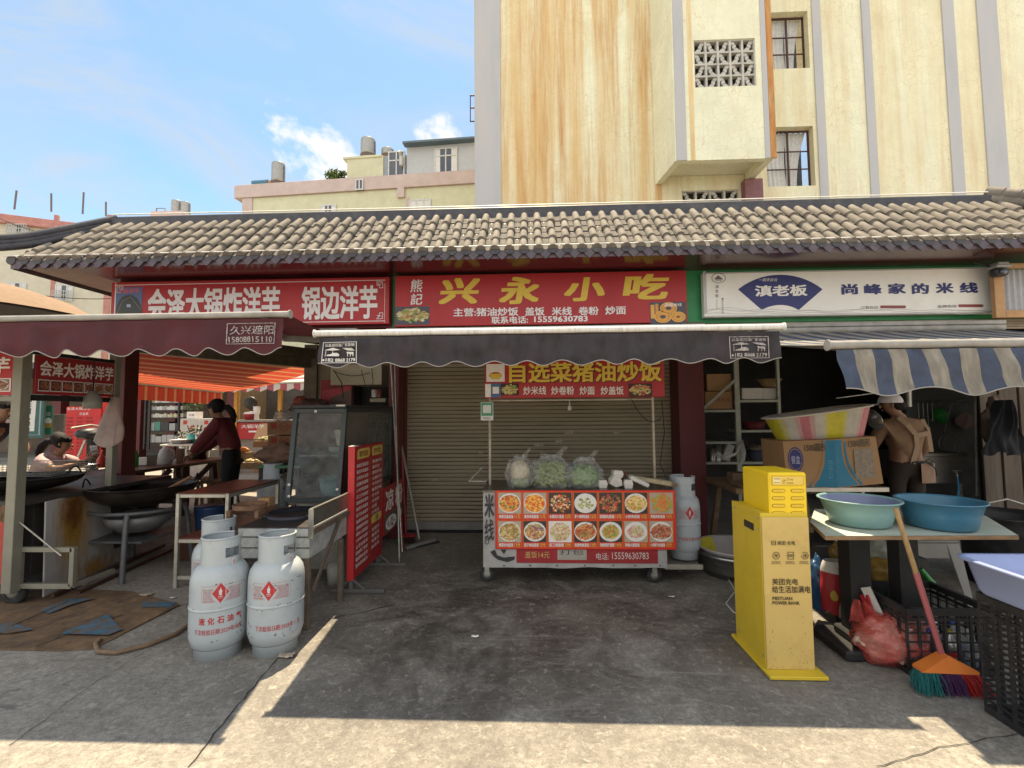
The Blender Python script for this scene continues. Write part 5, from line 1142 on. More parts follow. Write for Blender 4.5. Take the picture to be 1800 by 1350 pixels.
f.FR(1355.5, 950.5, 1363.5, 958, 0.8, KI); f.T('美团', 1357, 952.5, 1362, 956, KI, 0.0); f.T('美团·充电', 1366, 950.5, 1397, 958, KI, 0.012)
f.O(1364, 976.5, 6.4, 6.6, 0.9, KI); f.T('羊', 1360, 973, 1368, 980, KI, 0.015)
f.FR(1384, 970, 1395, 975, 0.9, KI); f.R(1382, 976, 1397, 977, KI); f.FR(1384, 978, 1395, 983, 0.9, KI)
f.O(1414.5, 976.5, 6.4, 6.6, 0.9, KI, a0=-2.4, a1=3.2); f.T('送', 1410.5, 973, 1418.5, 980, KI, 0.015)
for x_, t in ((1356, '免押租借'), (1381, '随借随还'), (1405, '购物配送')): f.T(t, x_, 986, x_ + 15, 989.3, KI, 0.0); f.R(x_ - 1, 990.5, x_ + 17, 991.1, KI)
f.T('美团充电', 1357, 1016.5, 1402, 1028, KI, 0.018); f.T('给生活加满电', 1357, 1029.5, 1424, 1042, KI, 0.018)
f.T('MEITUAN', 1357.5, 1048.5, 1392, 1054.5, KI, 0.025); f.T('POWER BANK', 1357.5, 1056.5, 1405, 1062.5, KI, 0.025)
b.build('front_panel', [ky_front, ink((0.06, 0.04, 0.02))], kio, world=True)
ux0, ux1, uz = wp(1352, 850, KY + 0.015).x, wp(1419, 850, KY + 0.015).x, wp(1400, 831, KY + 0.015).z
b = MB(); b.box((ux0, KY + 0.02, kz - 0.12), (ux1, kyb - 0.03, uz), 0, 0.008)
b.M = T(ux0, 0, 0)
b.M = None
f = PB(b, 1352, 831, 1419, 910, KY + 0.019)
f.RR(1356, 836, 1413, 853.5, 1.5, 1, 0.0015); f.RR(1357.5, 837.5, 1411.5, 852, 1, 2, 0.0022)
f.R(1359, 839, 1371, 850.5, 3, 0.003); f.T('扫码租借', 1360, 840, 1370, 843, 4, 0.0, 0.0035); f.T('共享充电', 1360, 846.5, 1370, 849.5, 4, 0.0, 0.0035)
f.T('扫码', 1375, 843, 1381, 846, 4, 0.0, 0.003); f.O(1384.5, 842.5, 2, 2.2, 0.6, 4, 0.003, 10); f.T('取宝', 1388, 841.5, 1394, 844.5, 4, 0.0, 0.003); f.T('归还租借', 1382, 847.5, 1394, 850.5, 4, 0.0, 0.003); f.O(1377, 848.5, 2, 2.2, 0.6, 4, 0.003, 10)
for k in range(4):
    for x_ in (1357, 1390):
        y_ = 859.5 + 13.2 * k; w_ = 23
        f.RR(x_, y_, x_ + w_, y_ + 6, 3, 5, 0.0015); f.RR(x_ + 1, y_ + 0.9, x_ + w_ - 1, y_ + 5.1, 2.1, 0, 0.0024); f.RR(x_ + 3, y_ + 1.8, x_ + w_ - 3, y_ + 4.2, 1.2, 6, 0.003)
b.build('charger_unit', [ky_bright, ink((0.60, 0.36, 0.02)), ink((0.72, 0.5, 0.10)), ink((0.72, 0.62, 0.3)), ink((0.2, 0.12, 0.02)), ink((0.25, 0.13, 0.01)), ink((0.7, 0.45, 0.05))], kio, world=True)
b = MB(); r_ = random.Random(77); f = PB(b, 1349, 905, 1433, 1180, KY)
for k in range(46):
    x, y = r_.uniform(1352, 1430), 1176 - 90 * r_.random() ** 2; L = r_.uniform(0.6, 5); a = r_.uniform(0.6, 1.9); f.L([(x, y), (x + L * cos(a), y - L * abs(sin(a)))], r_.uniform(0.3, 0.8), 0, 0.0012 + k * 0.00001)
b.build('scuff_marks', mat('scuff_grey', (0.26, 0.17, 0.055), 0.9, var=0.4, sc=60), kio, world=True)
b = MB(); pts = [gp(1218, 978), gp(1245, 1005), gp(1282, 1022), gp(1293, 1040), gp(1276, 1062), gp(1290, 1078), gp(1312, 1086), gp(1318, 1100)]
pp = []
for a, c in zip(pts, pts[1:]): pp += [a + (c - a) * k / 4 + V((0, 0, 0.006)) for k in range(4)]
pp.append(V((kx0 + 0.02, kyb + 0.02, 0.08))); b.tube(pp, 0.0045, 6)
tag(b.build('power_cable', mat('white_cord', (0.6, 0.58, 0.54), 0.5), world=True), 'white power cable snaking over the ground to the yellow cabinet', 'cable')
# ================================================================== table with two basins
tab = thing('folding_table', 'chipped pale board table on black square pedestals, two basins on it', 'table', (2.1, 2.85, 0))
TZ = 0.75
tp = [gp(1424, 917, TZ), gp(1451, 942, TZ), gp(1790, 941, TZ), gp(1735, 908, TZ), gp(1690, 890, TZ), gp(1432, 895, TZ)]
b = MB(); n_ = len(tp); vs = [(p.x, p.y, TZ) for p in tp] + [(p.x, p.y, TZ - 0.022) for p in tp]
b.add(vs, [tuple(range(n_)), tuple(range(2 * n_ - 1, n_ - 1, -1))]); top = b
o = b.build('table_top', mat('worn_table_laminate', (0.42, 0.46, 0.40), 0.5, var=0.15, sc=5, dirt=0.5, dcol=(0.22, 0.2, 0.16), dsc=4), tab, world=True)
b = MB(); b.add([(p.x + 0, p.y, z) for p in tp for z in (TZ - 0.001, TZ - 0.022)], [(2 * i, 2 * i + 1, (2 * i + 3) % (2 * n_), (2 * i + 2) % (2 * n_)) for i in range(n_)])
b.v = [(x + (x - 2.1) * 0.002, y - 0.001, z) for x, y, z in b.v]
b.build('edge_band', mat('swollen_chipboard', (0.24, 0.15, 0.08), 0.85, var=0.4, sc=30, dirt=0.5, dcol=(0.08, 0.05, 0.03), stretch=(0.3, 0.3, 2)), tab, world=True)
blk = mat('black_pedestal', (0.018, 0.018, 0.02), 0.55, var=0.4, sc=8, dirt=0.4, dcol=(0.06, 0.05, 0.045))
for (px, pb, wd, Y) in ((1502, 1095, 0.12, 3.0), (1588, 1060, 0.11, 2.98)):
    x = wp(px, 1000, Y).x; q = MB(); q.box((x - wd / 2, Y - wd / 2, 0.11), (x + wd / 2, Y + wd / 2, TZ - 0.024), 0, 0.006)
    q.box((x - wd * 0.75, Y - wd * 0.75, 0.06), (x + wd * 0.75, Y + wd * 0.75, 0.11), 0, 0.01); q.box((x - wd * 1.5, Y - wd * 1.5, 0.004), (x + wd * 1.5, Y + wd * 1.5, 0.06), 0, 0.012)
    q.build('pedestal', blk, tab, world=True)
def basin(name, label, c, r, h, m, minside, grp=None, sx=1.0, tilt=None, rz=0.0, bot=0.72, rim=0.025, cat='basin'):
    t = thing(name, label, cat, c, rz, grp)
    q = MB()
    prof = [(0.001, 0.004), (r * bot * 0.9, 0.0), (r * bot, 0.012), (r * (bot + (0.93 - bot) * 0.5), h * 0.52), (r * (bot + (0.93 - bot) * 0.52), h * 0.54), (r * 0.93, h * 0.93), (r * 0.99, h * 0.945), (r, h * 0.975), (r * 0.985, h), (r * 0.93, h * 0.985), (r * 0.915, h * 0.95)]
    q.M = tilt; q.lathe(prof, 40, 0, sx=sx); q.build('shell', m, t)
    q = MB(); q.M = tilt; q.lathe([(r * 0.915, h * 0.95), (r * (bot - 0.02), 0.035), (r * bot * 0.85, 0.018), (0.001, 0.016)], 40, 0, sx=sx); q.build('inside', minside, t)
    return t
teal = mat('pale_teal_plastic', (0.20, 0.34, 0.33), 0.35, var=0.08, sc=4, dirt=0.2, dcol=(0.15, 0.22, 0.22)); lilac = mat('lilac_blue_plastic', (0.17, 0.20, 0.32), 0.4, var=0.1)
bluep = mat('steel_blue_plastic', (0.045, 0.15, 0.23), 0.32, var=0.1, sc=4, dirt=0.25, dcol=(0.04, 0.09, 0.12))
c1 = gp(1503, 893, TZ + 0.12); c1 = wp(1503, 905, 2.93); c2 = wp(1648, 915, 2.86)
basin('basin', 'pale teal plastic basin with a lilac inside on the left of the table', (wp(1503, 880, 2.93).x, 2.90, TZ + 0.002), 0.210, 0.150, teal, lilac, 'basins on the table')
basin('basin', 'larger steel-blue plastic basin on the right of the table', (wp(1646, 890, 2.86).x, 2.84, TZ + 0.002), 0.208, 0.155, bluep, bluep, 'basins on the table', bot=0.76)
# broom leaning on the table
br_t = gp(1575, 892, TZ + 0.08); p_h = wp(1655, 1150, 2.60)
broom = thing('broom', 'broom with an orange head and teal, purple and red bristles leaning on the table', 'broom', (p_h.x, 2.6, 0))
A, Bq = wp(1574, 893, 2.56), wp(1656, 1152, 2.62); mid = A + (Bq - A) * 0.45
b = MB(); b.tube([A, mid], [0.0115, 0.0125], 10, 0); b.build('wooden_handle', mat('handle_wood', (0.34, 0.22, 0.10), 0.6, var=0.3, sc=20, stretch=(6, 6, 1)), broom, world=True)
b = MB(); b.tube([mid + (A - mid).normalized() * 0.01, Bq], [0.0145, 0.014], 10); b.build('pink_sleeve', mat('pink_sleeve', (0.38, 0.11, 0.12), 0.45, var=0.12, dirt=0.3), broom, world=True)
b = MB(); b.tube([Bq, Bq + V((0.012, -0.012, -0.055))], [0.017, 0.02], 8); b.build('tape', mat('grey_tape', (0.3, 0.29, 0.33), 0.4, var=0.4, sc=40), broom, world=True)
h0, h1, h2 = wp(1612, 1172, 2.58), wp(1662, 1150, 2.60), wp(1712, 1176, 2.56)
b = MB(); nY = V((0.0, 0.03, 0)); 
vs = [h0 - nY, h1 - nY * 0.6, h2 - nY, h2 - nY + V((0, 0, -0.014)), h0 - nY + V((0, 0, -0.014))]; vs2 = [v + nY * 2 for v in vs]
b.add(vs + vs2, [(0, 1, 2, 3, 4), (9, 8, 7, 6, 5)] + [(i, i + 5, (i + 1) % 5 + 5, (i + 1) % 5) for i in range(5)]); b.build('head', mat('broom_orange', (0.60, 0.17, 0.03), 0.4, var=0.08, dirt=0.2), broom, world=True)
brm = [mat('bristle_teal', (0.03, 0.17, 0.17), 0.5, var=0.5, sc=90), mat('bristle_purple', (0.085, 0.03, 0.10), 0.5, var=0.5, sc=90), mat('bristle_red', (0.42, 0.025, 0.02), 0.5, var=0.5, sc=90)]
for k in range(3):
    b = MB(); r_ = random.Random(k)
    for i in range(330):
        u = (k + r_.random()) / 3; s_ = h0 + (h2 - h0) * u + V((0, r_.uniform(-0.028, 0.028), -0.012)); sp = (u - 0.45) * 0.09 + r_.uniform(-0.012, 0.012)
        e_ = V((s_.x + sp, s_.y - 0.03 + r_.uniform(-0.035, 0.035), 0.004 + r_.uniform(0, 0.012))); m_ = (s_ + e_) / 2 + V((sp * 0.1, r_.uniform(-0.012, 0.012), 0.008))
        b.tube([s_, m_, e_], [0.0016, 0.0018, 0.0012], 3, 0, False, False)
    b.build('bristles', brm[k], broom, world=True)
# red bag of rubbish
c = gp(1585, 1175); rb = thing('rubbish_bag', 'translucent red plastic bag of scraps slumped beside the broom', 'rubbish bag', (c.x, c.y + 0.06, 0))
b = MB(); blob(b, (0.02, 0.02, 0.115), (0.215, 0.15, 0.155), 0, 21, 0.16, 2.0, 72, 44, True, 1.0, 0.045)
blob(b, (0.03, 0.02, 0.105), (0.19, 0.13, 0.13), 1, 22, 0.3, 3.0, 40, 24, True, 1.0, 0.06)
b.grid(lambda u, v: V((-0.10 - 0.05 * v + (u - 0.5) * (0.24 - 0.19 * v), 0.02 + 0.02 * sin(u * 13 + 2 * v), 0.20 + 0.13 * v + 0.012 * sin(u * 9))), 20, 8); b.build('bag_film', [film('red_film', (0.45, 0.07, 0.06), 0.5, 0.12), mat('bag_scraps', (0.55, 0.38, 0.3), 0.8, var=0.8, sc=16, dirt=0.7, dcol=(0.14, 0.06, 0.04), dsc=12)], rb)
# sacks and stock under the table
sk = thing('rice_sack', 'red and white woven rice sack hanging its corner behind the table pedestal', 'sack', gp(1470, 1082))
sx, sY = wp(1466, 1030, 3.25).x, 3.25; zs0, zs1 = wp(1466, 1076, sY).z, wp(1466, 985, sY).z
b = MB()
def sackf(u, v):
    a = 2 * pi * u; bul = 0.65 + 0.35 * sin(pi * (0.12 + 0.8 * v)); return V((sx + 0.085 * cos(a) * bul + 0.012 * noise.noise(V((cos(a) * 2, sin(a) * 2, v * 4))) + 0.01 * (v - .5), sY + 0.06 * sin(a) * bul, zs0 + (zs1 - zs0) * v + 0.02 * sin(a * 2 + 1) * (1 - v)))
b.grid(sackf, 24, 14, 0, True, True, mfn=lambda i, j: 1 if (8 <= i < 18 and j < 11) else 0)
f = Bd(b, fn=lambda u, v, e: V(sackf(0.68 + 0.22 * u, v)) + V((0.3, -1, 0)).normalized() * (0.004 + e))
f.poly([(0.35, 0.70), (0.75, 0.72), (0.78, 0.92), (0.34, 0.9)], 1, 0.0); f.text('米', 0.42, 0.74, 0.7, 0.88, 0, 0.0, 0.001); f.ell(0.0, 0.38, 0.2, 0.10, 2, 0.001)
b.build('woven_cloth', [mat('sack_white', (0.55, 0.53, 0.50), 0.6, var=0.12, dirt=0.3), mat('sack_red', (0.36, 0.025, 0.03), 0.5, var=0.1), ink((0.5, 0.36, 0.06))], sk, world=True)
for nm, lab, px, py, Y, r, m, sd in (('yellow_bag', 'mustard yellow bag of stock behind the pedestal under the table', 1545, 1005, 3.35, (0.14, 0.10, 0.11), ((0.32, 0.19, 0.04), 0.35), 31),
        ('green_bag', 'dark green plastic sack under the table below the yellow bag', 1545, 1050, 3.3, (0.14, 0.1, 0.12), ((0.02, 0.10, 0.05), 0.35), 32),
        ('clear_sack', 'cloudy clear bag above the mustard bag under the table', 1540, 960, 3.4, (0.15, 0.1, 0.12), ((0.30, 0.31, 0.27), 0.3), 33),
        ('ochre_bag', 'small ochre bag above the rice sack under the table', 1478, 972, 3.35, (0.07, 0.07, 0.07), ((0.3, 0.19, 0.05), 0.4), 34),
        ('blue_sack', 'blue plastic bag in the gap beside the yellow cabinet', 1440, 1030, 3.35, (0.07, 0.08, 0.2), ((0.02, 0.07, 0.16), 0.35), 35),
        ('grey_sack', 'grey-white crumpled bag behind the red rubbish bag', 1553, 1085, 3.15, (0.13, 0.09, 0.09), ((0.35, 0.35, 0.34), 0.4), 36)):
    p = wp(px, py, Y); q = MB(); blob(q, (0, 0, r[2] * 0.72), r, 0, sd, 0.22, 2.6, 36, 22, True, 1, 0.06)
    tag(q.build(nm, mat(nm + '_film', m[0], m[1], var=0.35, sc=10), at=(p.x, Y, max(0.0, p.z - r[2] * 0.72))), lab, 'bag', 'bags heaped under the table')
b = MB(); p0 = wp(1588, 1000, 3.42); bk_y = 3.5
tag(MB().box((wp(1440, 1000, 3.5).x, 3.34, 0), (wp(1600, 1000, 3.5).x, 3.62, 0.42)).build('stock_crate', mat('stock_dark', (0.05, 0.045, 0.04), 0.8), world=True), 'low dark crate under the table with the bags heaped on it', 'crate')
p = wp(1522, 1040, 2.88); b = MB(); b.add([p + V((0, 0, 0.12)), p + V((0.085, 0.0, -0.09)), p + V((0.02, 0.03, -0.10)), p + V((-0.01, 0.03, 0.1))], [(0, 1, 2, 3)]); 
fl = MB(); fl.M = None; fl.beam(wp(1521, 1032, 2.9), wp(1545, 1082, 2.86), 0.012, 0.05, 0); fl.beam(wp(1519, 1045, 2.91), wp(1533, 1088, 2.87), 0.012, 0.055, 1)
tag(fl.build('folded_packet', [sign_edge, mat('packet_red', (0.35, 0.02, 0.03), 0.4)], world=True), 'folded red and white packet standing above the red rubbish bag', 'packet')
# grey plastic stool
st = thing('plastic_stool', 'grey plastic stool with arched leg openings behind the black crate', 'stool', gp(1650, 1040))
sY = 3.45; s0, s1 = wp(1606, 955, sY).x, wp(1686, 955, sY).x; sz = wp(1650, 950, sY).z
grey_pl = mat('grey_plastic', (0.22, 0.215, 0.205), 0.4, var=0.08, dirt=0.3)
b = MB(); sd_ = 0.34; sp = 0.05
b.box((s0, sY, sz - 0.02), (s1, sY + sd_, sz), 0, 0.008); b.build('seat', grey_pl, st, world=True)
for (xa, ya, dx_, dy_) in ((s0, sY, -1, -1), (s1, sY, 1, -1), (s1, sY + sd_, 1, 1), (s0, sY + sd_, -1, 1)):
    q = MB(); w_ = 0.055
    q.add([(xa, ya, sz - 0.02), (xa - dx_ * w_ * 1.5, ya, sz - 0.02), (xa - dx_ * w_ * 1.2, ya, sz - 0.13), (xa - dx_ * w_ * 0.6 + dx_ * sp, ya + dy_ * sp, 0), (xa + dx_ * sp, ya + dy_ * sp, 0)], [(0, 1, 2, 3, 4)])
    q.add([(xa, ya, sz - 0.02), (xa, ya - dy_ * w_ * 1.5, sz - 0.02), (xa, ya - dy_ * w_ * 1.2, sz - 0.13), (xa + dx_ * sp, ya - dy_ * w_ * 0.6 + dy_ * sp, 0), (xa + dx_ * sp, ya + dy_ * sp, 0)], [(0, 1, 2, 3, 4)])
    q.build('leg', grey_pl, st, world=True)
q = MB(); q.add([(s0, sY, sz - 0.02), (s1, sY, sz - 0.02), (s1, sY, sz - 0.12), (s0, sY, sz - 0.12)], [(0, 1, 2, 3)]); q.add([(s1, sY, sz - 0.02), (s1, sY + sd_, sz - 0.02), (s1, sY + sd_, sz - 0.12), (s1, sY, sz - 0.12)], [(0, 1, 2, 3)]); q.build('apron', grey_pl, st, world=True)
b = MB(); a = wp(1618, 1000, 3.3); b.tube([a, wp(1640, 1028, 3.3)], [0.014, 0.024], 10); b.tube([wp(1640, 1028, 3.3), wp(1643, 1034, 3.3)], [0.02, 0.008], 8, 1)
tag(b.build('green_bottle', [mat('green_plastic', (0.03, 0.22, 0.04), 0.3), white_txt], world=True), 'small green squeeze bottle tipped beside the stool', 'bottle')
# black plastic crates
def crate(label, x0, x1, y0, y1, z0, z1, rows, cols, lip=0.02, grp='black plastic crates'):
    t = thing('plastic_crate', label, 'crate', ((x0 + x1) / 2, (y0 + y1) / 2, z0), 0, grp)
    def wall(nm, P, U, L):
        q = MB(); U = V(U); H = z1 - z0; tn = U.cross(V((0, 0, 1)))
        def bar(a0, a1, c0, c1, th=0.010, off=0.0):
            vs = [V(P) + U * a + V((0, 0, c)) + tn * (o + off) for o in (0, -th) for (a, c) in ((a0, c0), (a1, c0), (a1, c1), (a0, c1))]
            q.add(vs, [(0, 1, 2, 3), (7, 6, 5, 4), (0, 4, 5, 1), (1, 5, 6, 2), (2, 6, 7, 3), (3, 7, 4, 0)])
        bar(0, L, 0, 0.03, 0.014, 0.003); bar(0, L, H - 0.035, H, 0.024, 0.008); bar(0, L, H * 0.86 - 0.018, H * 0.86, 0.01, 0.001)
        for i in range(cols + 1): bar(max(0, L * i / cols - 0.007), min(L, L * i / cols + 0.007), 0.03, H - 0.035, 0.012, 0.002 if i not in (0, cols) else 0.004)
        for k in range(1, rows): bar(0, L, 0.03 + (H - 0.065) * k / rows - 0.0035, 0.03 + (H - 0.065) * k / rows + 0.0035, 0.008)
        q.build(nm, blackpl, t, world=True)
    wall('side_wall', (x0, y0, z0), (1, 0, 0), x1 - x0); wall('side_wall', (x1, y1, z0), (-1, 0, 0), x1 - x0)
    wall('side_wall', (x0, y1, z0), (0, -1, 0), y1 - y0); wall('side_wall', (x1, y0, z0), (0, 1, 0), y1 - y0)
    q = MB(); q.box((x0, y0, z0 + 0.002), (x1, y1, z0 + 0.014)); q.build('floor', blackpl, t, world=True)
    return t
pa = wp(1570, 1100, 2.78); pc1 = wp(1722, 1100, 2.66)
crate('black slatted crate of empty bottles under the table edge', 2.00, 2.47, 2.70, 3.12, 0.002, 0.35, 6, 7)
r_ = random.Random(3)
for i in range(9):
    px_, py_ = 2.06 + (i % 4) * 0.105, 2.76 + (i // 4) * 0.10
    t = thing('drink_bottle', ['empty clear bottle', 'empty clear bottle with a blue cap', 'empty can with a red band'][i % 3] + ' lying in the slatted crate', 'bottle', (px_, py_, 0.03), 0, 'empties in the slatted crate')
    q = MB(); q.lathe([(0.001, 0), (0.03, 0.0), (0.032, 0.02), (0.03, 0.09), (0.031, 0.12), (0.012, 0.16), (0.012, 0.175)], 14); q.build('body', film('bottle_pet', (0.5, 0.55, 0.6), 0.45, 0.08) if i % 3 < 2 else mat('can_silver', (0.5, 0.5, 0.5), 0.3, metal=0.7), t)
    q = MB(); q.lathe([(0.0315, 0.05), (0.0325, 0.052), (0.0325, 0.085), (0.0315, 0.087)], 14); q.build('paper_band', [ink((0.45, 0.45, 0.5)), ink((0.05, 0.1, 0.45)), ink((0.5, 0.04, 0.04))][i % 3], t)
    q = MB(); q.lathe([(0.014, 0.172), (0.014, 0.188), (0.0, 0.189)], 12); q.build('cap', [white_txt, ink((0.05, 0.1, 0.5)), ink((0.4, 0.3, 0.05))][i % 3], t)
cb = gp(1733, 1262); cx_ = cb.x + 0.04
crate('tall black crate at the right edge under the blue tub', cx_, cx_ + 0.50, 1.98, 2.40, 0.004, 0.55, 17, 6)
# blue tub on the crate
tub = thing('tub', 'rectangular periwinkle blue plastic tub on top of the tall black crate', 'tub', (cx_ + 0.24, 2.2, 0.555))
lav = mat('periwinkle_plastic', (0.27, 0.32, 0.52), 0.4, var=0.07, sc=4, dirt=0.2, dcol=(0.2, 0.22, 0.3))
def rrect(x0, x1, y0, y1, r, z, n=6): return [V((cx + r * cos(a + pi / 2 * k / n), cy + r * sin(a + pi / 2 * k / n), z)) for (cx, cy, a) in ((x1 - r, y1 - r, 0), (x0 + r, y1 - r, pi / 2), (x0 + r, y0 + r, pi), (x1 - r, y0 + r, 1.5 * pi)) for k in range(n + 1)]
def loops(mb, L, m=0, cap0=True, capn=False):
    n = len(L[0]); mb.add([p for l in L for p in l], [(i * n + j, i * n + (j + 1) % n, (i + 1) * n + (j + 1) % n, (i + 1) * n + j) for i in range(len(L) - 1) for j in range(n)], m, True)
    if cap0: mb.add(L[0], [tuple(range(n))[::-1]], m)
    if capn: mb.add(L[-1], [tuple(range(n))], m)
x0t, x1t, y0t, y1t = -0.30, 0.36, -0.24, 0.24; ht = 0.16
b = MB(); loops(b, [rrect(x0t + 0.05, x1t - 0.05, y0t + 0.05, y1t - 0.05, 0.05, 0.0), rrect(x0t + 0.035, x1t - 0.035, y0t + 0.035, y1t - 0.035, 0.06, 0.02), rrect(x0t + 0.012, x1t - 0.012, y0t + 0.012, y1t - 0.012, 0.06, ht - 0.02), rrect(x0t - 0.012, x1t + 0.012, y0t - 0.012, y1t + 0.012, 0.07, ht - 0.012),
      rrect(x0t - 0.014, x1t + 0.014, y0t - 0.014, y1t + 0.014, 0.07, ht), rrect(x0t + 0.012, x1t - 0.012, y0t + 0.012, y1t - 0.012, 0.06, ht), rrect(x0t + 0.04, x1t - 0.04, y0t + 0.04, y1t - 0.04, 0.05, 0.03)], 0, True, True)
b.build('shell', lav, tub)
# ================================================================== kitchen behind: cardboard box, striped bath, cook
bxY = 4.15
rk = thing('work_rack', 'dim steel rack table holding up the big cardboard box', 'rack', (wp(1465, 850, bxY).x, bxY + 0.3, 0))
r0, r1, rz_ = wp(1385, 850, bxY).x, wp(1560, 850, bxY).x, wp(1465, 856, bxY).z
b = MB(); b.box((r0, bxY - 0.02, rz_ - 0.04), (r1, bxY + 0.5, rz_)); b.build('shelf_top', steel, rk, world=True)
for (x, y) in ((wp(1468, 860, bxY).x, bxY + 0.0), (wp(1520, 860, bxY).x, bxY + 0.02), (r0 + 0.03, bxY + 0.48), (r1 - 0.03, bxY + 0.48)):
    q = MB(); q.box((x - 0.013, y, 0), (x + 0.013, y + 0.026, rz_ - 0.04)); q.build('leg', alu, rk, world=True)
b = MB(); b.box((r0, bxY + 0.02, 0.28), (r1, bxY + 0.48, 0.30)); b.build('lower_shelf', darksteel, rk, world=True)
cbx = thing('cardboard_box', 'large bent cardboard box printed blue and navy, reading 1500 round', 'box', (wp(1465, 850, bxY).x, bxY, rz_ + 0.001))
b = MB(); TLp, BLp, MT, MBm, TRp, BRp = wp(1376, 776, bxY - 0.02), wp(1384, 855, bxY), wp(1467, 772, bxY - 0.12), wp(1470, 858, bxY - 0.10), wp(1539, 767, bxY + 0.02), wp(1553, 850, bxY + 0.03)
bl_ = Bd(b, BLp, MBm, TLp, MT); br_ = Bd(b, MBm, BRp, MT, TRp)
for q in (bl_, br_): q.rect(0, 0, 1, 1, 0, 0.0)
bk = V((0.03, 0.45, 0)); b.add([TLp, MT, TRp, TRp + bk, TLp + bk], [(0, 1, 2, 3, 4)]); b.add([BLp, TLp, TLp + bk, BLp + bk], [(0, 1, 2, 3)]); b.add([BRp, TRp, TRp + bk, BRp + bk], [(0, 1, 2, 3)]); b.add([BLp, MBm, BRp, BRp + bk, BLp + bk], [(4, 3, 2, 1, 0)])
def curve_(f, pts, w, m, e): f.line(pts, w, w * 1.3, m, e)
arc = lambda cx, cy, rx, ry, a0, a1, n=14: [(cx + rx * cos(a0 + (a1 - a0) * i / n), cy + ry * sin(a0 + (a1 - a0) * i / n)) for i in range(n + 1)]
bl_.poly([(0.74, 0.98), (1, 0.98), (1, 0.01), (0.42, 0.01)] + [(0.42 + 0.40 * sin(t * pi / 2), 0.01 + 0.97 * (1 - cos(t * pi / 2)) ** 0.8) for t in (0.3, 0.6, 0.85)], 1, 0.002)
curve_(bl_, [(0.50, 0.01), (0.66, 0.22), (0.76, 0.5), (0.80, 0.97)], 0.05, 0, 0.003)
br_.poly([(0, 0.98), (0.16, 0.98)] + [(0.16 + 0.30 * (t ** 2) - 0.04 * sin(pi * t), 0.98 - 0.96 * t) for t in (0.25, 0.5, 0.75, 1.0)] + [(0, 0.01)], 1, 0.002)
curve_(br_, [(0.24 + 0.30 * (t ** 2) - 0.04 * sin(pi * t), 0.98 - 0.96 * t) for t in (0.05, 0.25, 0.5, 0.75, 1.0)], 0.045, 1, 0.0025)
bl_.ell(0.22, 0.60, 0.155, 0.27, 2, 0.003); bl_.ell(0.22, 0.60, 0.135, 0.235, 0, 0.0035); bl_.ell(0.22, 0.60, 0.125, 0.218, 2, 0.004); bl_.text('餐盒', 0.13, 0.50, 0.31, 0.68, 3, 0.0, 0.005)
bl_.text('1500圆形', 0.41, 0.76, 0.82, 0.93, 4, 0.015, 0.005); br_.text('1500圆形', 0.31, 0.80, 0.84, 0.97, 4, 0.008, 0.005); br_.rect(0.42, 0.14, 0.86, 0.76, 5, 0.003); bl_.text('圆形', 0.86, 0.18, 0.96, 0.58, 6, 0.0, 0.004)
b.build('carton', [card_m, mat('print_blue', (0.035, 0.19, 0.30), 0.7, var=0.1, dirt=0.3, dcol=(0.1, 0.15, 0.15)), navy, ink((0.4, 0.4, 0.5)), ink((0.03, 0.025, 0.02)), mat('torn_label', (0.27, 0.22, 0.17), 0.9, var=0.3, sc=30), ink((0.10, 0.30, 0.42))], cbx, world=True)
bt = thing('bath_tub', 'big cream plastic bath with pink and yellow stripes tilted on the box', 'tub', wp(1465, 775, bxY + 0.15))
L0, L1, Rr0, Rr1 = wp(1366, 737, bxY), wp(1391, 775, bxY), wp(1551, 711, bxY), wp(1538, 767, bxY)
b = MB()
def btf(u, v):
    """u round the rim, v up; a long oval whose long axis is the picture's left-right"""
    a = 2 * pi * u; top = (L0 + Rr0) / 2; bot = (L1 + Rr1) / 2; tx = (Rr0 - L0) / 2; bx_ = (Rr1 - L1) / 2
    se = lambda c_: (abs(c_) ** 0.75) * (1 if c_ > 0 else -1)
    hx = bx_ + (tx * 0.955 - bx_) * v; c_ = bot + (top - bot) * v; dy = 0.19 + 0.06 * v
    return c_ + hx * se(cos(a)) + V((0, 0.2 - dy * se(sin(a)), 0))
def btx(i): c_ = cos(2 * pi * (i + 0.5) / 120); return abs(c_) ** 0.75 * (1 if c_ > 0 else -1)
def bmat(i, j):
    x = btx(i)
    for lo, hi, m_, s_ in ((-0.08, 0.22, 1, 3), (-0.64, -0.46, 2, 4), (0.66, 0.93, 2, 4), (-1.1, -0.95, 1, 3)):
        if lo < x < hi: return m_
        if lo - 0.08 < x < hi + 0.08: return s_
    return 0
b.grid(btf, 120, 8, 0, True, True, mfn=bmat); b.add([btf(i / 30, 0) for i in range(30)], [tuple(range(30))])
b.build('shell', [mat('bath_cream', (0.50, 0.46, 0.40), 0.4, var=0.2, sc=9, dirt=0.4, dcol=(0.36, 0.29, 0.22)), mat('bath_yellow', (0.55, 0.48, 0.035), 0.4, var=0.2, sc=9), mat('bath_pink', (0.52, 0.17, 0.20), 0.4, var=0.3, sc=8), mat('bath_pale_yellow', (0.52, 0.48, 0.2), 0.4), mat('bath_pale_pink', (0.52, 0.32, 0.30), 0.4)], bt, world=True)
b = MB(); rimf = lambda k, ex, dz: [(btf(i / 60, 1) - (L0 + Rr0) / 2 - V((0, 0.2, 0))) * ex + (L0 + Rr0) / 2 + V((0, 0.2, dz)) for i in range(60)]
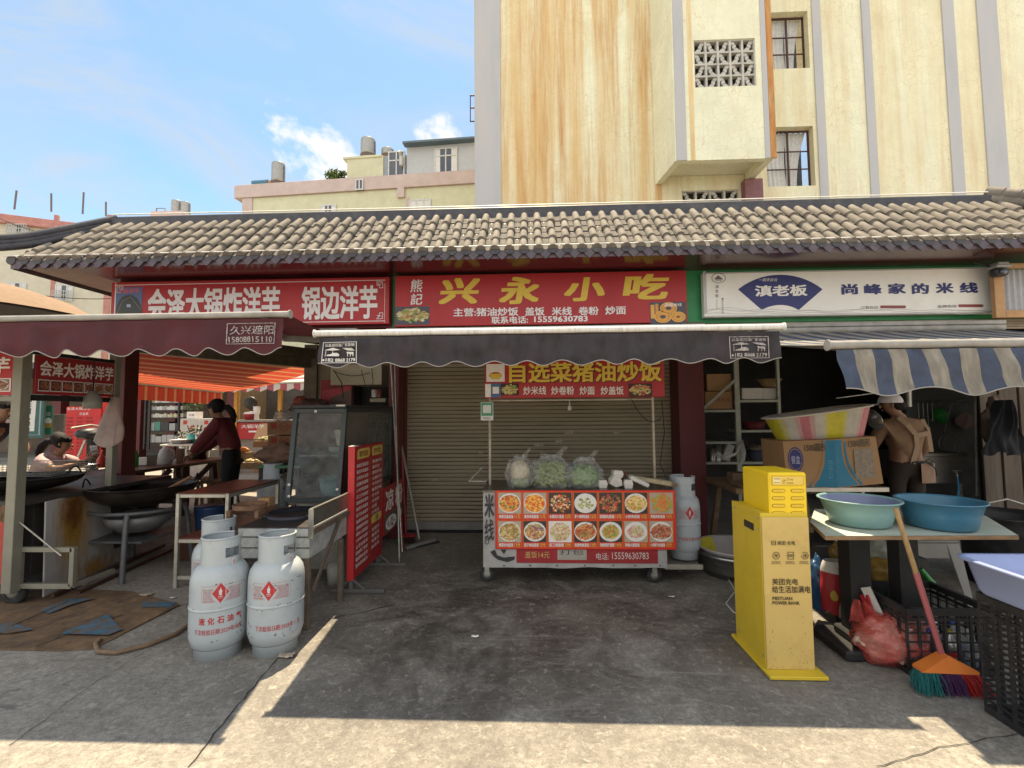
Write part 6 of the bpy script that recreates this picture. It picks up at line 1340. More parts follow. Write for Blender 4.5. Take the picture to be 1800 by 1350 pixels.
loops(b, [rimf(0, 0.98, -0.005), rimf(0, 1.06, -0.006), rimf(0, 1.07, 0.006), rimf(0, 1.0, 0.012), rimf(0, 0.95, 0.004)], 0, False); b.build('rim', mat('bath_rim', (0.60, 0.55, 0.46), 0.4, var=0.08), bt, world=True)
b = MB(); b.grid(lambda u, v: btf(u, 0.98 - 0.9 * v) * 1.0 + ((L0 + Rr0) / 2 + V((0, 0.2, 0)) - btf(u, 0.98 - 0.9 * v)) * 0.04 * V((1, 1, 0)).length, 40, 4, 0, True, True); b.build('inside', MATS['bath_cream'], bt, world=True)
# ================================================================== gas cylinders
gasm = mat('cylinder_grey_blue', (0.385, 0.425, 0.445), 0.32, var=0.08, sc=6, dirt=0.55, dcol=(0.27, 0.27, 0.25), dsc=7, bump=0.03, dlo=0.55)
gasr = ink((0.42, 0.03, 0.035)); 
def gas(label, c, rz, diamond=0.0, title=None, date=None, seed=0, r=0.157):
    t = thing('gas_cylinder', label, 'gas cylinder', c, rz, 'grey gas cylinders')
    b = MB(); prof = [(0.001, 0.035), (r * 0.6, 0.04), (r * 0.9, 0.075), (r * 0.99, 0.125), (r, 0.15), (r, 0.17), (r, 0.27), (r, 0.286), (r, 0.289), (r + 0.004, 0.292), (r + 0.004, 0.300), (r, 0.303), (r, 0.306), (r, 0.32), (r, 0.41), (r, 0.43), (r * 0.985, 0.455), (r * 0.93, 0.49), (r * 0.8, 0.52), (r * 0.55, 0.543), (0.03, 0.555), (0.03, 0.585), (0.001, 0.586)]
    b.lathe(prof, 48)
    f = Bd(b, fn=lambda u, v, e: V(((r + e) * cos(-pi / 2 + u), (r + e) * sin(-pi / 2 + u), v)))
    if date:
        u = diamond
        f.poly([(u, 0.338), (u + 0.27, 0.395), (u, 0.452), (u - 0.27, 0.395)], 1, 0.0012)
        f.poly([(u - 0.05, 0.388), (u - 0.045, 0.40), (u - 0.06, 0.407), (u - 0.02, 0.412), (u, 0.428), (u + 0.03, 0.412), (u + 0.06, 0.404), (u + 0.04, 0.396), (u + 0.05, 0.386), (u, 0.38)], 2, 0.0016); f.rect(u - 0.07, 0.374, u + 0.07, 0.377, 2, 0.0016); f.text('液化石油气', u - 0.07, 0.364, u + 0.07, 0.371, 2, 0.0, 0.0018)
        def ln(p, q):
            n = 8
            for i in range(n): f.rect(p + (q - p) * i / n, 0.436, p + (q - p) * (i + 1) / n, 0.4372, 1, 0.001); f.rect(p + (q - p) * i / n, 0.347, p + (q - p) * (i + 1) / n, 0.3482, 1, 0.001)
        ln(u - 0.62, u - 0.12); ln(u + 0.12, u + 0.75); f.rect(u - 0.63, 0.350, u - 0.625, 0.434, 1, 0.001); f.rect(u + 0.75, 0.350, u + 0.755, 0.434, 1, 0.001)
        rows = ['使用注意事项', '请勿靠近火源热源', '禁止倒置卧放使用', '禁止自行拆卸阀门', '用后关闭瓶阀', '漏气时开窗通风', '定期检验合格使用']
        for k, s_ in enumerate(rows):
            z = 0.421 - 0.0105 * k; i0 = 0.10 + 0.2 * max(0, 1 - abs(z - 0.395) / 0.057)
            f.text(s_, u - 0.58, z - 0.0075, u - i0 - 0.02, z, 1, 0.0, 0.001); f.text(s_[::-1], u + i0 + 0.02, z - 0.0075, u + 0.68, z, 1, 0.0, 0.001)
        if title: 
            for k, ch in enumerate(title): f.text(ch, -0.62 + 0.31 * k, 0.222, -0.40 + 0.31 * k, 0.262, 1, 0.03, 0.001)
        f.text(date, -0.80, 0.166, 0.85, 0.197, 1, 0.012, 0.001)
    r2 = random.Random(seed)
    for k in range(26 if seed != 2 else 60):
        u = r2.uniform(-1.3, 1.3); z = r2.choice([r2.uniform(0.12, 0.2), r2.uniform(0.28, 0.31), r2.uniform(0.36, 0.46)]); w_ = r2.uniform(0.01, 0.09)
        f.poly([(u, z), (u + w_, z + r2.uniform(-0.003, 0.003)), (u + w_ * 0.8, z + 0.004), (u + w_ * 0.2, z + 0.005)], 3, 0.0008)
    b.build('body', [gasm, gasr, ink((0.55, 0.56, 0.57)), mat('chipped_paint', (0.10, 0.085, 0.075), 0.8, var=0.3)], t)
    b = MB(); b.lathe([(r * 0.77, 0.0), (r * 0.80, 0.0), (r * 0.80, 0.06), (r * 0.86, 0.068)], 40); b.lathe([(r * 0.77, 0.0), (r * 0.77, 0.06)], 40); b.build('foot_ring', gasm, t)
    b = MB(); rc = 0.105; n = 60
    def cell(i, k): 
        a = 360 * (i + 0.5) / n
        if a > 318 or (a > 305 and k < 4): return False
        if 236 < a < 282 and 4 <= k <= 6: return False
        if 28 < a < 74 and 4 <= k <= 6: return False
        return True
    zc = [0.50 + 0.185 * k / 10 for k in range(11)]
    for (ra, rb_) in ((rc, rc), (rc - 0.006, rc - 0.006)):
        vs = [V((ra * cos(2 * pi * i / n + 0.9), ra * sin(2 * pi * i / n + 0.9), z)) for z in zc for i in range(n)]
        b.add(vs, [(k * n + i, k * n + (i + 1) % n, (k + 1) * n + (i + 1) % n, (k + 1) * n + i) for k in range(10) for i in range(n) if cell(i, k)], 0, True)
    m_ = int(n * 318 / 360); b.tube([V(((rc - 0.003) * cos(2 * pi * i / n + 0.9), (rc - 0.003) * sin(2 * pi * i / n + 0.9), 0.685)) for i in range(m_ + 1)], 0.007, 8)
    cf = Bd(b, fn=lambda u, v, e: V(((rc + e) * cos(-pi / 2 + u), (rc + e) * sin(-pi / 2 + u), v))); cf.rect(0.62, 0.525, 0.85, 0.565, 1, 0.001, 4); cf.text('合格', 0.66, 0.53, 0.81, 0.56, 2, 0.0, 0.002)
    b.build('collar', [gasm, ink((0.55, 0.56, 0.57)), gasr], t)
    b = MB(); b.lathe([(0.014, 0.585), (0.014, 0.63), (0.0, 0.632)], 12); b.tube([(0, 0, 0.61), (0.045, 0.0, 0.61)], 0.010, 8); b.lathe([(0.022, 0.632), (0.024, 0.65), (0.0, 0.652)], 10); b.build('valve', mat('brass', (0.35, 0.22, 0.08), 0.35, metal=0.9), t)
    return t
p = gp(384, 1146); gas('front gas cylinder of the cluster, red lettering and a 2029 inspection date', (p.x, p.y, 0.0), 0.52, 0.08, '液化石油气', '下次检验日期:2029年08月', 1)
p = gp(481, 1142); gas('scuffed gas cylinder with a 2028 inspection date beside the stove bench', (p.x, p.y + 0.02, 0.0), 0.55, -0.32, None, '下次检验日期:2028年 1 月', 2)
p = gp(372, 1090); gas('gas cylinder half hidden behind the front one, red valve seal showing', (p.x, p.y + 0.05, 0.0), 1.0, -0.9, '液化石油气', '下次检验日期:2027年06月', 3)
p = wp(1203, 990, CY + 0.24); gas('dusty gas cylinder standing on the shelf at the cart\'s right end', (p.x, CY + 0.24, wp(1203, 990, CY + 0.06).z + 0.001), 0.2, -0.1, None, '下次检验日期:2026年03月', 4, 0.14)
p = gp(478, 905); gas('gas cylinder in the shade behind the stove bench', (gp(478, 960).x, gp(478, 960).y, 0.2), 0.8, 0.0, None, None, 5)
b = MB(); q = gp(478, 960); b.box((q.x - 0.2, q.y - 0.2, 0), (q.x + 0.2, q.y + 0.2, 0.198)); tag(b.build('low_crate', wood_dark, world=True), 'low dark wooden crate under the shaded gas cylinder', 'crate')
hose = mat('grubby_hose', (0.20, 0.13, 0.08), 0.7, var=0.3, sc=20, dirt=0.5)
b = MB(); pts = [gp(332, 1102), gp(310, 1118), gp(260, 1138), (gp(205, 1152)), gp(172, 1150), gp(168, 1136), gp(178, 1126)]; pp = []
for i in range(len(pts) - 1):
    for k in range(5): pp.append(pts[i] + (pts[i + 1] - pts[i]) * k / 5 + V((0, 0, 0.016)))
b.tube(pp, 0.014, 8); tag(b.build('gas_hose', hose, world=True), 'dirty brown rubber hose curving over the concrete past the flattened cardboard', 'hose')
# flattened carton on the ground
b = MB(); cp = [gp(-40, 1142), gp(60, 1145), gp(110, 1146), gp(165, 1142), gp(315, 1066), gp(230, 1040), gp(110, 1036), gp(-40, 1048)]
cc = sum(cp, V((0, 0, 0))) / len(cp)
L1_, L2_ = [p + V((0, 0, 0.006 + 0.012 * (i % 3 == 1))) for i, p in enumerate(cp)], cc + V((0, 0, 0.010))
b.add(L1_ + [L2_], [(i, (i + 1) % 8, 8) for i in range(8)], 0); b.add([p + V((0, 0, 0.003)) for p in cp] + L1_, [(i, (i + 1) % 8, (i + 1) % 8 + 8, i + 8) for i in range(8)], 0)
up = V((0, 0, 0.022))
for pl_ in ([(110, 1118), (190, 1085), (200, 1098), (215, 1112), (190, 1122), (110, 1120)], [(250, 1062), (312, 1064), (300, 1072), (248, 1072)], [(70, 1078), (120, 1058), (168, 1056), (130, 1066), (85, 1084)], [(-30, 1112), (20, 1100), (60, 1112), (10, 1120)]):
    b.add([gp(*q) + up for q in pl_], [tuple(range(len(pl_)))], 1)
b.tube([gp(62, 1143) + up, gp(110, 1125) + up, gp(215, 1085) + up * 0.8], 0.0018, 4, 2); b.tube([gp(20, 1106) + up, gp(120, 1062) + up], 0.0025, 4, 2)
tag(b.build('flattened_carton', [mat('wet_cardboard', (0.20, 0.125, 0.07), 0.9, var=0.3, sc=10, dirt=0.9, dcol=(0.07, 0.05, 0.036), dsc=6, bump=0.6, dlo=0.4, dhi=0.66), mat('carton_blue', (0.05, 0.14, 0.22), 0.85, var=0.4, sc=14, dirt=1.0, dcol=(0.14, 0.09, 0.05), dsc=9, dlo=0.42, dhi=0.6), black_i], world=True), 'trampled flattened carton with blue print lying on the ground at the left', 'cardboard')
for (x, y, lab) in ((145, 1030, 'crumpled brown paper by the wok stand leg'), (258, 1047, 'torn curl of cardboard near the rack foot'), (304, 1052, 'white scrap of paper beside the rack foot'), (504, 1155, 'dry leaf beside the scuffed gas cylinder'), (1180, 1050, 'tiny white scrap on the concrete before the cart'), (835, 1120, 'small white crumb of litter left of the dark grease stain')):
    p = gp(x, y); q = MB(); r_ = random.Random(x); n = 7
    q.grid(lambda u, v: V(((u - 0.5) * 0.09, (v - 0.5) * 0.05, 0.008 + 0.02 * abs(noise.noise(V((u * 3, v * 3, x)))) + 0.02 * (u - 0.5) ** 2)), n, 5)
    if 'white' in lab: q.v = [(a * 0.5, c * 0.5, z * 0.6) for a, c, z in q.v]
    tag(q.build('litter', MATS['old_paper'] if 'white' not in lab else white_txt, at=(p.x, p.y, 0)), lab, 'litter')
# ================================================================== fried potato stall at the left
SX, SY0, SY1 = -3.83, 3.43, 4.22
stall = thing('potato_stall', 'fried potato stall with pale metal posts and red boards at the left edge', 'food stall', (-4.5, 3.7, 0))
post_m = mat('olive_grey_post', (0.24, 0.23, 0.18), 0.5, metal=0.2, var=0.15, sc=5, dirt=0.4, dcol=(0.13, 0.11, 0.08))
for (x, y, z0, z1, w_) in ((SX - 0.04, SY0, 0.12, 2.0, 0.075), (SX - 0.03, SY1, 0.78, 2.0, 0.06), (-5.3, SY0, 0.12, 2.0, 0.07)):
    q = MB(); q.box((x - w_ / 2, y - w_ / 2, z0), (x + w_ / 2, y + w_ / 2, z1)); q.build('post', post_m, stall, world=True)
q = MB(); q.box((-5.26, SY0 - 0.02, 1.535), (SX - 0.08, SY0 + 0.02, 1.57)); q.build('crossbar', post_m, stall, world=True)
q = MB(); q.box((SX - 0.05, SY0 + 0.04, 1.54), (SX - 0.01, SY1 - 0.03, 1.585)); q.box((SX - 0.05, SY0 + 0.04, 1.90), (SX - 0.01, SY1 - 0.03, 1.93)); q.build('crossbar', darksteel, stall, world=True)
board_r = mat('stall_board_red', (0.30, 0.025, 0.03), 0.5, var=0.1, dirt=0.3, dcol=(0.15, 0.015, 0.02)); pic = [ink((0.30, 0.17, 0.07)), ink((0.22, 0.06, 0.05)), ink((0.28, 0.12, 0.06)), ink((0.40, 0.12, 0.07)), ink((0.18, 0.08, 0.05))]
q = MB(); f = panel(q, (SX, SY0 + 0.06, 1.59), (SX, SY1 - 0.04, 1.59), (SX, SY0 + 0.06, 1.895), 0.02)
f.text('会泽大锅炸洋芋', 0.04, 0.47, 0.98, 0.88, 1, 0.03)
for k in range(7):
    u0 = 0.03 + 0.137 * k; f.rect(u0, 0.08, u0 + 0.127, 0.38, 1, 0.002); f.rect(u0 + 0.006, 0.10, u0 + 0.121, 0.36, 7 if k < 4 else 6, 0.003)
    f.food(u0 + 0.008, 0.11, u0 + 0.119, 0.35, [2, 3, 4, 5][k % 3:k % 3 + 2], 70 + k, n=40, plate=1 if k > 3 else None, size=0.2, long=3, e=0.0035)
q.build('side_board', [board_r, white_txt] + pic[:4] + [ink((0.25, 0.18, 0.14)), ink((0.09, 0.035, 0.03))], stall, world=True)
q = MB(); f = panel(q, (-5.26, SY0 - 0.01, 1.58), (SX - 0.085, SY0 - 0.01, 1.58), (-5.26, SY0 - 0.01, 1.92), 0.02)
f.text('会泽大锅炸洋芋', 0.04, 0.46, 0.97, 0.86, 1, 0.03)
for k in range(7): u0 = 0.03 + 0.137 * k; f.rect(u0, 0.08, u0 + 0.127, 0.38, 1, 0.002); f.rect(u0 + 0.008, 0.10, u0 + 0.119, 0.36, 6, 0.003); f.food(u0 + 0.01, 0.11, u0 + 0.117, 0.35, [2, 3, 4, 5][k % 3:k % 3 + 2], 80 + k, n=30, plate=1, size=0.2, long=3, e=0.0035)
q.build('front_board', [mat('front_board_red', (0.45, 0.03, 0.03), 0.5, var=0.08), white_txt] + pic[:4] + [ink((0.25, 0.18, 0.14))], stall, world=True)
q = MB(); q.box((-5.3, SY0 + 0.03, 0.74), (SX - 0.02, 4.95, 0.78)); q.build('counter', mat('greasy_counter', (0.06, 0.055, 0.048), 0.45, metal=0.3, var=0.4, sc=9, dirt=0.5, dcol=(0.10, 0.07, 0.04)), stall, world=True)
q = MB(); q.box((-5.28, SY0 + 0.22, 0.16), (SX - 0.13, 4.9, 0.739)); q.build('base', mat('soot_body', (0.05, 0.045, 0.04), 0.7, var=0.3, dirt=0.4), stall, world=True)
q = MB(); f = panel(q, (-5.28, SY0 + 0.01, 0.17), (SX - 0.10, SY0 + 0.01, 0.17), (-5.28, SY0 + 0.01, 0.735), 0.02); f.rect(0.2, 0.1, 0.95, 0.40, 1, 0.002); f.ell(0.98, 0.92, 0.04, 0.12, 2, 0.003)
q.build('front_panel', [mat('worn_red_panel', (0.40, 0.05, 0.045), 0.6, var=0.2, sc=6, dirt=0.5, dcol=(0.25, 0.09, 0.06), dsc=6), white_txt, mat('rust_patch', (0.16, 0.09, 0.05), 0.9, var=0.5, sc=20)], stall, world=True)
caster(stall, SX - 0.10, SY0 + 0.08, 0.10, True, 0.045)
q = MB(); xa, xb = wp(22, 1000, SY0).x, wp(117, 1000, SY0).x; z1_, z0_ = wp(70, 969, SY0).z, wp(70, 1034, SY0).z
for (a, c) in (((xa, z0_), (xb, z0_)), ((xa, z1_), (xb, z1_)), ((xa, z0_), (xa, z1_)), ((xb, z0_), (xb, z1_ + 0.015))): q.beam((a[0], SY0 + 0.05, a[1]), (c[0], SY0 + 0.05, c[1]), 0.035, 0.035)
q.beam((xb, SY0 + 0.05, z0_), (xb, SY0 + 0.4, z0_), 0.03, 0.03); q.build('side_frame', post_m, stall, world=True)
q = MB(); q.tube([wp(16, 903, SY0), wp(108, 977, SY0 + 0.02)], 0.006, 8); q.build('stay_rod', alu, stall, world=True)
# rusty white panel leaning on the stall side
def rusty():
    m = mat('rusty_white_sheet', (0.42, 0.40, 0.39), 0.55, var=0.08, sc=5, dirt=0.25, dcol=(0.3, 0.26, 0.2)); t = m.node_tree; n = t.nodes; l = t.links; p = n['Principled BSDF']; src = p.inputs['Base Color'].links[0].from_socket
    tcn = n.new('ShaderNodeTexCoord'); 
    def spot(c, r0, r1, sq, st, sc, lo, hi, col, src):
        mp = n.new('ShaderNodeMapping'); mp.inputs['Location'].default_value = (-c[0] * sq[0], -c[1] * sq[1], -c[2] * sq[2]); mp.inputs['Scale'].default_value = sq; l.new(tcn.outputs['Object'], mp.inputs['Vector'])
        le = n.new('ShaderNodeVectorMath'); le.operation = 'LENGTH'; l.new(mp.outputs['Vector'], le.inputs[0])
        m2 = n.new('ShaderNodeMapping'); m2.inputs['Scale'].default_value = st; l.new(tcn.outputs['Object'], m2.inputs['Vector'])
        ns = n.new('ShaderNodeTexNoise'); ns.inputs['Scale'].default_value = sc; ns.inputs['Detail'].default_value = 8; ns.inputs['Roughness'].default_value = 0.7; l.new(m2.outputs['Vector'], ns.inputs['Vector'])
        ad = n.new('ShaderNodeMath'); ad.operation = 'MULTIPLY_ADD'; ad.inputs[1].default_value = -0.55; l.new(ns.outputs['Fac'], ad.inputs[0]); l.new(le.outputs['Value'], ad.inputs[2])
        mr = n.new('ShaderNodeMapRange'); mr.inputs['From Min'].default_value = hi; mr.inputs['From Max'].default_value = lo; l.new(ad.outputs[0], mr.inputs['Value'])
        x = n.new('ShaderNodeMix'); x.data_type = 'RGBA'; x.inputs['B'].default_value = tuple(col) + (1,); l.new(src, x.inputs['A']); l.new(mr.outputs['Result'], x.inputs['Factor']); return x.outputs['Result']
    s = spot((0, -0.26, 0.5), 0, 1, (0.8, 1.5, 0.75), (3, 3, 0.35), 9, -0.15, 0.12, (0.36, 0.20, 0.035), src)
    s = spot((0, -0.26, 0.60), 0, 1, (1.0, 1.9, 1.5), (2, 2, 1.2), 8, -0.18, 0.08, (0.13, 0.045, 0.012), s)
    s = spot((0, 0.02, 0.04), 0, 1, (0.7, 0.7, 1.4), (3, 3, 0.8), 10, -0.22, -0.05, (0.30, 0.17, 0.05), s)
    for k in list(p.inputs['Base Color'].links): l.remove(k)
    l.new(s, p.inputs['Base Color']); return m
q = MB(); P0, P1 = V((-3.79, 3.60, 0.02)), V((-4.02, 4.70, 0.02)); panel(q, P0, P1, P0 + V((-0.02, 0, 0.73)), 0.012)
tag(q.build('metal_sheet', rusty(), world=True), 'rust-stained white metal sheet leaning under the stall counter', 'metal sheet')
q = MB(); q.beam((-3.72, 3.6, 0.03), (-3.95, 5.0, 0.03), 0.03, 0.03); q.beam((-3.62, 3.7, 0.015), (-3.8, 5.0, 0.015), 0.04, 0.02); tag(q.build('timber_strips', wood_dark, world=True), 'dark timber strips on the ground along the rusty sheet', 'timber')
# stall cookware
wokm = mat('black_wok_iron', (0.028, 0.025, 0.023), 0.42, metal=0.5, var=0.5, sc=8, dirt=0.6, dcol=(0.075, 0.05, 0.032), dsc=6)
def wok(name, label, c, R, D, grp=None, tilt=None):
    t = thing(name, label, 'wok', c, 0, grp); q = MB(); q.M = tilt
    prof = [(0.001 + R * sin(a), D - D * cos(a)) for a in [radians(90) * k / 10 for k in range(11)]]
    q.lathe(prof + [(R * 1.015, D), (R * 0.985, D + 0.004)] + [(max(0.001, (R - 0.012) * sin(a)), D + 0.004 - (D - 0.01) * cos(a)) for a in [radians(90) * k / 10 for k in range(10, -1, -1)]], 44); q.build('bowl', wokm, t)
    for s_ in (-1, 1):
        q = MB(); q.M = tilt; q.tube([(s_ * R * 0.98 * cos(a * 0.22) , R * 0.98 * sin(a * 0.22), D + 0.02 + 0.06 * sin((a + 1) * pi / 2)) for a in [-1 + 0.2 * k for k in range(11)]], 0.007, 6); q.build('handle', darksteel, t)
    return t
wc = wp(252, 860, 4.32); WZ = wp(252, 852, 4.32).z
wok('wok', 'huge soot-black wok on a grey stand with a strainer resting in it', (wc.x, 4.32, WZ - 0.19), 0.43, 0.19, 'woks at the potato stall', RZ(0.5))
b = MB(); a, c = wp(335, 838, 4.15), wp(283, 866, 4.28); b.tube([a, c], [0.012, 0.015], 8, 0); b.tube([c, wp(262, 874, 4.3)], 0.006, 6, 1); ce = wp(252, 873, 4.3)
for k in range(9): b.tube([ce + V((-0.09 + 0.0225 * k, -0.05, 0.01)), ce + V((-0.09 + 0.0225 * k, 0.0, -0.012)), ce + V((-0.09 + 0.0225 * k, 0.05, 0.01))], 0.0025, 4, 1)
b.tube([ce + V((0.1 * cos(t), 0.06 * sin(t), 0.012)) for t in [2 * pi * k / 20 for k in range(21)]], 0.005, 5, 1)
tag(b.build('strainer', [mat('worn_wood_handle', (0.22, 0.10, 0.04), 0.5, var=0.3), steel], world=True), 'long wooden-handled wire strainer lying in the big wok', 'strainer')
ws = thing('wok_stand', 'grey tubular stand with a ring and a burner bowl under the big wok', 'stand', (wc.x, 4.28, 0)); ctr = V((wp(240, 900, 4.28).x, 4.28, 0))
rz1 = wp(240, 893, 4.28).z; b = MB(); b.tube([ctr + V((0.36 * cos(t), 0.30 * sin(t), rz1)) for t in [2 * pi * k / 30 for k in range(31)]], 0.016, 8); b.build('ring', greytube, ws, world=True)
for (dx, dy) in ((-0.27, -0.24), (0.15, -0.27), (-0.25, 0.26), (0.27, 0.24)):
    b = MB(); b.tube([ctr + V((dx * 1.0, dy, rz1)), ctr + V((dx * 1.05, dy * 1.08, rz1 - 0.08)), ctr + V((dx * 1.22, dy * 1.25, 0.0))], 0.022, 10); b.build('leg', greytube, ws, world=True)
b = MB(); b.lathe([(0.05, -0.16), (0.16, -0.14), (0.25, -0.06), (0.27, 0.0), (0.25, 0.0), (0.2, -0.07), (0.001, -0.12)], 30, c=(ctr.x + 0.03, ctr.y, rz1 - 0.05)); b.build('burner_bowl', mat('burner_grey', (0.20, 0.20, 0.20), 0.5, metal=0.3, var=0.3, dirt=0.5), ws, world=True)
b = MB(); b.box((ctr.x - 0.30, ctr.y - 0.22, 0.30), (ctr.x + 0.24, ctr.y + 0.24, 0.32)); b.build('lower_shelf', greytube, ws, world=True)
wok('wok', 'wide black iron wok on the stall counter behind the front post', (wp(35, 860, 3.9).x, 3.92, 0.782), 0.40, 0.12, 'woks at the potato stall', RZ(0.2))
b = MB(); bkx0, bkx1, by0, by1 = wp(-60, 830, 4.1).x, wp(118, 830, 4.1).x, 3.95, 4.3; bz0, bz1 = 0.90, 1.0
for k in range(25):
    x = bkx0 + (bkx1 - bkx0) * k / 24; b.tube([(x, by0, bz1), (x, by0, bz0), (x, by1, bz0), (x, by1, bz1)], 0.0022, 4)
for k in range(6):
    z = bz0 + (bz1 - bz0) * k / 5; b.tube([(bkx0, by0, z), (bkx1, by0, z), (bkx1, by1, z), (bkx0, by1, z), (bkx0, by0, z)], 0.0022 if k < 5 else 0.005, 4)
tag(b.build('wire_basket', alu, world=True), 'long wire draining basket set over the stall wok', 'basket')
pl = thing('pendant_lamp', 'ribbed translucent pendant lamp hanging inside the potato stall', 'lamp', wp(163, 700, 3.95)); b = MB(); b.lathe([(0.0, 0.065), (0.03, 0.062), (0.035, 0.035), (0.062, 0.02), (0.066, -0.025), (0.068, -0.03), (0.066, -0.085), (0.058, -0.09)], 20); b.build('lamp_shade', mat('milky_shade', (0.33, 0.33, 0.29), 0.3, var=0.1, trans=0.4), pl)
b = MB(); b.tube([(0, 0, 0.06), (0, 0, 0.35)], 0.004, 6); b.build('cord', rubber, pl)
t = thing('hanging_plastic_bag', 'pinkish white plastic bag hanging from the stall\'s rear post', 'plastic bag', wp(190, 780, 4.15)); b = MB()
b.grid(lambda u, v: V((0.125 * (1 - 0.75 * v ** 1.5) * cos(2 * pi * u) * (1 + 0.25 * noise.noise(V((cos(2 * pi * u) * 2, sin(2 * pi * u) * 2, v * 2)))) + 0.05 * v, 0.06 * (1 - 0.6 * v) * sin(2 * pi * u), 0.42 * v + 0.03 * sin(4 * pi * u + 1) * (1 - v))), 40, 14, 0, True, True); b.build('bag_film', mat('milky_pink_bag', (0.50, 0.38, 0.34), 0.3, var=0.25, sc=9, trans=0.45), t)
# ================================================================== aluminium rack with brown boards
rk2 = thing('display_rack', 'aluminium two-tier rack with red-brown boards beside the big wok', 'rack', (-2.72, 4.1, 0)); rx0, rx1, ry0, ry1 = wp(308, 900, 3.85).x, wp(395, 900, 3.85).x, 3.85, 4.62; rzt = wp(350, 868, 3.85).z
for (x, y) in ((rx0, ry0), (rx1, ry0), (rx0, ry1), (rx1, ry1)):
    b = MB(); b.box((x, y, 0.0), (x + 0.03, y + 0.03, rzt)); b.build('leg', alu, rk2, world=True)
for z, mm in ((rzt, 'top_board'), (0.40, 'shelf_board')):
    b = MB(); b.box((rx0 + 0.032, ry0 + 0.002, z - 0.034), (rx1 - 0.002, ry0 + 0.028, z - 0.004)); b.box((rx0 + 0.032, ry1 + 0.002, z - 0.034), (rx1 - 0.002, ry1 + 0.028, z - 0.004)); b.box((rx0 + 0.002, ry0 + 0.032, z - 0.034), (rx0 + 0.028, ry1 - 0.002, z - 0.004)); b.box((rx1 + 0.002, ry0 + 0.032, z - 0.034), (rx1 + 0.028, ry1 - 0.002, z - 0.004)); b.build('rail', alu, rk2, world=True)
    b = MB(); b.box((rx0 + 0.004, ry0 + 0.004, z - 0.002), (rx1 + 0.026, ry1 + 0.026, z + 0.006)); b.build(mm, mat('red_brown_board', (0.13, 0.045, 0.035), 0.35, var=0.3, sc=5, dirt=0.4, dcol=(0.2, 0.13, 0.09)), rk2, world=True)
b = MB(); b.box((rx0 + 0.032, ry0 + 0.003, 0.07), (rx1 - 0.002, ry0 + 0.027, 0.10)); b.build('foot_rail', alu, rk2, world=True)
p = wp(370, 920, 4.9); b = MB(); b.lathe([(0.13, 0), (0.15, 0.32), (0.155, 0.34), (0.001, 0.34)], 24); tag(b.build('blue_drum', mat('navy_plastic', (0.02, 0.05, 0.13), 0.4, var=0.2), at=(wp(372, 900, 4.75).x, 4.75, 0.16)), 'navy blue plastic drum standing behind the rack', 'drum')
b = MB(); b.box((0, 0, 0), (0.5, 0.4, 0.158)); tag(b.build('floor_plinth', wood_dark, at=(wp(372, 900, 4.75).x - 0.25, 4.56, 0)), 'dark plinth under the navy drum', 'plinth')
# ================================================================== stove bench
BX0, BX1, BY0, BY1, BZ = wp(418, 940, 3.13).x, wp(544, 940, 3.13).x, 3.13, 3.85, wp(480, 928, 3.13).z
sb_ = thing('stove_bench', 'tiled stove bench with a blackened top, splash plate and pot ring', 'stove', ((BX0 + BX1) / 2, 3.4, 0))
tilew = mat('grimy_white_tile', (0.36, 0.37, 0.36), 0.5, var=0.3, sc=14, dirt=0.9, dcol=(0.10, 0.095, 0.085), dsc=11)
b = MB(); b.box((BX0, BY0, BZ - 0.20), (BX1, BY1, BZ - 0.004)); 
b.build('tiled_body', tilew, sb_, world=True)
b = MB(); b.box((BX0 - 0.004, BY0 - 0.004, BZ - 0.062), (BX1 + 0.002, BY0, BZ - 0.056), 0, 0); b.box((BX0 - 0.004, BY0 - 0.004, BZ - 0.132), (BX1 + 0.002, BY0, BZ - 0.127), 0, 0)
b.build('tile_joints', black_i, sb_, world=True)
b = MB(); b.box((BX0 - 0.005, BY0 - 0.002, BZ - 0.003), (BX1 - 0.005, BY1, BZ + 0.004)); b.build('top_plate', darksteel, sb_, world=True)
for (x, y) in ((BX1 - 0.035, BY0), (BX0, BY0 + 0.02), (BX1 - 0.035, BY1 - 0.04), (BX0, BY1 - 0.04), (BX1 - 0.002, 3.60)):
    b = MB(); b.box((x, y, 0), (x + 0.035, y + 0.035, BZ - 0.201)); b.build('leg', mat('rusty_leg', (0.13, 0.10, 0.075), 0.7, var=0.3, sc=12, dirt=0.5), sb_, world=True)
b = MB(); zt2 = wp(547, 896, 3.13).z; b.box((BX1 + 0.003, BY0 - 0.004, BZ + 0.006), (BX1 + 0.012, 3.86, zt2)); b.box((BX1 - 0.005, BY0 - 0.012, BZ - 0.07), (BX1 + 0.03, BY0 - 0.005, zt2 + 0.004)); b.box((BX1 - 0.003, BY0 - 0.004, zt2), (BX1 + 0.022, 3.87, zt2 + 0.008)); b.build('splash_plate', steel, sb_, world=True)
b = MB(); b.beam((BX1 + 0.015, 3.16, BZ - 0.42), (BX1 + 0.015, 3.62, BZ - 0.03), 0.012, 0.03); b.beam((BX1 + 0.016, 3.14, BZ - 0.03), (BX1 + 0.016, 3.86, BZ - 0.03), 0.03, 0.03); b.build('brace', MATS['rusty_leg'], sb_, world=True)
cw = gp(520, 908, BZ); b = MB(); b.lathe([(0.20, 0.004), (0.205, 0.03), (0.185, 0.034), (0.175, 0.012), (0.12, 0.003), (0.001, 0.002)], 36, c=(cw.x - 0.01, cw.y + 0.02, BZ)); b.build('pot_ring', mat('blued_iron', (0.03, 0.032, 0.042), 0.38, metal=0.5, var=0.4), sb_, world=True)
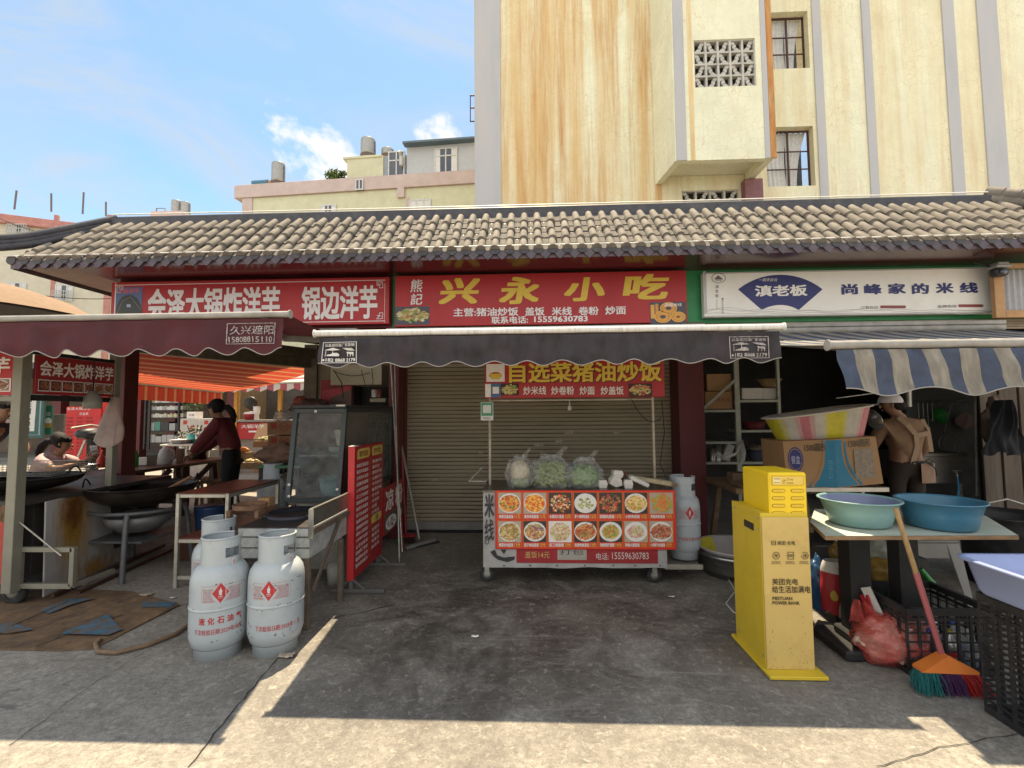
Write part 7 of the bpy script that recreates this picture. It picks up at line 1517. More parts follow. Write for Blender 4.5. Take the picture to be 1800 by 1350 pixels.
rg = gp(440, 893, BZ + 0.06); b = MB(); b.lathe([(0.115, 0.0), (0.12, 0.03), (0.11, 0.035), (0.105, 0.0)], 30, c=(rg.x, rg.y, BZ + 0.06)); b.build('rusty_ring', mat('rusty_iron', (0.17, 0.09, 0.05), 0.8, var=0.5, sc=18), sb_, world=True)
for x in (rg.x - 0.12, rg.x + 0.09): b = MB(); b.box((x, rg.y - 0.1, BZ + 0.005), (x + 0.03, rg.y + 0.1, BZ + 0.058)); b.build('ring_bracket', MATS['rusty_iron'], sb_, world=True)
q = wp(462, 887, 3.75); b = MB(); b.box((q.x - 0.04, 3.75, BZ + 0.005), (q.x + 0.05, 3.84, q.z + 0.05), 0, 0.002, None); tag(b.build('small_carton', card_m, world=True), 'small open brown carton on the stove bench by the rusty ring', 'box')
b = MB(); b.lathe([(0.12, 0.0), (0.125, 0.05), (0.0, 0.05)], 20); tag(b.build('coiled_strap', mat('pale_cord', (0.25, 0.24, 0.2), 0.8, var=0.6, sc=60), at=(BX0 + 0.12, BY0 + 0.18, 0.02)), 'coiled pale strap on the ground under the stove bench', 'strap')
# ================================================================== glass display case
GX0, GX1, GY0, GY1, GZ0, GZ1 = wp(520, 800, 4.0).x, wp(606, 800, 4.0).x, 4.0, 5.3, wp(560, 879, 3.95).z, wp(560, 719, 4.02).z
gc = thing('display_case', 'dark framed glass food case with a teal basin inside', 'display case', ((GX0 + GX1) / 2, 4.6, 0))
fr_m = mat('dark_case_frame', (0.045, 0.055, 0.055), 0.4, metal=0.3, var=0.2, dirt=0.3); lean = 0.12
def fp(x, t): return V((x, GY0 - lean * (1 - t), GZ0 + (GZ1 - GZ0) * t))
b = MB(); w_ = 0.04
for (p_, q_) in ((fp(GX0, 0), fp(GX0, 1)), (fp(GX1, 0), fp(GX1, 1)), (fp(GX0, 0.02), fp(GX1, 0.02)), (fp(GX0, 0.98), fp(GX1, 0.98)), (V((GX1, GY1, GZ0)), V((GX1, GY1, GZ1))), (V((GX0, GY1, GZ0)), V((GX0, GY1, GZ1))), (V((GX1, GY0 - lean, GZ0 + 0.01)), V((GX1, GY1, GZ0 + 0.01))), (V((GX1, GY0, GZ1 - 0.012)), V((GX1, GY1, GZ1 - 0.012))), (V((GX0, GY0 - lean, GZ0 + 0.01)), V((GX0, GY1, GZ0 + 0.01)))):
    b.beam(p_, q_, w_, w_ * 0.9)
b.build('frame', fr_m, gc, world=True)
b = MB(); b.box((GX0 - 0.02, GY0 - 0.03, GZ1 + 0.008), (GX1 + 0.02, GY1 + 0.02, GZ1 + 0.035)); b.box((GX1 - 0.07, GY0 - 0.034, GZ1 + 0.02), (GX1 + 0.01, GY0 - 0.0305, GZ1 + 0.034), 1); b.build('top', [mat('case_top', (0.018, 0.018, 0.02), 0.4, var=0.3), sign_edge], gc, world=True)
gl_m = film('smoked_glass', (0.13, 0.145, 0.14), 0.30, 0.06)
b = MB(); b.add([fp(GX0, 0), fp(GX1, 0), fp(GX1, 1), fp(GX0, 1)], [(0, 1, 2, 3)]); b.build('front_glass', gl_m, gc, world=True)
b = MB(); xs_ = GX1 + 0.004; b.add([(xs_, GY0 - lean, GZ0), (xs_, 4.55, GZ0), (xs_, 4.55, GZ1), (xs_, GY0, GZ1)], [(0, 1, 2, 3)]); b.build('sliding_door', mat('grey_slide', (0.125, 0.115, 0.10), 0.3, var=0.15, sc=4, dirt=0.3), gc, world=True)
b = MB(); b.add([(xs_ - 0.012, 4.5, GZ0), (xs_ - 0.012, GY1, GZ0), (xs_ - 0.012, GY1, GZ1), (xs_ - 0.012, 4.5, GZ1)], [(0, 1, 2, 3)]); b.build('sliding_door', film('dark_glass', (0.05, 0.06, 0.05), 0.75, 0.08), gc, world=True)
b = MB(); b.box((GX0 + 0.01, GY0 - 0.02, 1.06), (GX1 - 0.01, GY1, 1.068)); b.build('shelf', film('shelf_glass', (0.3, 0.36, 0.34), 0.5, 0.1), gc, world=True)
b = MB(); b.box((GX0, GY0 - lean, GZ0 - 0.02), (GX1, GY1, GZ0)); b.box((GX0, GY1 - 0.01, GZ0), (GX1, GY1, GZ1)); b.build('back_panel', mat('case_inside', (0.12, 0.115, 0.10), 0.5, var=0.3, dirt=0.4), gc, world=True)
for (u, t_) in ((0.42, 0.975), (0.02, 0.18), (0.04, 0.06), (0.98, 0.13)):
    p = fp(GX0 + (GX1 - GX0) * u, t_) + V((0, -0.022, 0)); q = MB(); q.M = T(*p) @ RX(pi / 2); q.lathe([(0.013, 0.0), (0.012, 0.004), (0.0, 0.006)], 14); q.build('fixing_disc', ink((0.6, 0.6, 0.57)), gc, world=True)
basin('basin', 'teal basin with a pale green lid inside the glass case', ((GX0 + GX1) / 2 + 0.06, 4.22, GZ0 + 0.002), 0.165, 0.16, mat('case_teal', (0.11, 0.24, 0.23), 0.35), mat('case_mint', (0.3, 0.42, 0.34), 0.4), bot=0.8)
b = MB(); 
for k in range(4): b.lathe([(0.06, 0.012 * k), (0.11, 0.018 + 0.012 * k), (0.112, 0.021 + 0.012 * k), (0.001, 0.006 + 0.012 * k)], 22)
tag(b.build('plate_stack', mat('pale_china', (0.42, 0.46, 0.42), 0.25), at=((GX0 + GX1) / 2 + 0.08, 4.25, 1.07)), 'stack of pale plates on the glass case shelf', 'plates')
b = MB(); b.lathe([(0.06, 0.0), (0.085, 0.14), (0.087, 0.145), (0.001, 0.14)], 20); tag(b.build('paper_bucket', mat('cream_bucket', (0.42, 0.39, 0.3), 0.5), at=((GX0 + GX1) / 2 + 0.10, 4.26, 1.132)), 'cream bucket standing on the plates in the glass case', 'bucket')
b = MB(); b.box((GX0 + 0.02, GY0 - 0.02, 0.12), (GX1 - 0.0, GY1, GZ0 - 0.022)); b.box((GX0 - 0.12, GY0 - 0.28, GZ0 - 0.10), (GX1 - 0.02, GY0 - 0.03, GZ0 - 0.06)); b.build('base_cabinet', steel, gc, world=True)
b = MB(); b.box((GX0 - 0.10, GY0 - 0.285, GZ0 - 0.17), (GX1 - 0.06, GY0 - 0.25, GZ0 - 0.101)); b.box((GX0 - 0.13, GY0 - 0.30, GZ0 - 0.10), (GX0 - 0.121, GY0 - 0.03, GZ0 - 0.03)); b.build('drip_tray', alu, gc, world=True)
p = gp(605, 1018); b = MB(); b.lathe([(0.001, 0), (0.07, 0.0), (0.08, 0.13), (0.07, 0.16), (0.02, 0.18), (0.001, 0.18)], 18); tag(b.build('white_canister', mat('grubby_white', (0.42, 0.40, 0.36), 0.6, dirt=0.5), at=(gp(618, 1020).x - 0.1, 4.0, 0)), 'grubby white canister on the ground behind the menu board', 'canister')
# ================================================================== menu board on feet and the jelly stall sign behind
MX, MY0, MY1 = -1.42, 3.76, 4.48
mn = thing('menu_board', 'red standing menu board with columns of dish names on metal feet', 'menu board', (MX, 4.1, 0))
b = MB(); f = panel(b, (MX, MY0, 0.11), (MX, MY1, 0.11), (MX, MY0, 1.15), 0.05)
f.poly([(0.07 + 0.0, 0.90), (0.45, 0.90), (0.49, 0.92), (0.49, 0.965), (0.45, 0.98), (0.11, 0.98), (0.07, 0.96)], 2, 0.002); f.text('现炒盖饭', 0.13, 0.915, 0.43, 0.965, 3, 0.02, 0.003)
f.poly([(0.57, 0.90), (0.93, 0.90), (0.97, 0.92), (0.97, 0.965), (0.93, 0.98), (0.60, 0.98), (0.56, 0.96)], 2, 0.002); f.text('炒饭', 0.63, 0.915, 0.90, 0.965, 3, 0.02, 0.003)
mA = ['麻婆豆腐盖饭', '番茄鸡蛋盖饭', '水煮肉片盖饭', '回锅肉盖饭', '小炒肉盖饭', '红三剁盖饭', '青椒肉丝盖饭', '腌菜炒肉盖饭', '茄子肉沫盖饭', '鱼香肉丝盖饭', '泡椒猪肝盖饭', '青椒火腿盖饭', '小米辣牛肉盖饭', '土豆丝盖饭', '青椒鸡丁盖饭', '酸菜肉丝盖饭', '腊肉蒜苗盖饭']
for k, s_ in enumerate(mA):
    z = 0.865 - 0.0478 * k; f.text(s_, 0.06, z - 0.03, 0.44, z, 1, 0.008, 0.002); f.text(['11', '12', '13'][k % 3], 0.465, z - 0.026, 0.52, z, 4, 0.0, 0.002)
mBt = ['猪油炒饭', '蛋炒饭', '腊肉炒饭', '火腿炒饭', '牛肉炒饭', '酸菜炒饭', '炒米线', '炒卷粉', '炒面', '炒饵块']
for k, s_ in enumerate(mBt):
    z = 0.865 - 0.0478 * k; f.text(s_, 0.58, z - 0.03, 0.58 + 0.09 * len(s_), z, 1, 0.008, 0.002); f.text('12', 0.945, z - 0.026, 0.99, z, 4, 0.0, 0.002)
f.poly([(0.57, 0.325), (0.90, 0.325), (0.95, 0.345), (0.95, 0.38), (0.90, 0.395), (0.60, 0.395), (0.56, 0.375)], 2, 0.002); f.text('汤', 0.70, 0.335, 0.82, 0.385, 3, 0.02, 0.003)
for k, s_ in enumerate(['豆腐汤', '番茄汤', '青菜汤', '肉沫汤']): z = 0.29 - 0.048 * k; f.text(s_, 0.58, z - 0.03, 0.86, z, 1, 0.008, 0.002)
b.build('panel', [mat('menu_red', (0.33, 0.016, 0.02), 0.4, var=0.1, dirt=0.2, dcol=(0.15, 0.01, 0.01)), white_txt, ink((0.55, 0.42, 0.10)), ink((0.22, 0.03, 0.02)), ink((0.55, 0.22, 0.05))], mn, world=True)
b = MB(); b.box((MX - 0.051, MY0 - 0.006, 0.105), (MX + 0.002, MY0 - 0.001, 1.155)); b.build('edge_trim', mat('bright_red_edge', (0.5, 0.03, 0.035), 0.35), mn, world=True)
b = MB(); b.box((MX - 0.052, MY0 - 0.004, 1.1555), (MX + 0.001, MY0 + 0.09, 1.16)); b.build('white_cap', white_txt, mn, world=True)
for y in (MY0 + 0.03, MY1 - 0.03):
    b = MB(); b.box((MX - 0.19, y - 0.015, 0.004), (MX + 0.24, y + 0.015, 0.034)); b.box((MX - 0.045, y - 0.014, 0.0345), (MX - 0.012, y + 0.014, 0.12)); b.beam((MX - 0.01, y, 0.10), (MX + 0.08, y, 0.03), 0.018, 0.018); b.beam((MX - 0.045, y, 0.10), (MX - 0.13, y, 0.03), 0.018, 0.018); b.build('foot', mat('grey_iron_foot', (0.14, 0.135, 0.13), 0.6, metal=0.3, dirt=0.4), mn, world=True)
b = MB(); f = panel(b, (MX - 0.01, 4.56, 0.24), (MX - 0.01, 5.22, 0.24), (MX - 0.01, 4.56, 0.70), 0.02); f.text('凉', 0.06, 0.47, 0.46, 0.93, 1, 0.03); f.text('粉', 0.54, 0.47, 0.95, 0.93, 1, 0.03); f.rect(0.02, 0.03, 0.98, 0.42, 2, 0.002); f.ell(0.35, 0.2, 0.28, 0.15, 1, 0.003); f.food(0.12, 0.08, 0.58, 0.32, [3, 4], 6, n=30, e=0.0035); f.ell(0.8, 0.25, 0.12, 0.12, 1, 0.003)
tag(b.build('cold_noodle_sign', [MATS['menu_red'], white_txt, ink((0.12, 0.08, 0.06)), ink((0.3, 0.2, 0.12)), ink((0.2, 0.06, 0.04))], world=True), 'low red sign with two big white characters and bowls behind the menu board', 'sign')
# poles, brooms and squeegee by the shutter
def stick(nm, lab, a, c, r, m, cat, grp=None): q = MB(); q.tube([a, c], r, 8); return tag(q.build(nm, m, world=True), lab, cat, grp)
stick('pole', 'thin pale pole leaning on the maroon column left of the shutter', wp(687, 640, 5.3), gp(707, 970), 0.009, alu, 'pole', 'poles and brooms by the shutter')
stick('pole', 'second pale pole crossing the first against the maroon column', wp(694, 640, 5.3), gp(702, 990), 0.008, alu, 'pole', 'poles and brooms by the shutter')
sq = thing('squeegee', 'squeegee with a grey handle leaning against the shutter', 'squeegee', gp(740, 962)); a, c = wp(703, 770, 5.58), wp(737, 947, 5.15)
b = MB(); b.tube([a, c], 0.013, 8); b.build('handle', alu, sq, world=True); h0, h1 = gp(714, 968), gp(764, 954); b = MB(); b.beam(h0 + V((0, 0, 0.03)), h1 + V((0, 0, 0.03)), 0.04, 0.035); b.build('head', mat('squeegee_head', (0.28, 0.28, 0.27), 0.4, metal=0.3), sq, world=True); b = MB(); b.beam(h0 + V((0, 0, 0.011)), h1 + V((0.05, 0, 0.011)), 0.02, 0.02); b.build('blade', rubber, sq, world=True)
rb2 = thing('red_broom', 'broom with a red handle standing beside the squeegee', 'broom', gp(714, 955)); b = MB(); b.tube([wp(707, 803, 5.45), wp(714, 945, 5.3)], 0.011, 8); b.build('handle', mat('red_handle', (0.33, 0.02, 0.03), 0.35), rb2, world=True)
p = gp(714, 955); b = MB(); b.box((p.x - 0.10, p.y - 0.03, 0.07), (p.x + 0.10, p.y + 0.03, 0.10), 0, 0.01); b.build('head', MATS['red_handle'], rb2, world=True)
b = MB(); r_ = random.Random(8)
for i in range(120): x = p.x + r_.uniform(-0.095, 0.095); b.tube([(x, p.y + r_.uniform(-0.02, 0.02), 0.07), (x + r_.uniform(-0.03, 0.02), p.y + r_.uniform(-0.05, 0.05), 0.003)], 0.002, 3, 0 if x > p.x - 0.03 else 1)
b.build('bristles', [mat('dark_bristle', (0.05, 0.02, 0.02), 0.6), mat('green_bristle', (0.05, 0.25, 0.04), 0.6)], rb2, world=True)
stick('pole', 'red metal pole standing close to the red broom', wp(701, 845, 5.4), gp(709, 968), 0.010, MATS['red_handle'], 'pole', 'poles and brooms by the shutter')
# pantry corner
pw = thing('wall_cupboard', 'pale wall cupboard hanging in the pantry corner with wires trailing over it', 'cupboard', wp(626, 676, 5.75)); a, c = wp(581, 677, 5.75), wp(671, 640, 5.75); b = MB(); b.box((a.x, 5.75, a.z), (c.x, 6.05, c.z)); b.build('carcass', mat('stained_cream', (0.42, 0.38, 0.29), 0.6, var=0.15, sc=6, dirt=0.5, dcol=(0.25, 0.2, 0.13)), pw, world=True)
b = MB(); wire(wp(586, 652, 5.7), wp(650, 655, 5.7), 0.05, 12, 0.004, b); b.tube([wp(586, 650, 5.7), wp(600, 672, 5.7), wp(604, 700, 5.7)], 0.006, 5); b.tube([wp(635, 650, 5.7), wp(646, 690, 5.72), wp(650, 712, 5.72)], 0.004, 5); b.tube([wp(653, 645, 5.7), wp(656, 672, 5.7), wp(645, 690, 5.7)], 0.004, 5); b.build('loose_wires', rubber, pw, world=True)
b = MB(); f = pslab(b, 563, 668, 619, 716, 5.9, 0.02); f.PL([(566, 716), (566, 688), (600, 680), (617, 676), (617, 716)], 1, 0.002); f.PL([(580, 716), (580, 700), (617, 684), (617, 716)], 2, 0.003); f.T('好又多凉粉', 577, 676, 605, 684, 3, 0.0, 0.004)
tag(b.build('poster', [ink((0.25, 0.02, 0.03)), ink((0.42, 0.05, 0.07)), ink((0.13, 0.08, 0.07)), ink((0.08, 0.02, 0.03))], world=True), 'glossy red poster propped behind the glass case', 'poster')
sh = thing('pantry_shelf', 'dark pantry shelf with jars and a pale ledge beside the maroon column', 'shelf', wp(645, 720, 6.0)); a, c = wp(621, 760, 6.0), wp(690, 677, 6.0); b = MB(); b.box((a.x, 6.25, a.z), (c.x, 6.3, c.z)); b.box((a.x, 5.95, a.z), (a.x + 0.02, 6.25, c.z)); b.build('back', dark_room, sh, world=True)
a, c = wp(650, 707, 5.9), wp(671, 700, 5.9); b = MB(); b.box((a.x, 5.9, a.z), (c.x + 0.05, 6.2, c.z)); b.build('ledge', mat('cream_ledge', (0.4, 0.36, 0.25), 0.6), sh, world=True)
for px_, m, lb in ((658, white_txt, 'white'), (667, mat('jar_red', (0.3, 0.1, 0.09), 0.4), 'reddish')): q = MB(); q.lathe([(0.035, 0), (0.035, 0.09), (0.025, 0.1), (0.001, 0.1)], 14); p = wp(px_, 700, 5.98); tag(q.build('jar', m, at=(p.x, 5.98, p.z + 0.012)), 'small ' + lb + ' jar on the pale pantry ledge', 'jar')
b = MB(); r_ = random.Random(12)
p = wp(545, 716, 5.6); blob(b, (0, 0, 0.07), (0.22, 0.12, 0.10), 0, 44, 0.4, 3.5); blob(b, (-0.1, -0.03, 0.14), (0.08, 0.08, 0.06), 1, 45, 0.4, 3); tag(b.build('tray_of_oddments', [mat('dark_clutter', (0.10, 0.06, 0.05), 0.7, var=0.7, sc=25), mat('red_clutter', (0.28, 0.06, 0.04), 0.6, var=0.6, sc=30)], at=(p.x, 5.6, p.z - 0.07)), 'tray of dark oddments and packets on top of the cupboard behind the glass case', 'clutter')
a = wp(530, 870, 5.5); b = MB(); q = wp(545, 714, 5.5); b.box((a.x - 0.02, 5.45, 0), (wp(563, 800, 5.5).x + 0.4, 5.85, q.z - 0.06)); tag(b.build('back_cupboard', wood_dark, world=True), 'dark wooden cupboard standing behind the glass case', 'cupboard')
# ================================================================== people
def person(label, base, rz, J, skinm, top, trouser, hair, group=None, sleeve=('elL', 'elR'), hairy=None, extras=None, bulk=0.014):
    t = thing('person', label, 'person', base, rz, group)
    R = dict(pelvis=(0.12, 0.10), waist=(0.12, 0.105), chest=(0.14, 0.115), neck0=(0.06, 0.06), neck=(0.045, 0.045), jaw=(0.062, 0.07), head=(0.075, 0.088), crown=(0.058, 0.068),
             shL=0.058, shR=0.058, elL=0.046, elR=0.046, wrL=0.03, wrR=0.03, haL=0.026, haR=0.026, hiL=0.085, hiR=0.085, knL=0.058, knR=0.058, anL=0.036, anR=0.036, toL=0.032, toR=0.032)
    E = [('pelvis', 'waist'), ('waist', 'chest'), ('chest', 'neck0'), ('neck0', 'neck'), ('neck', 'jaw'), ('jaw', 'head'), ('head', 'crown')]
    for s in 'LR':
        E += [('chest', 'sh' + s), ('sh' + s, 'el' + s), ('el' + s, 'wr' + s), ('wr' + s, 'ha' + s), ('pelvis', 'hi' + s), ('hi' + s, 'kn' + s), ('kn' + s, 'an' + s), ('an' + s, 'to' + s)]
    def jr(k, add=0.0): r = R[k]; r = r if isinstance(r, tuple) else (r, r); return tuple(J[k]) + (r[0] + add, r[1] + add)
    def part(name, ks, add, m, fingers=False):
        js = {k: jr(k, add) for k in ks}; es = [e for e in E if e[0] in js and e[1] in js]
        mb = skin(None, js, es, None, None, 'pelvis' if 'pelvis' in js else ks[0])
        if fingers:
            hd, jw, cr = V(J['head']), V(J['jaw']), V(J['crown']); upv_ = (cr - jw).normalized(); fw = V(J['face']).normalized(); sd = fw.cross(upv_).normalized()
            nb = mb
            blob(nb, hd + fw * 0.088 - upv_ * 0.012, (0.014, 0.014, 0.020), 0, 1, 0.05, flat=False, nu=10, nv=8)
            for q in (-1, 1):
                blob(nb, hd + sd * 0.078 * q - upv_ * 0.01, (0.012, 0.016, 0.028), 0, 2, 0.05, flat=False, nu=10, nv=8)
                blob(nb, hd + fw * 0.078 + sd * 0.03 * q + upv_ * 0.012, (0.006, 0.006, 0.004), 1, 2, 0.0, flat=False, nu=8, nv=6)
            nb.tube([hd + fw * 0.078 - upv_ * 0.05 - sd * 0.022, hd + fw * 0.084 - upv_ * 0.052, hd + fw * 0.078 - upv_ * 0.05 + sd * 0.022], 0.006, 6, 2)
            for s in 'LR':
                h, w_ = V(J['ha' + s]), V(J['wr' + s]); d = (h - w_).normalized(); a = d.cross(V((0, 0, 1)))
                a = a.normalized() if a.length > 0.1 else V((1, 0, 0)); n = a.cross(d)
                for k in range(4):
                    o = h + d * 0.01 + a * (k - 1.5) * 0.017; L = (0.062, 0.075, 0.07, 0.055)[k]
                    nb.tube([o, o + d * L * 0.5 - n * 0.004, o + d * L * 0.85 - n * 0.022, o + d * L * 0.95 - n * 0.04], [0.009, 0.0085, 0.008, 0.006], 7)
                nb.tube([h - d * 0.035 + a * 0.022, h - d * 0.005 + a * 0.045 - n * 0.012, h + d * 0.022 + a * 0.046 - n * 0.026], [0.011, 0.0095, 0.007], 7)
        return mb.build(name, m, t)
    allk = list(R)
    part('body', allk, 0.0, [skinm, black_i, ink((0.22, 0.07, 0.06))], True)
    ks = ['pelvis', 'waist', 'chest', 'neck0', 'shL', 'shR', 'elL', 'elR'] + (['wrL', 'wrR'] if sleeve == 'long' else [])
    if sleeve == 'short':
        for s in 'LR': J['el' + s + '_'] = tuple(V(J['sh' + s]) + (V(J['el' + s]) - V(J['sh' + s])) * 0.75); R['el' + s + '_'] = 0.052; E.append(('sh' + s, 'el' + s + '_'))
        ks = ['pelvis', 'waist', 'chest', 'neck0', 'shL', 'shR', 'elL_', 'elR_']
    sh = part('shirt', ks, bulk, top)
    part('trousers', ['waist', 'pelvis', 'hiL', 'hiR', 'knL', 'knR', 'anL', 'anR'], 0.006, trouser)
    part('shoe', ['anL', 'toL'], 0.012, black_i); part('shoe', ['anR', 'toR'], 0.012, black_i)
    if hairy:
        b = MB(); hd, jw, cr = V(J['head']), V(J['jaw']), V(J['crown']); upv_ = (cr - jw).normalized(); fw = V(J['face']).normalized(); sd = fw.cross(upv_).normalized()
        c = hd + upv_ * 0.025 - fw * 0.022
        def hf(u, v):
            a = 2 * pi * u; lo = -1.15 if sin(2 * pi * u) < 0.35 else -0.55; e = lo + (pi / 2 - lo) * v; d = sd * cos(e) * cos(a) * 0.098 + fw * cos(e) * sin(a) * 0.108 + upv_ * sin(e) * 0.108
            return c + d * (1 + 0.05 * noise.noise(d * 60)) + (upv_ * 0.05 if sin(a) > 0.3 and v < 0.35 else V((0, 0, 0)))
        b.grid(hf, 30, 14, 0, True, True)
        if hairy == 'tail':
            fh = V((fw.x, fw.y, 0)).normalized(); k = c - fh * 0.085 - V((0, 0, 0.01)); b.tube([k, k - fh * 0.05 + V((0, 0, 0.005)), k - fh * 0.10 - V((0, 0, 0.05)), k - fh * 0.13 - V((0, 0, 0.13)), k - fh * 0.14 - V((0, 0, 0.22))], [0.035, 0.042, 0.046, 0.038, 0.008], 10)
            b.lathe([(0.024, -0.01), (0.03, 0), (0.024, 0.01)], 10, 1, c=tuple(k - fw * 0.02))
        b.build('hair', [hair, black_i], t)
    if extras: extras(t, J)
    return t
skin_m = mat('tanned_skin', (0.30, 0.16, 0.10), 0.5, var=0.08); hair_m = mat('black_hair', (0.010, 0.008, 0.008), 0.75, var=0.4, sc=60)
# standing woman clearing bowls: faces the picture's left
p = gp(408, 884); p = V((wp(408, 800, 6.2).x, 6.2, 0))
J = dict(pelvis=(0, 0, 0.90), waist=(-0.03, 0, 1.04), chest=(-0.10, 0, 1.25), neck0=(-0.15, 0, 1.35), neck=(-0.175, 0, 1.385), jaw=(-0.215, 0, 1.43), head=(-0.235, 0, 1.495), crown=(-0.235, 0, 1.56), face=(-0.9, -0.1, -0.3),
         shL=(-0.12, -0.16, 1.31), elL=(-0.27, -0.19, 1.09), wrL=(-0.43, -0.13, 0.93), haL=(-0.49, -0.11, 0.89), shR=(-0.12, 0.16, 1.31), elR=(-0.28, 0.18, 1.08), wrR=(-0.46, 0.14, 0.94), haR=(-0.52, 0.12, 0.91),
         hiL=(0.0, -0.09, 0.84), knL=(-0.02, -0.10, 0.46), anL=(0.03, -0.10, 0.08), toL=(-0.12, -0.11, 0.035), hiR=(0.0, 0.09, 0.84), knR=(-0.03, 0.10, 0.46), anR=(0.05, 0.10, 0.08), toR=(-0.10, 0.11, 0.035))
person('woman in a maroon jacket and black trousers stooping over bowls under the canopy', p, 0.15, J, skin_m, mat('maroon_jacket', (0.14, 0.022, 0.026), 0.8, var=0.2, sc=20), mat('black_trousers', (0.012, 0.012, 0.014), 0.8), hair_m, sleeve='long', hairy='tail', bulk=0.032)
# seated woman in pink, leaning on the table with a phone
p = V((wp(84, 800, 5.5).x, 5.5, 0))
J = dict(pelvis=(-0.12, -0.02, 0.47), waist=(-0.10, 0.0, 0.62), chest=(0.0, 0.03, 0.84), neck0=(0.07, 0.05, 0.95), neck=(0.09, 0.055, 0.985), jaw=(0.13, 0.06, 1.03), head=(0.13, 0.06, 1.09), crown=(0.11, 0.06, 1.155), face=(0.9, 0.3, -0.25),
         shL=(0.02, 0.19, 0.90), elL=(0.20, 0.24, 0.80), wrL=(0.36, 0.18, 0.90), haL=(0.40, 0.16, 0.95), shR=(0.03, -0.13, 0.90), elR=(0.26, -0.16, 0.79), wrR=(0.42, 0.04, 0.86), haR=(0.44, 0.09, 0.91),
         hiL=(-0.05, 0.09, 0.46), knL=(0.30, 0.12, 0.45), anL=(0.30, 0.13, 0.08), toL=(0.42, 0.15, 0.035), hiR=(-0.05, -0.10, 0.46), knR=(0.30, -0.10, 0.45), anR=(0.28, -0.10, 0.08), toR=(0.40, -0.10, 0.035))
def strap(t, J):
    b = MB(); b.tube([(0.10, 0.16, 0.955), (0.0, 0.12, 0.96), (-0.085, 0.05, 0.86), (-0.20, -0.06, 0.68), (-0.2, -0.13, 0.55)], 0.008, 6); b.build('bag_strap', black_i, t)
lady = person('seated woman in a pale pink top with a ponytail, elbows on the table', p, 0.0, J, skin_m, mat('pale_pink_cotton', (0.52, 0.36, 0.37), 0.85, var=0.15, sc=12), mat('dark_denim', (0.03, 0.03, 0.045), 0.8), hair_m, sleeve='short', hairy='tail', extras=strap)
b = MB(); b.M = T(p.x + 0.455, p.y + 0.13, 1.0) @ RZ(0.5) @ RX(0.6); b.box((-0.035, -0.004, -0.065), (0.035, 0.004, 0.065), 0, 0.003); b.add([(-0.03, -0.0045, -0.055), (0.03, -0.0045, -0.055), (0.03, -0.0045, 0.055), (-0.03, -0.0045, 0.055)], [(0, 1, 2, 3)], 1)
tag(b.build('phone', [white_txt, ink((0.5, 0.55, 0.6))], world=True), 'white phone held up by the seated woman in pink', 'phone')
b = MB(); b.box((-0.18, -0.15, 0.41), (0.18, 0.15, 0.44)); 
for (x, y) in ((-0.15, -0.12), (0.15, -0.12), (-0.15, 0.12), (0.15, 0.12)): b.box((x - 0.015, y - 0.015, 0), (x + 0.015, y + 0.015, 0.409))
st2 = thing('stool', 'low wooden stool under the woman in pink', 'stool', (p.x - 0.1, p.y, 0)); b.build('seat', wood_dark, st2)
# stall keeper bending at the left edge
p = V((wp(-18, 800, 4.75).x - 0.28, 5.12, 0))
J = dict(pelvis=(-0.32, 0, 0.92), waist=(-0.25, 0, 1.06), chest=(-0.06, 0, 1.24), neck0=(0.02, 0.0, 1.34), neck=(0.05, 0, 1.385), jaw=(0.09, 0, 1.43), head=(0.10, 0, 1.49), crown=(0.09, 0, 1.56), face=(0.8, -0.2, -0.5),
         shL=(0.0, 0.17, 1.28), elL=(0.14, 0.20, 1.05), wrL=(0.22, 0.05, 0.88), haL=(0.24, -0.02, 0.85), shR=(0.02, -0.19, 1.27), elR=(0.13, -0.23, 1.03), wrR=(0.06, -0.25, 0.86), haR=(0.02, -0.25, 0.83),
         hiL=(-0.30, 0.09, 0.86), knL=(-0.28, 0.10, 0.47), anL=(-0.34, 0.10, 0.08), toL=(-0.2, 0.11, 0.035), hiR=(-0.30, -0.09, 0.86), knR=(-0.28, -0.10, 0.47), anR=(-0.34, -0.10, 0.08), toR=(-0.2, -0.11, 0.035))
for k in list(J):
    if k != 'face': x, y, z = J[k]; J[k] = (x - 0.10, y, z + (0.02 if z > 1.2 else 0.0))
def apron(t, J):
    b = MB(); b.grid(lambda u, v: V((-0.30 + 0.30 * v + 0.0, -0.135 - 0.03 * sin(pi * v) + 0.0, 0.80 + 0.42 * v)) + V(((u - 0.5) * 0.22, 0, 0)), 8, 8); b.build('apron', mat('brown_apron', (0.10, 0.065, 0.04), 0.8, var=0.2), t)
    b = MB(); b.grid(lambda u, v: V((-0.30 + 0.32 * u, -0.172, 1.03 + 0.05 * u + 0.035 * v)), 8, 2); b.build('orange_band', mat('orange_band', (0.5, 0.14, 0.03), 0.7), t)
person('stall keeper in a dark purple shirt and brown apron bending behind the counter', p, 0.0, J, skin_m, mat('purple_shirt', (0.045, 0.028, 0.045), 0.8, var=0.15), mat('stall_trousers', (0.03, 0.03, 0.035), 0.8), hair_m, sleeve='short', hairy='short', extras=apron)
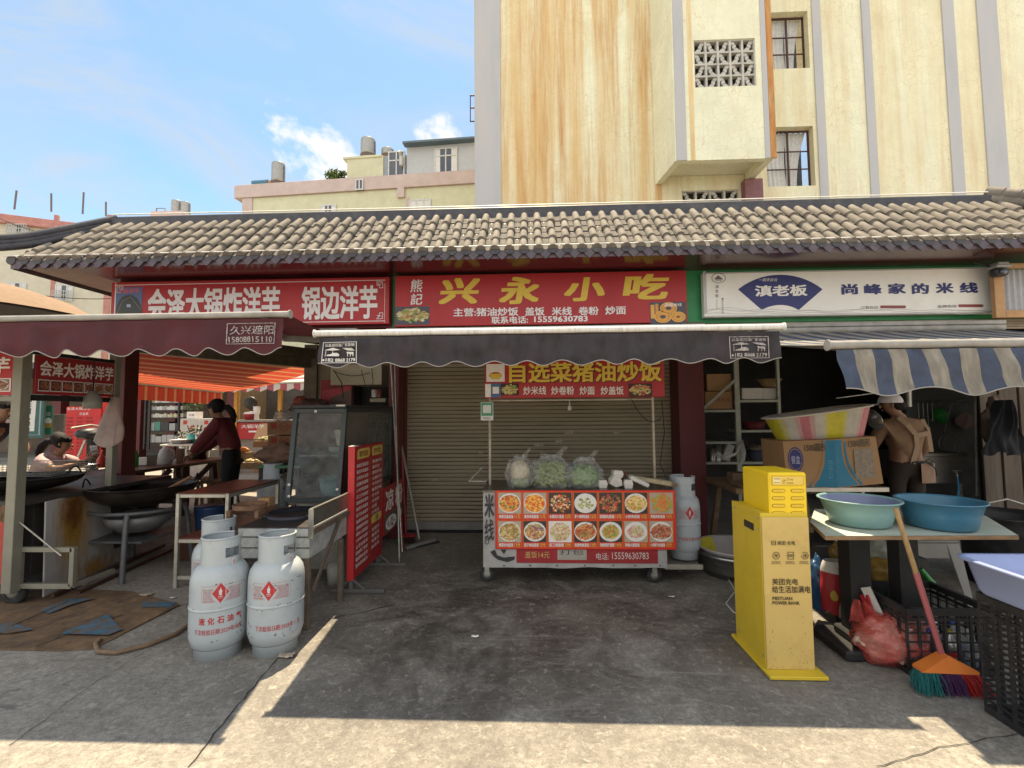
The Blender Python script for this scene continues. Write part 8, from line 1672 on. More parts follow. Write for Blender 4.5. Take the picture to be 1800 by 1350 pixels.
# cook seen from behind
p = V((wp(1590, 800, 4.95).x, 4.95, 0))
J = dict(pelvis=(0.02, 0, 0.86), waist=(0.01, 0.0, 1.0), chest=(0.0, 0.02, 1.22), neck0=(-0.01, 0.03, 1.33), neck=(-0.025, 0.04, 1.375), jaw=(-0.055, 0.05, 1.42), head=(-0.07, 0.055, 1.475), crown=(-0.075, 0.05, 1.535), face=(-0.85, 0.45, -0.15),
         shL=(-0.175, 0.02, 1.255), elL=(-0.25, 0.12, 1.02), wrL=(-0.18, 0.32, 0.95), haL=(-0.13, 0.36, 0.94), shR=(0.165, 0.02, 1.255), elR=(0.235, 0.03, 1.02), wrR=(0.22, 0.20, 0.93), haR=(0.24, 0.27, 0.91),
         hiL=(-0.08, 0, 0.80), knL=(-0.09, 0.02, 0.45), anL=(-0.09, -0.02, 0.08), toL=(-0.11, 0.12, 0.035), hiR=(0.10, 0, 0.80), knR=(0.10, 0.02, 0.45), anR=(0.10, -0.02, 0.08), toR=(0.12, 0.12, 0.035))
def cook(t, J):
    hd = V(J['head']); b = MB(); fw = V((-0.85, 0.45, 0.0)).normalized()
    def cf(u, v):
        a = 2 * pi * u; e = -0.02 + (pi / 2) * v; return hd + V((0, 0, 0.035)) + V((cos(a) * cos(e) * 0.104, sin(a) * cos(e) * 0.112, sin(e) * 0.105 - 0.02))
    b.grid(cf, 30, 10, 0, True, True); sd = V((fw.y, -fw.x, 0))
    b.grid(lambda u, v: hd + V((0, 0, 0.02 - 0.03 * v)) + fw * (0.085 + 0.085 * v * sin(pi * (0.1 + 0.8 * u))) + sd * (u - 0.5) * 0.17, 12, 4)
    b.build('cap', mat('white_cap', (0.78, 0.74, 0.76), 0.8, var=0.12), t)
    q = MB(); blob(q, hd - fw * 0.055 - V((0, 0, 0.015)), (0.075, 0.08, 0.055), 0, 3, 0.1, flat=False); q.build('hair', hair_m, t)
    sm_ = mat('apron_strap', (0.32, 0.22, 0.14), 0.8, var=0.1)
    b = MB(); cr = V((0.10, -0.125, 1.17)); 
    for pts, wd in (([(-0.09, -0.07, 1.345), (-0.04, -0.115, 1.27), (0.025, -0.130, 1.17), (0.03, -0.128, 1.05), (-0.02, -0.125, 0.89)], 0.05), ([(0.03, -0.130, 1.165), (0.16, -0.112, 1.185), (0.185, -0.07, 1.24)], 0.045), ([(0.17, -0.03, 1.32), (0.175, -0.09, 1.20), (0.185, -0.10, 1.0)], 0.04)):
        P = [V(q) for q in pts]; vs = []
        for i, q in enumerate(P):
            tg = (P[min(i + 1, len(P) - 1)] - P[max(0, i - 1)]).normalized(); s_ = tg.cross(V((0, -1, 0))).normalized() * wd / 2; vs += [q + s_, q - s_]
        b.add(vs, [(2 * i, 2 * i + 1, 2 * i + 3, 2 * i + 2) for i in range(len(P) - 1)], 0, False)
    b.build('apron_strap', sm_, t)
    b = MB(); b.grid(lambda u, v: V((0.05 + 0.17 * u, -0.135 + 0.05 * u * u, 0.70 + 0.19 * v)), 8, 6); b.build('apron_skirt', mat('apron_tan', (0.30, 0.19, 0.13), 0.8, var=0.15), t)
    b = MB(); b.tube([(-0.03, -0.135, 0.90), (0.06, -0.145, 0.91), (0.13, -0.14, 0.90), (0.17, -0.12, 0.88)], 0.008, 6); b.tube([(0.10, -0.145, 0.90), (0.14, -0.155, 0.87), (0.18, -0.14, 0.84), (0.20, -0.13, 0.77)], 0.006, 6); b.tube([(0.08, -0.145, 0.91), (0.12, -0.15, 0.94), (0.16, -0.14, 0.91), (0.10, -0.145, 0.90)], 0.005, 6); b.build('waist_tie', black_i, t)
person('cook in a white cap and tan shirt with apron straps, seen from behind', p, 0.0, J, skin_m, mat('tan_shirt', (0.24, 0.145, 0.085), 0.85, var=0.15, sc=12), mat('brown_trousers', (0.035, 0.024, 0.018), 0.85), hair_m, sleeve='long', extras=cook)
b = MB(); pq = wp(1541, 738, 4.75); b.M = T(pq.x, 4.78, pq.z) @ RY(1.3); b.lathe([(0.001, -0.05), (0.06, -0.045), (0.10, 0.0), (0.105, 0.003), (0.095, 0.004)], 24)
tag(b.build('steel_bowl', mat('bowl_steel', (0.5, 0.5, 0.5), 0.25, metal=0.8), world=True), 'steel bowl tipped on its side between the striped bath and the cook', 'bowl')
# ================================================================== kitchen fittings in the right bay
ks_ = thing('storage_shelf', 'pale slotted steel shelving inside the right bay stacked with boxes and basins', 'shelving', (wp(1300, 800, 5.9).x, 5.9, 0)); KS = 5.85
cream = mat('cream_slotted_steel', (0.36, 0.37, 0.31), 0.5, metal=0.2, var=0.12, dirt=0.4)
kx0_, kx1_ = wp(1236, 800, KS).x, wp(1374, 800, KS).x
for x, w_ in ((wp(1300, 800, KS).x, 0.06), (kx1_, 0.035), (kx0_, 0.035)):
    b = MB(); b.box((x - w_ / 2, KS, 0), (x + w_ / 2, KS + 0.04, wp(1300, 640, KS).z + 0.1)); b.build('upright', cream, ks_, world=True)
zs_k = [wp(1300, y, KS).z for y in (720, 773, 840, 702)]
for k, (y, a_, c_) in enumerate(((720, 1236, 1300), (703, 1300, 1374), (756, 1300, 1374), (776, 1236, 1300), (812, 1236, 1374))):
    z = wp(1300, y, KS).z; b = MB(); b.box((wp(a_, y, KS).x, KS + 0.002, z - 0.03), (wp(c_, y, KS).x - 0.02, KS + 0.45, z)); b.build('shelf', cream, ks_, world=True)
b = MB(); b.beam(wp(1236, 719, KS - 0.02), wp(1292, 668, KS - 0.02), 0.012, 0.035); b.build('brace', cream, ks_, world=True)
def kbox(px0, py0, px1, py1, Y, d, m, nm, lab, cat, grp=None, t=None):
    a, c = wp(px0, py1, Y), wp(px1, py0, Y); b = MB(); b.box((a.x, Y, a.z), (c.x, Y + d, c.z), 0, 0.004)
    if t: f = PB(b, px0, py0, px1, py1, Y); f.T(t, px0 + (px1 - px0) * 0.25, py0 + (py1 - py0) * 0.35, px0 + (px1 - px0) * 0.9, py0 + (py1 - py0) * 0.6, 1, 0.01)
    return tag(b.build(nm, [m, ink((0.2, 0.07, 0.03))], world=True), lab, cat, grp)
kbox(1243, 657, 1285, 687, KS + 0.05, 0.3, card_m, 'cardboard_box', 'upper brown box on the left of the steel shelving', 'box', 'boxes on the shelving'); kbox(1240, 688, 1287, 719, KS + 0.04, 0.3, card_m, 'cardboard_box', 'lower brown box with dark lettering on the steel shelving', 'box', 'boxes on the shelving', '米线专用')
kbox(1305, 682, 1340, 702, KS + 0.05, 0.3, foam, 'foam_crate', 'left white foam crate on the upper shelf', 'crate', 'foam crates on the shelving'); kbox(1341, 682, 1371, 702, KS + 0.05, 0.3, foam, 'foam_crate', 'right white foam crate on the upper shelf', 'crate', 'foam crates on the shelving')
def kbasin(px, py, Y, r, h, m, lab, **kw): p = wp(px, py, Y); return basin('basin', lab, (p.x, Y, p.z), r, h, m, m, 'basins on the kitchen shelving', **kw)
kbasin(1352, 681, KS + 0.18, 0.15, 0.10, mat('amber_bowl', (0.32, 0.22, 0.11), 0.4), 'amber bowl tilted on top of the foam crates', bot=0.6); kbasin(1325, 755, KS + 0.2, 0.15, 0.10, mat('dark_red_basin', (0.16, 0.035, 0.04), 0.4), 'dark red basin on the middle shelf'); kbasin(1338, 811, KS + 0.2, 0.18, 0.15, mat('slate_basin', (0.10, 0.11, 0.15), 0.4), 'slate grey basin heaped with cloves on the lower shelf')
b = MB(); blob(b, (0, 0, 0.02), (0.155, 0.155, 0.05), 0, 8, 0.3, 6); p = wp(1338, 811, KS + 0.2); tag(b.build('garlic_heap', mat('garlic', (0.28, 0.22, 0.16), 0.8, var=0.6, sc=50), at=(p.x, p.y, p.z + 0.135)), 'heap of pale cloves in the slate grey basin', 'garlic')
for px_, h_, lb in ((1252, 0.16, 'short steel tumbler on the lower left shelf'), (1262, 0.2, 'tall steel tumbler on the lower left shelf')):
    b = MB(); b.lathe([(0.04, 0), (0.045, h_), (0.04, h_), (0.036, 0.01)], 14); p = wp(px_, 811, KS + 0.1); tag(b.build('tumbler', steel, at=p), lb, 'tumbler')
b = MB(); p = wp(1275, 811, KS + 0.1); b.M = T(*p) @ RY(0.35); b.box((-0.04, 0, 0.01), (0.05, 0.06, 0.22)); tag(b.build('white_carton', foam, world=True), 'white carton leaning on the lower left shelf', 'carton')
b = MB(); pts = [wp(1255, 800, KS - 0.01), wp(1270, 808, KS - 0.03), wp(1292, 800, KS - 0.04), wp(1300, 778, KS - 0.03), wp(1305, 800, KS - 0.03), wp(1303, 815, KS - 0.03)]
for k in range(4): b.tube([q + V((0.01 * k, -0.004 * k, 0.012 * k)) for q in pts], 0.006, 6)
tag(b.build('cable_loops', MATS['white_cord'], world=True), 'loops of white cable tied to the shelving upright', 'cable')
wb = thing('trestle_bench', 'rough wooden trestle bench with planks inside the right bay', 'bench', gp(1265, 965)); a = wp(1238, 838, 5.3); z = a.z
b = MB(); b.box((a.x, 4.5, z - 0.05), (a.x + 0.75, 5.3, z)); b.box((a.x + 0.05, 4.45, z + 0.002), (a.x + 0.9, 4.75, z + 0.04)); b.box((a.x + 0.1, 4.8, z + 0.002), (a.x + 0.7, 4.95, z + 0.10)); b.build('planks', wood_raw, wb, world=True)
for (x, y, s_) in ((a.x + 0.12, 4.55, -1), (a.x + 0.12, 5.2, -1), (a.x + 0.62, 4.55, 1), (a.x + 0.62, 5.2, 1)): b = MB(); b.beam((x, y, z - 0.05), (x + s_ * 0.1, y, 0), 0.05, 0.06); b.build('leg', wood_raw, wb, world=True)
b = MB(); b.beam((a.x + 0.07, 4.53, 0.45), (a.x + 0.69, 4.53, 0.40), 0.03, 0.07); b.build('rail', wood_raw, wb, world=True)
p = gp(1295, 1010); sbn = thing('steel_tub', 'wide steel tub on the ground behind the yellow cabinet with a striped basin inside', 'tub', (p.x + 0.05, 4.35, 0))
b = MB(); b.lathe([(0.001, 0.004), (0.30, 0.0), (0.36, 0.15), (0.365, 0.165), (0.385, 0.17), (0.39, 0.2), (0.375, 0.21), (0.36, 0.195), (0.33, 0.05)], 40); b.build('shell', mat('tub_steel', (0.30, 0.30, 0.29), 0.28, metal=0.9, dirt=0.4), sbn)
b = MB(); b.grid(lambda u, v: V(((0.355 - 0.10 * v) * cos(2 * pi * u), (0.355 - 0.10 * v) * sin(2 * pi * u), 0.225 - 0.15 * v)), 40, 4, 0, True, True, mfn=lambda i, j: 1 if 12 <= i < 16 else (2 if 5 <= i < 7 or 20 <= i < 22 else 0)); b.lathe([(0.345, 0.225), (0.37, 0.23), (0.345, 0.235)], 40); b.build('striped_basin', [mat('basin_pale', (0.42, 0.39, 0.38), 0.4), MATS['bath_yellow'], MATS['bath_pink']], sbn)
KW = 6.97
rl = thing('utensil_rail', 'dim rail of hooks on the kitchen wall above the sink', 'rail', wp(1655, 705, KW)); b = MB(); b.tube([wp(1608, 706, KW - 0.05), wp(1702, 703, KW - 0.05)], 0.006, 6); b.build('bar', steel, rl, world=True)
b = MB()
for k in range(11): q = wp(1612 + 8.5 * k, 706, KW - 0.05); b.tube([q, q + V((0, -0.02, -0.01)), q + V((0, -0.02, -0.05))], 0.003, 4)
b.build('hooks', steel, rl, world=True)
for i, (px_, ln, rr) in enumerate(((1614, 0.3, 0.05), (1622, 0.22, 0.03), (1630, 0.34, 0.045), (1638, 0.24, 0.035))):
    q = wp(px_, 709, KW - 0.08); b = MB(); b.tube([q, q - V((0, 0, ln))], 0.006, 6); b.M = T(q.x, q.y, q.z - ln) @ RX(1.2); b.lathe([(0.001, -rr * 0.6), (rr * 0.7, -rr * 0.4), (rr, 0), (rr * 0.92, 0)], 14); b.M = None
    tag(b.build('ladle', steel, world=True), ['wide steel ladle, first on the utensil rail', 'small short ladle, second on the utensil rail', 'longest steel ladle on the utensil rail', 'short ladle just left of the green colander'][i], 'ladle', 'ladles on the rail')
q = wp(1654, 731, KW - 0.1); b = MB(); b.M = T(*q) @ RX(1.35); b.lathe([(0.001, -0.06), (0.06, -0.05), (0.10, 0.0), (0.108, 0.003), (0.1, 0.006)], 24); tag(b.build('colander', mat('green_colander', (0.04, 0.30, 0.06), 0.4), world=True), 'bright green plastic colander hanging on the kitchen wall', 'colander')
q = wp(1665, 780, KW - 0.12); b = MB(); b.tube([wp(1672, 710, KW - 0.1), wp(1660, 760, KW - 0.11)], 0.007, 6); b.tube([q + V((0.11 * cos(t), 0, 0.14 * sin(t))) for t in [2 * pi * k / 24 for k in range(25)]], 0.006, 6); b.tube([q + V((0.08 * cos(t), -0.04, 0.12 * sin(t))) for t in [2 * pi * k / 24 for k in range(25)]], 0.003, 4); tag(b.build('skimmer', steel, world=True), 'large wire skimmer hanging below the green colander', 'skimmer')
b = MB(); q = wp(1697, 740, KW - 0.08); b.grid(lambda u, v: q + V(((u - 0.5) * 0.27 * sin(pi * (0.06 + 0.88 * v)), 0.015 * sin(u * 9 + v * 4), 0.24 * (0.5 - v))), 10, 12); tag(b.build('dishcloth', mat('pink_cloth', (0.26, 0.17, 0.15), 0.9), world=True), 'limp pinkish dishcloth hanging at the right of the rail', 'cloth')
b = MB(); b.tube([wp(1714, 696, 6.2), wp(1717, 872, 6.2)], 0.016, 8); tag(b.build('pole', alu, world=True), 'pale upright pole standing at the right of the sink', 'pole')
b = MB(); b.tube([wp(1596, 655, 6.0), wp(1598, 715, 6.0)], 0.03, 8); b.tube([wp(1470, 700, 6.05), wp(1590, 684, 6.05)], 0.008, 6); tag(b.build('gas_pipe', alu, world=True), 'pale pipe hanging down above the cook with a rod to its left', 'pipe')
snk = thing('sink_unit', 'steel sink unit with tap and blue hose at the kitchen wall', 'sink', wp(1648, 870, 6.4)); a, c = wp(1606, 850, 6.3), wp(1690, 802, 6.3); b = MB(); b.box((a.x, 6.3, a.z), (c.x, 6.9, c.z)); b.box((a.x - 0.02, 6.28, c.z), (c.x + 0.06, 6.9, c.z + 0.04)); b.build('basin_body', mat('sink_steel', (0.17, 0.16, 0.145), 0.35, metal=0.7, dirt=0.3), snk, world=True)
for x in (a.x + 0.02, c.x - 0.02): b = MB(); b.box((x - 0.02, 6.31, 0), (x + 0.02, 6.35, a.z)); b.build('leg', alu, snk, world=True)
q = wp(1682, 830, 6.2); b = MB(); b.tube([q + V((0, 0.1, 0)), q, q - V((0, 0, 0.05))], 0.014, 8); b.tube([q - V((0.05, 0, -0.02)), q + V((0.05, 0, 0.02))], 0.009, 6); b.build('tap', steel, snk, world=True)
b = MB(); b.tube([q - V((0, 0, 0.05)), q - V((0.01, 0.02, 0.2)), q - V((0.06, 0.05, 0.34))], 0.014, 8); b.build('hose', mat('blue_hose', (0.03, 0.16, 0.28), 0.4), snk, world=True)
RWY = 5.9
b = MB(); x0 = wp(1722, 700, RWY).x
for k in range(7): b.box((x0 + 0.115 * k, RWY + 0.02 * (k % 2), 0), (x0 + 0.115 * k + 0.105, RWY + 0.03 + 0.02 * (k % 2), 2.35))
tag(b.build('board_screen', mat('brown_boards', (0.11, 0.085, 0.065), 0.7, var=0.35, sc=4, stretch=(3, 1, 0.4), dirt=0.4), world=True), 'screen of upright brown boards closing the right side of the kitchen', 'screen')
b = MB(); q = wp(1762, 757, 5.5); b.grid(lambda u, v: q + V(((u - 0.5) * 0.5 * (1 - 0.88 * v ** 1.1) + 0.03 * noise.noise(V((v * 3, u * 2, 1))), 0.09 * noise.noise(V((u * 7, v * 1.6, 2))) - 0.08 * sin(pi * u), -0.26 + 0.6 * v + 0.05 * noise.noise(V((u * 5, 0, 4))) * (1 - v))), 40, 24); tag(b.build('hanging_sack', mat('black_sack', (0.012, 0.013, 0.016), 0.85, var=0.3), world=True), 'big black sack hanging on the board screen', 'sack')
b = MB(); q = wp(1752, 715, 5.65); blob(b, q, (0.09, 0.07, 0.13), 0, 17, 0.25, 2.5, flat=False); blob(b, q + V((-0.09, 0.02, -0.22)), (0.08, 0.05, 0.2), 0, 18, 0.25, 2.5, flat=False); tag(b.build('hanging_bundle', mat('brown_bundle', (0.15, 0.10, 0.075), 0.8, var=0.4), world=True), 'brown bundle of cloth and bags hanging above the black sack', 'bundle')
p = wp(1772, 950, 4.1); bp = thing('black_barrel', 'wide black plastic barrel behind the table at the right edge', 'barrel', (p.x, 4.1, 0)); b = MB(); b.lathe([(0.001, 0.0), (0.27, 0.0), (0.30, 0.5), (0.315, 0.55), (0.325, 0.56), (0.30, 0.565), (0.28, 0.52), (0.25, 0.05)], 36); b.build('body', blackpl, bp); b = MB(); b.tube([(-0.3, -0.1, 0.56), (-0.26, -0.1, 0.66), (-0.1, -0.12, 0.70), (0.02, -0.12, 0.66)], 0.008, 6); b.build('handle', alu, bp)
cam_ = thing('security_camera', 'black and white security camera on an arm beside the ivory sign', 'camera', wp(1757, 472, 5.1)); q = wp(1757, 472, 5.1)
b = MB(); b.box((q.x - 0.07, 5.06, q.z - 0.08), (q.x + 0.07, 5.16, q.z - 0.005), 0, 0.02); b.lathe([(0.03, 0), (0.032, 0.02), (0.001, 0.022)], 14, 1, M=T(q.x - 0.01, 5.06, q.z - 0.045) @ RX(pi / 2)); b.build('body', [blackpl, glass], cam_, world=True)
b = MB(); b.box((q.x - 0.08, 5.04, q.z + 0.0), (q.x + 0.08, 5.18, q.z + 0.03), 0, 0.01); b.box((q.x - 0.05, 5.05, q.z + 0.031), (q.x + 0.06, 5.15, q.z + 0.06), 0, 0.01); b.build('hood', mat('camera_grey', (0.28, 0.28, 0.27), 0.4), cam_, world=True)
b = MB(); b.tube([q + V((0, 0.06, 0.03)), wp(1712, 462, 5.2)], 0.012, 8); b.build('arm', blackpl, cam_, world=True)
cg = thing('corrugated_panel', 'corrugated grey sheet in an orange wooden frame at the right edge', 'panel', wp(1790, 555, 5.2)); a, c = wp(1752, 556, 5.2), wp(1900, 470, 5.2); b = MB()
b.grid(lambda u, v: V((a.x + (c.x - a.x) * u, 5.24 + 0.014 * sin(u * 90), a.z + (c.z - a.z) * v)), 120, 1); b.build('sheet', mat('corrugated_grey', (0.40, 0.40, 0.41), 0.5, metal=0.3), cg, world=True)
b = MB(); b.box((a.x - 0.03, 5.17, a.z - 0.02), (a.x + 0.07, 5.22, c.z + 0.05)); b.box((a.x + 0.071, 5.17, a.z - 0.02), (c.x, 5.22, a.z + 0.06)); b.box((a.x + 0.071, 5.17, c.z + 0.0), (c.x, 5.22, c.z + 0.05)); b.build('wooden_frame', mat('orange_wood', (0.42, 0.24, 0.11), 0.6, var=0.2, sc=10), cg, world=True)
# ================================================================== the yard behind the left bay
for k, Yr in enumerate((15.5,)):
    rw = thing('market_row', 'far row of maroon-framed market shops behind the yard', 'building', (-9, Yr, 0)); b = MB(); b.box((-26, Yr + 2.6, 0), (-2.0, Yr + 3, 3.2)); b.build('wall', mat('far_shop_wall', (0.20, 0.15, 0.11), 0.8, var=0.4, sc=2, dirt=0.5), rw, world=True)
    b = MB(); b.box((-26, Yr - 1.0, 2.95), (-2.0, Yr + 3, 3.15)); b.build('roof', tile_dark, rw, world=True)
    for px_ in (-40, 98, 172, 239, 300, 405, 470): x = wp(px_, 740, Yr).x; b = MB(); b.box((x - 0.15, Yr, 0), (x + 0.15, Yr + 0.3, 2.95)); b.build('column', maroon, rw, world=True)
stp = {}
def striped(label, A, B, C, D, n, mats, drop, nv, vm, mb_, scal=0.0, grp=None):
    t = thing('canopy', label, 'awning', ((A + D) / 2).to_tuple(), 0, grp); b = MB()
    b.grid(lambda u, v: (A + (B - A) * u) * (1 - v) + (D + (C - D) * u) * v + V((0, 0, -0.08 * sin(pi * v))), 10, n, 0, False, mfn=lambda i, j: j % len(mats)); b.build('fabric', mats, t, world=True)
    b = MB(); b.grid(lambda u, v: D + (C - D) * u + V((0, -0.015, -(drop - scal * 0.5 * (1 - cos(2 * pi * u * nv))) * v)), nv * 4, 3, 0, False, mfn=lambda i, j: vm(i)); b.build('valance', mats, t, world=True)
    b = MB(); b.tube([D, C], 0.03, 8); b.build('front_bar', mb_, t, world=True); return t
A, B, C, D = V((BA.x - 0.02, BA.y, 2.27)), V((BB.x - 0.02, BB.y + 0.6, 2.27)), wp(392, 689, 9.3), wp(222, 671, 6.9)
or1 = mat('canopy_red', (0.46, 0.07, 0.04), 0.8, var=0.1, trans=0.32); or2 = mat('canopy_orange', (0.55, 0.26, 0.12), 0.8, var=0.1, trans=0.32); or3 = mat('canopy_dark_red', (0.42, 0.05, 0.03), 0.8, trans=0.5)
striped('glowing red and orange striped canopy over the yard behind the left bay', A, B, C, D, 44, [or1, or3, or1, or2], 0.26, 11, lambda i: 3 if i % 4 == 3 else (0 if i % 4 else 1), alu, 0, 'canopies over the yard')
pk = mat('canopy_pink', (0.42, 0.11, 0.14), 0.8, trans=0.3); wc_ = mat('canopy_white', (0.66, 0.62, 0.58), 0.8, trans=0.3)
striped('small pink and white striped canopy over the far snack counter', wp(418, 664, 11.8), wp(600, 650, 11.8), wp(600, 670, 11), wp(388, 676, 11), 8, [wc_, wc_, pk], 0.2, 9, lambda i: 2 if (i // 2) % 2 else 0, alu, 0.06, 'canopies over the yard')
ymat = mat('yellow_post', (0.48, 0.24, 0.03), 0.5)
sn = thing('snack_counter', 'far snack counter with yellow posts and a red front panel', 'counter', wp(450, 780, 11.2))
for px_ in (414, 491): x = wp(px_, 700, 11.2).x; b = MB(); b.box((x - 0.04, 11.2, 0), (x + 0.04, 11.28, 2.2)); b.build('post', ymat, sn, world=True)
a, c = wp(396, 800, 11.3), wp(540, 741, 11.3); b = MB(); b.box((a.x, 11.3, 0), (c.x, 12, c.z)); b.box((a.x - 0.1, 11.2, c.z), (c.x, 12, c.z + 0.05)); b.build('body', mat('counter_grey', (0.25, 0.22, 0.19), 0.6), sn, world=True)
b = MB(); b.box((a.x - 0.1, 13.2, 0), (c.x + 0.5, 13.3, 2.6)); b.box((a.x - 0.2, 12.0, 0), (a.x - 0.1, 13.2, 2.5), 1); b.build('back_wall', [mat('snack_back', (0.085, 0.075, 0.065), 0.8, var=0.4, sc=3), mat('tan_panel', (0.26, 0.18, 0.10), 0.7)], sn, world=True)
b = MB(); f = pslab(b, 402, 743, 470, 772, 11.24, 0.02); f.T('大锅洋芋', 424, 746, 465, 753, 1, 0.02); f.R(437, 757, 458, 760, 1); f.PL([(445, 772), (456, 745), (470, 744), (470, 772)], 2, 0.003); b.build('front_panel', [sign_red, white_txt, ink((0.5, 0.3, 0.16))], sn, world=True)
p = wp(440, 738, 11.5); b = MB(); b.lathe([(0.12, 0), (0.16, 0.05), (0.16, 0.14)], 18); b.lathe([(0.16, 0.14), (0.12, 0.19), (0.001, 0.2)], 18, 1); tag(b.build('rice_cooker', [ink((0.35, 0.03, 0.03)), white_txt], at=(p.x, 11.5, c.z + 0.055)), 'red rice cooker with a white lid on the far counter', 'cooker')
p = wp(453, 738, 11.5); b = MB(); b.lathe([(0.06, 0), (0.05, 0.12), (0.07, 0.14), (0.08, 0.32), (0.001, 0.33)], 14); tag(b.build('blender', white_txt, at=(p.x, 11.45, c.z + 0.055)), 'white blender beside the rice cooker', 'blender')
p = wp(441, 712, 11.8); fn_ = thing('desk_fan', 'dark round fan standing behind the rice cooker', 'fan', (p.x, 11.8, c.z + 0.055)); b = MB(); b.M = T(0, 0, 0.42) @ RX(pi / 2); b.lathe([(0.001, -0.05), (0.15, -0.04), (0.17, 0.0), (0.15, 0.05), (0.001, 0.07)], 24); b.build('cage', blackpl, fn_); b = MB(); b.lathe([(0.1, 0), (0.02, 0.03), (0.015, 0.4)], 12); b.build('stand', blackpl, fn_)
bs = thing('book_shelf', 'tall black rack of boxes and folded stock in the far shop', 'shelving', wp(285, 775, 14.5)); Yb = 14.5; a, c = wp(253, 782, Yb), wp(322, 692, Yb)
for px_ in (254, 262, 313): x = wp(px_, 740, Yb).x; b = MB(); b.box((x - 0.025, Yb, 0.35), (x + 0.025, Yb + 0.05, c.z)); b.build('upright', blackpl, bs, world=True)
rows = (708, 721, 734, 757, 778); cols = [ink(q) for q in ((0.45, 0.42, 0.36), (0.35, 0.27, 0.08), (0.5, 0.5, 0.48), (0.3, 0.3, 0.3))]; r_ = random.Random(2)
for k, y in enumerate(rows):
    z = wp(285, y, Yb).z; b = MB(); b.box((a.x, Yb + 0.03, z - 0.03), (c.x, Yb + 0.5, z)); b.build('shelf', blackpl, bs, world=True)
    b = MB(); x = a.x + 0.1; zt_ = wp(285, (690,) + rows[:-1] and (696, 709, 722, 736, 759)[k], Yb).z - 0.06
    while x < c.x - 0.1:
        w_ = r_.uniform(0.05, 0.1) if k < 3 else r_.uniform(0.12, 0.3); b.box((x, Yb + 0.06, z + 0.002), (x + w_ * 0.92, Yb + 0.4, z + (zt_ - z) * r_.uniform(0.65, 0.95)), r_.randrange(4), 0); x += w_
    b.build('stock_row', cols if k < 3 else [ink((0.06, 0.2, 0.16)), ink((0.03, 0.03, 0.03)), ink((0.3, 0.3, 0.3)), ink((0.10, 0.24, 0.2))] if k == 3 else [ink((0.35, 0.34, 0.33))] * 4, bs, world=True)
ct2 = thing('white_counter', 'white shop counter with red paper squares in the yard', 'counter', wp(340, 780, 11.8)); b = MB(); f = pslab(b, 315, 736, 372, 790, 11.8, 0.6)
for (x, y) in ((322, 739), (359, 739), (358, 751), (335, 748)): f.R(x, y, x + 7, y + 7, 1, 0.003)
b.build('body', [mat('counter_white', (0.50, 0.47, 0.43), 0.6), ink((0.45, 0.04, 0.03))], ct2, world=True)
kbox(328, 724, 343, 735.5, 11.9, 0.3, white_txt, 'white_box', 'white printed box standing on the white counter', 'box', None, '优惠'); 
for i, (px_, lb) in enumerate(((327, 'white-flowered potted plant at the left of the white counter'), (342, 'tall white-flowered plant in the middle before the counter'), (354, 'small pale plant before the counter\'s right side'))): bush('potted_flower', lb, V((wp(px_, 770, 10.8).x, 10.8, 0.62 + 0.1 * (i == 1))), (0.2, 0.2, 0.4), 90, [leafs[1], white_txt, ink((0.5, 0.45, 0.4)), leafs[2]], 'plant', 20 + i, 0.05, 'potted flowers before the counter')
b = MB(); a, c = wp(312, 772, 10.6), wp(366, 768, 10.6); b.box((a.x, 10.6, 0), (c.x, 11.0, 0.61)); tag(b.build('flower_bench', mat('pale_bench', (0.3, 0.28, 0.25), 0.7), world=True), 'low pale bench carrying the potted flowers', 'bench')
bush('hanging_ivy', 'dark green trailing plant on top of the far rack', wp(337, 726, 13.5), (0.35, 0.2, 0.6), 160, [leafs[2], leafs[1]], 'plant', 31, 0.06, None, False)
mr_ = thing('red_menu_board', 'tall red menu board with dark rows of dish names standing in the yard', 'menu board', wp(145, 820, 8.2)); b = MB(); f = pslab(b, 112, 715, 178, 812, 8.2, 0.04); f.T('会泽大锅洋芋', 118, 716, 160, 721, 1, 0.0); f.T('价目表', 140, 725, 156, 730, 1, 0.0)
for k in range(11):
    for j in range(3): f.T(['炸洋芋', '凉粉', '米线', '卷粉', '豆花'][(k + j) % 5], 117 + 17 * j, 733 + 6.2 * k, 129 + 17 * j, 736.5 + 6.2 * k, 2, 0.0)
b.build('panel', [mat('yard_red', (0.52, 0.02, 0.02), 0.5), white_txt, ink((0.15, 0.01, 0.01))], mr_, world=True)
b = MB(); f = pslab(b, 166, 692, 200, 760, 8.6, 0.03); tag(b.build('red_banner', [mat('banner_red', (0.55, 0.03, 0.02), 0.6)], world=True), 'plain bright red banner hanging behind the plastic bag', 'banner')
b = MB(); f = pslab(b, -30, 692, 78, 770, 9.0, 0.04); f.T('洋芋', 8, 705, 60, 724, 1, 0.03); f.T('工坊', 8, 728, 62, 752, 1, 0.03); f.PL([(57, 694), (65, 694), (60, 758), (52, 758)], 1, 0.002); f.FR(-25, 697, 71, 765, 0.8, 2); tag(b.build('green_sign', [mat('slate_green', (0.045, 0.13, 0.12), 0.6), white_txt, ink((0.3, 0.36, 0.34))], world=True), 'slate green sign with white characters behind the stall keeper', 'sign')
b = MB(); f = pslab(b, 78, 713, 92, 765, 9.2, 0.03); f.T('饭', 81, 724, 90, 731, 1, 0.0); f.E(85, 740, 6, 6, 1); f.R(79, 744, 91, 752, 2, 0.003); tag(b.build('narrow_sign', [ink((0.03, 0.17, 0.10)), white_txt, ink((0.45, 0.26, 0.05))], world=True), 'narrow green sign with a food picture beside the slate green one', 'sign')
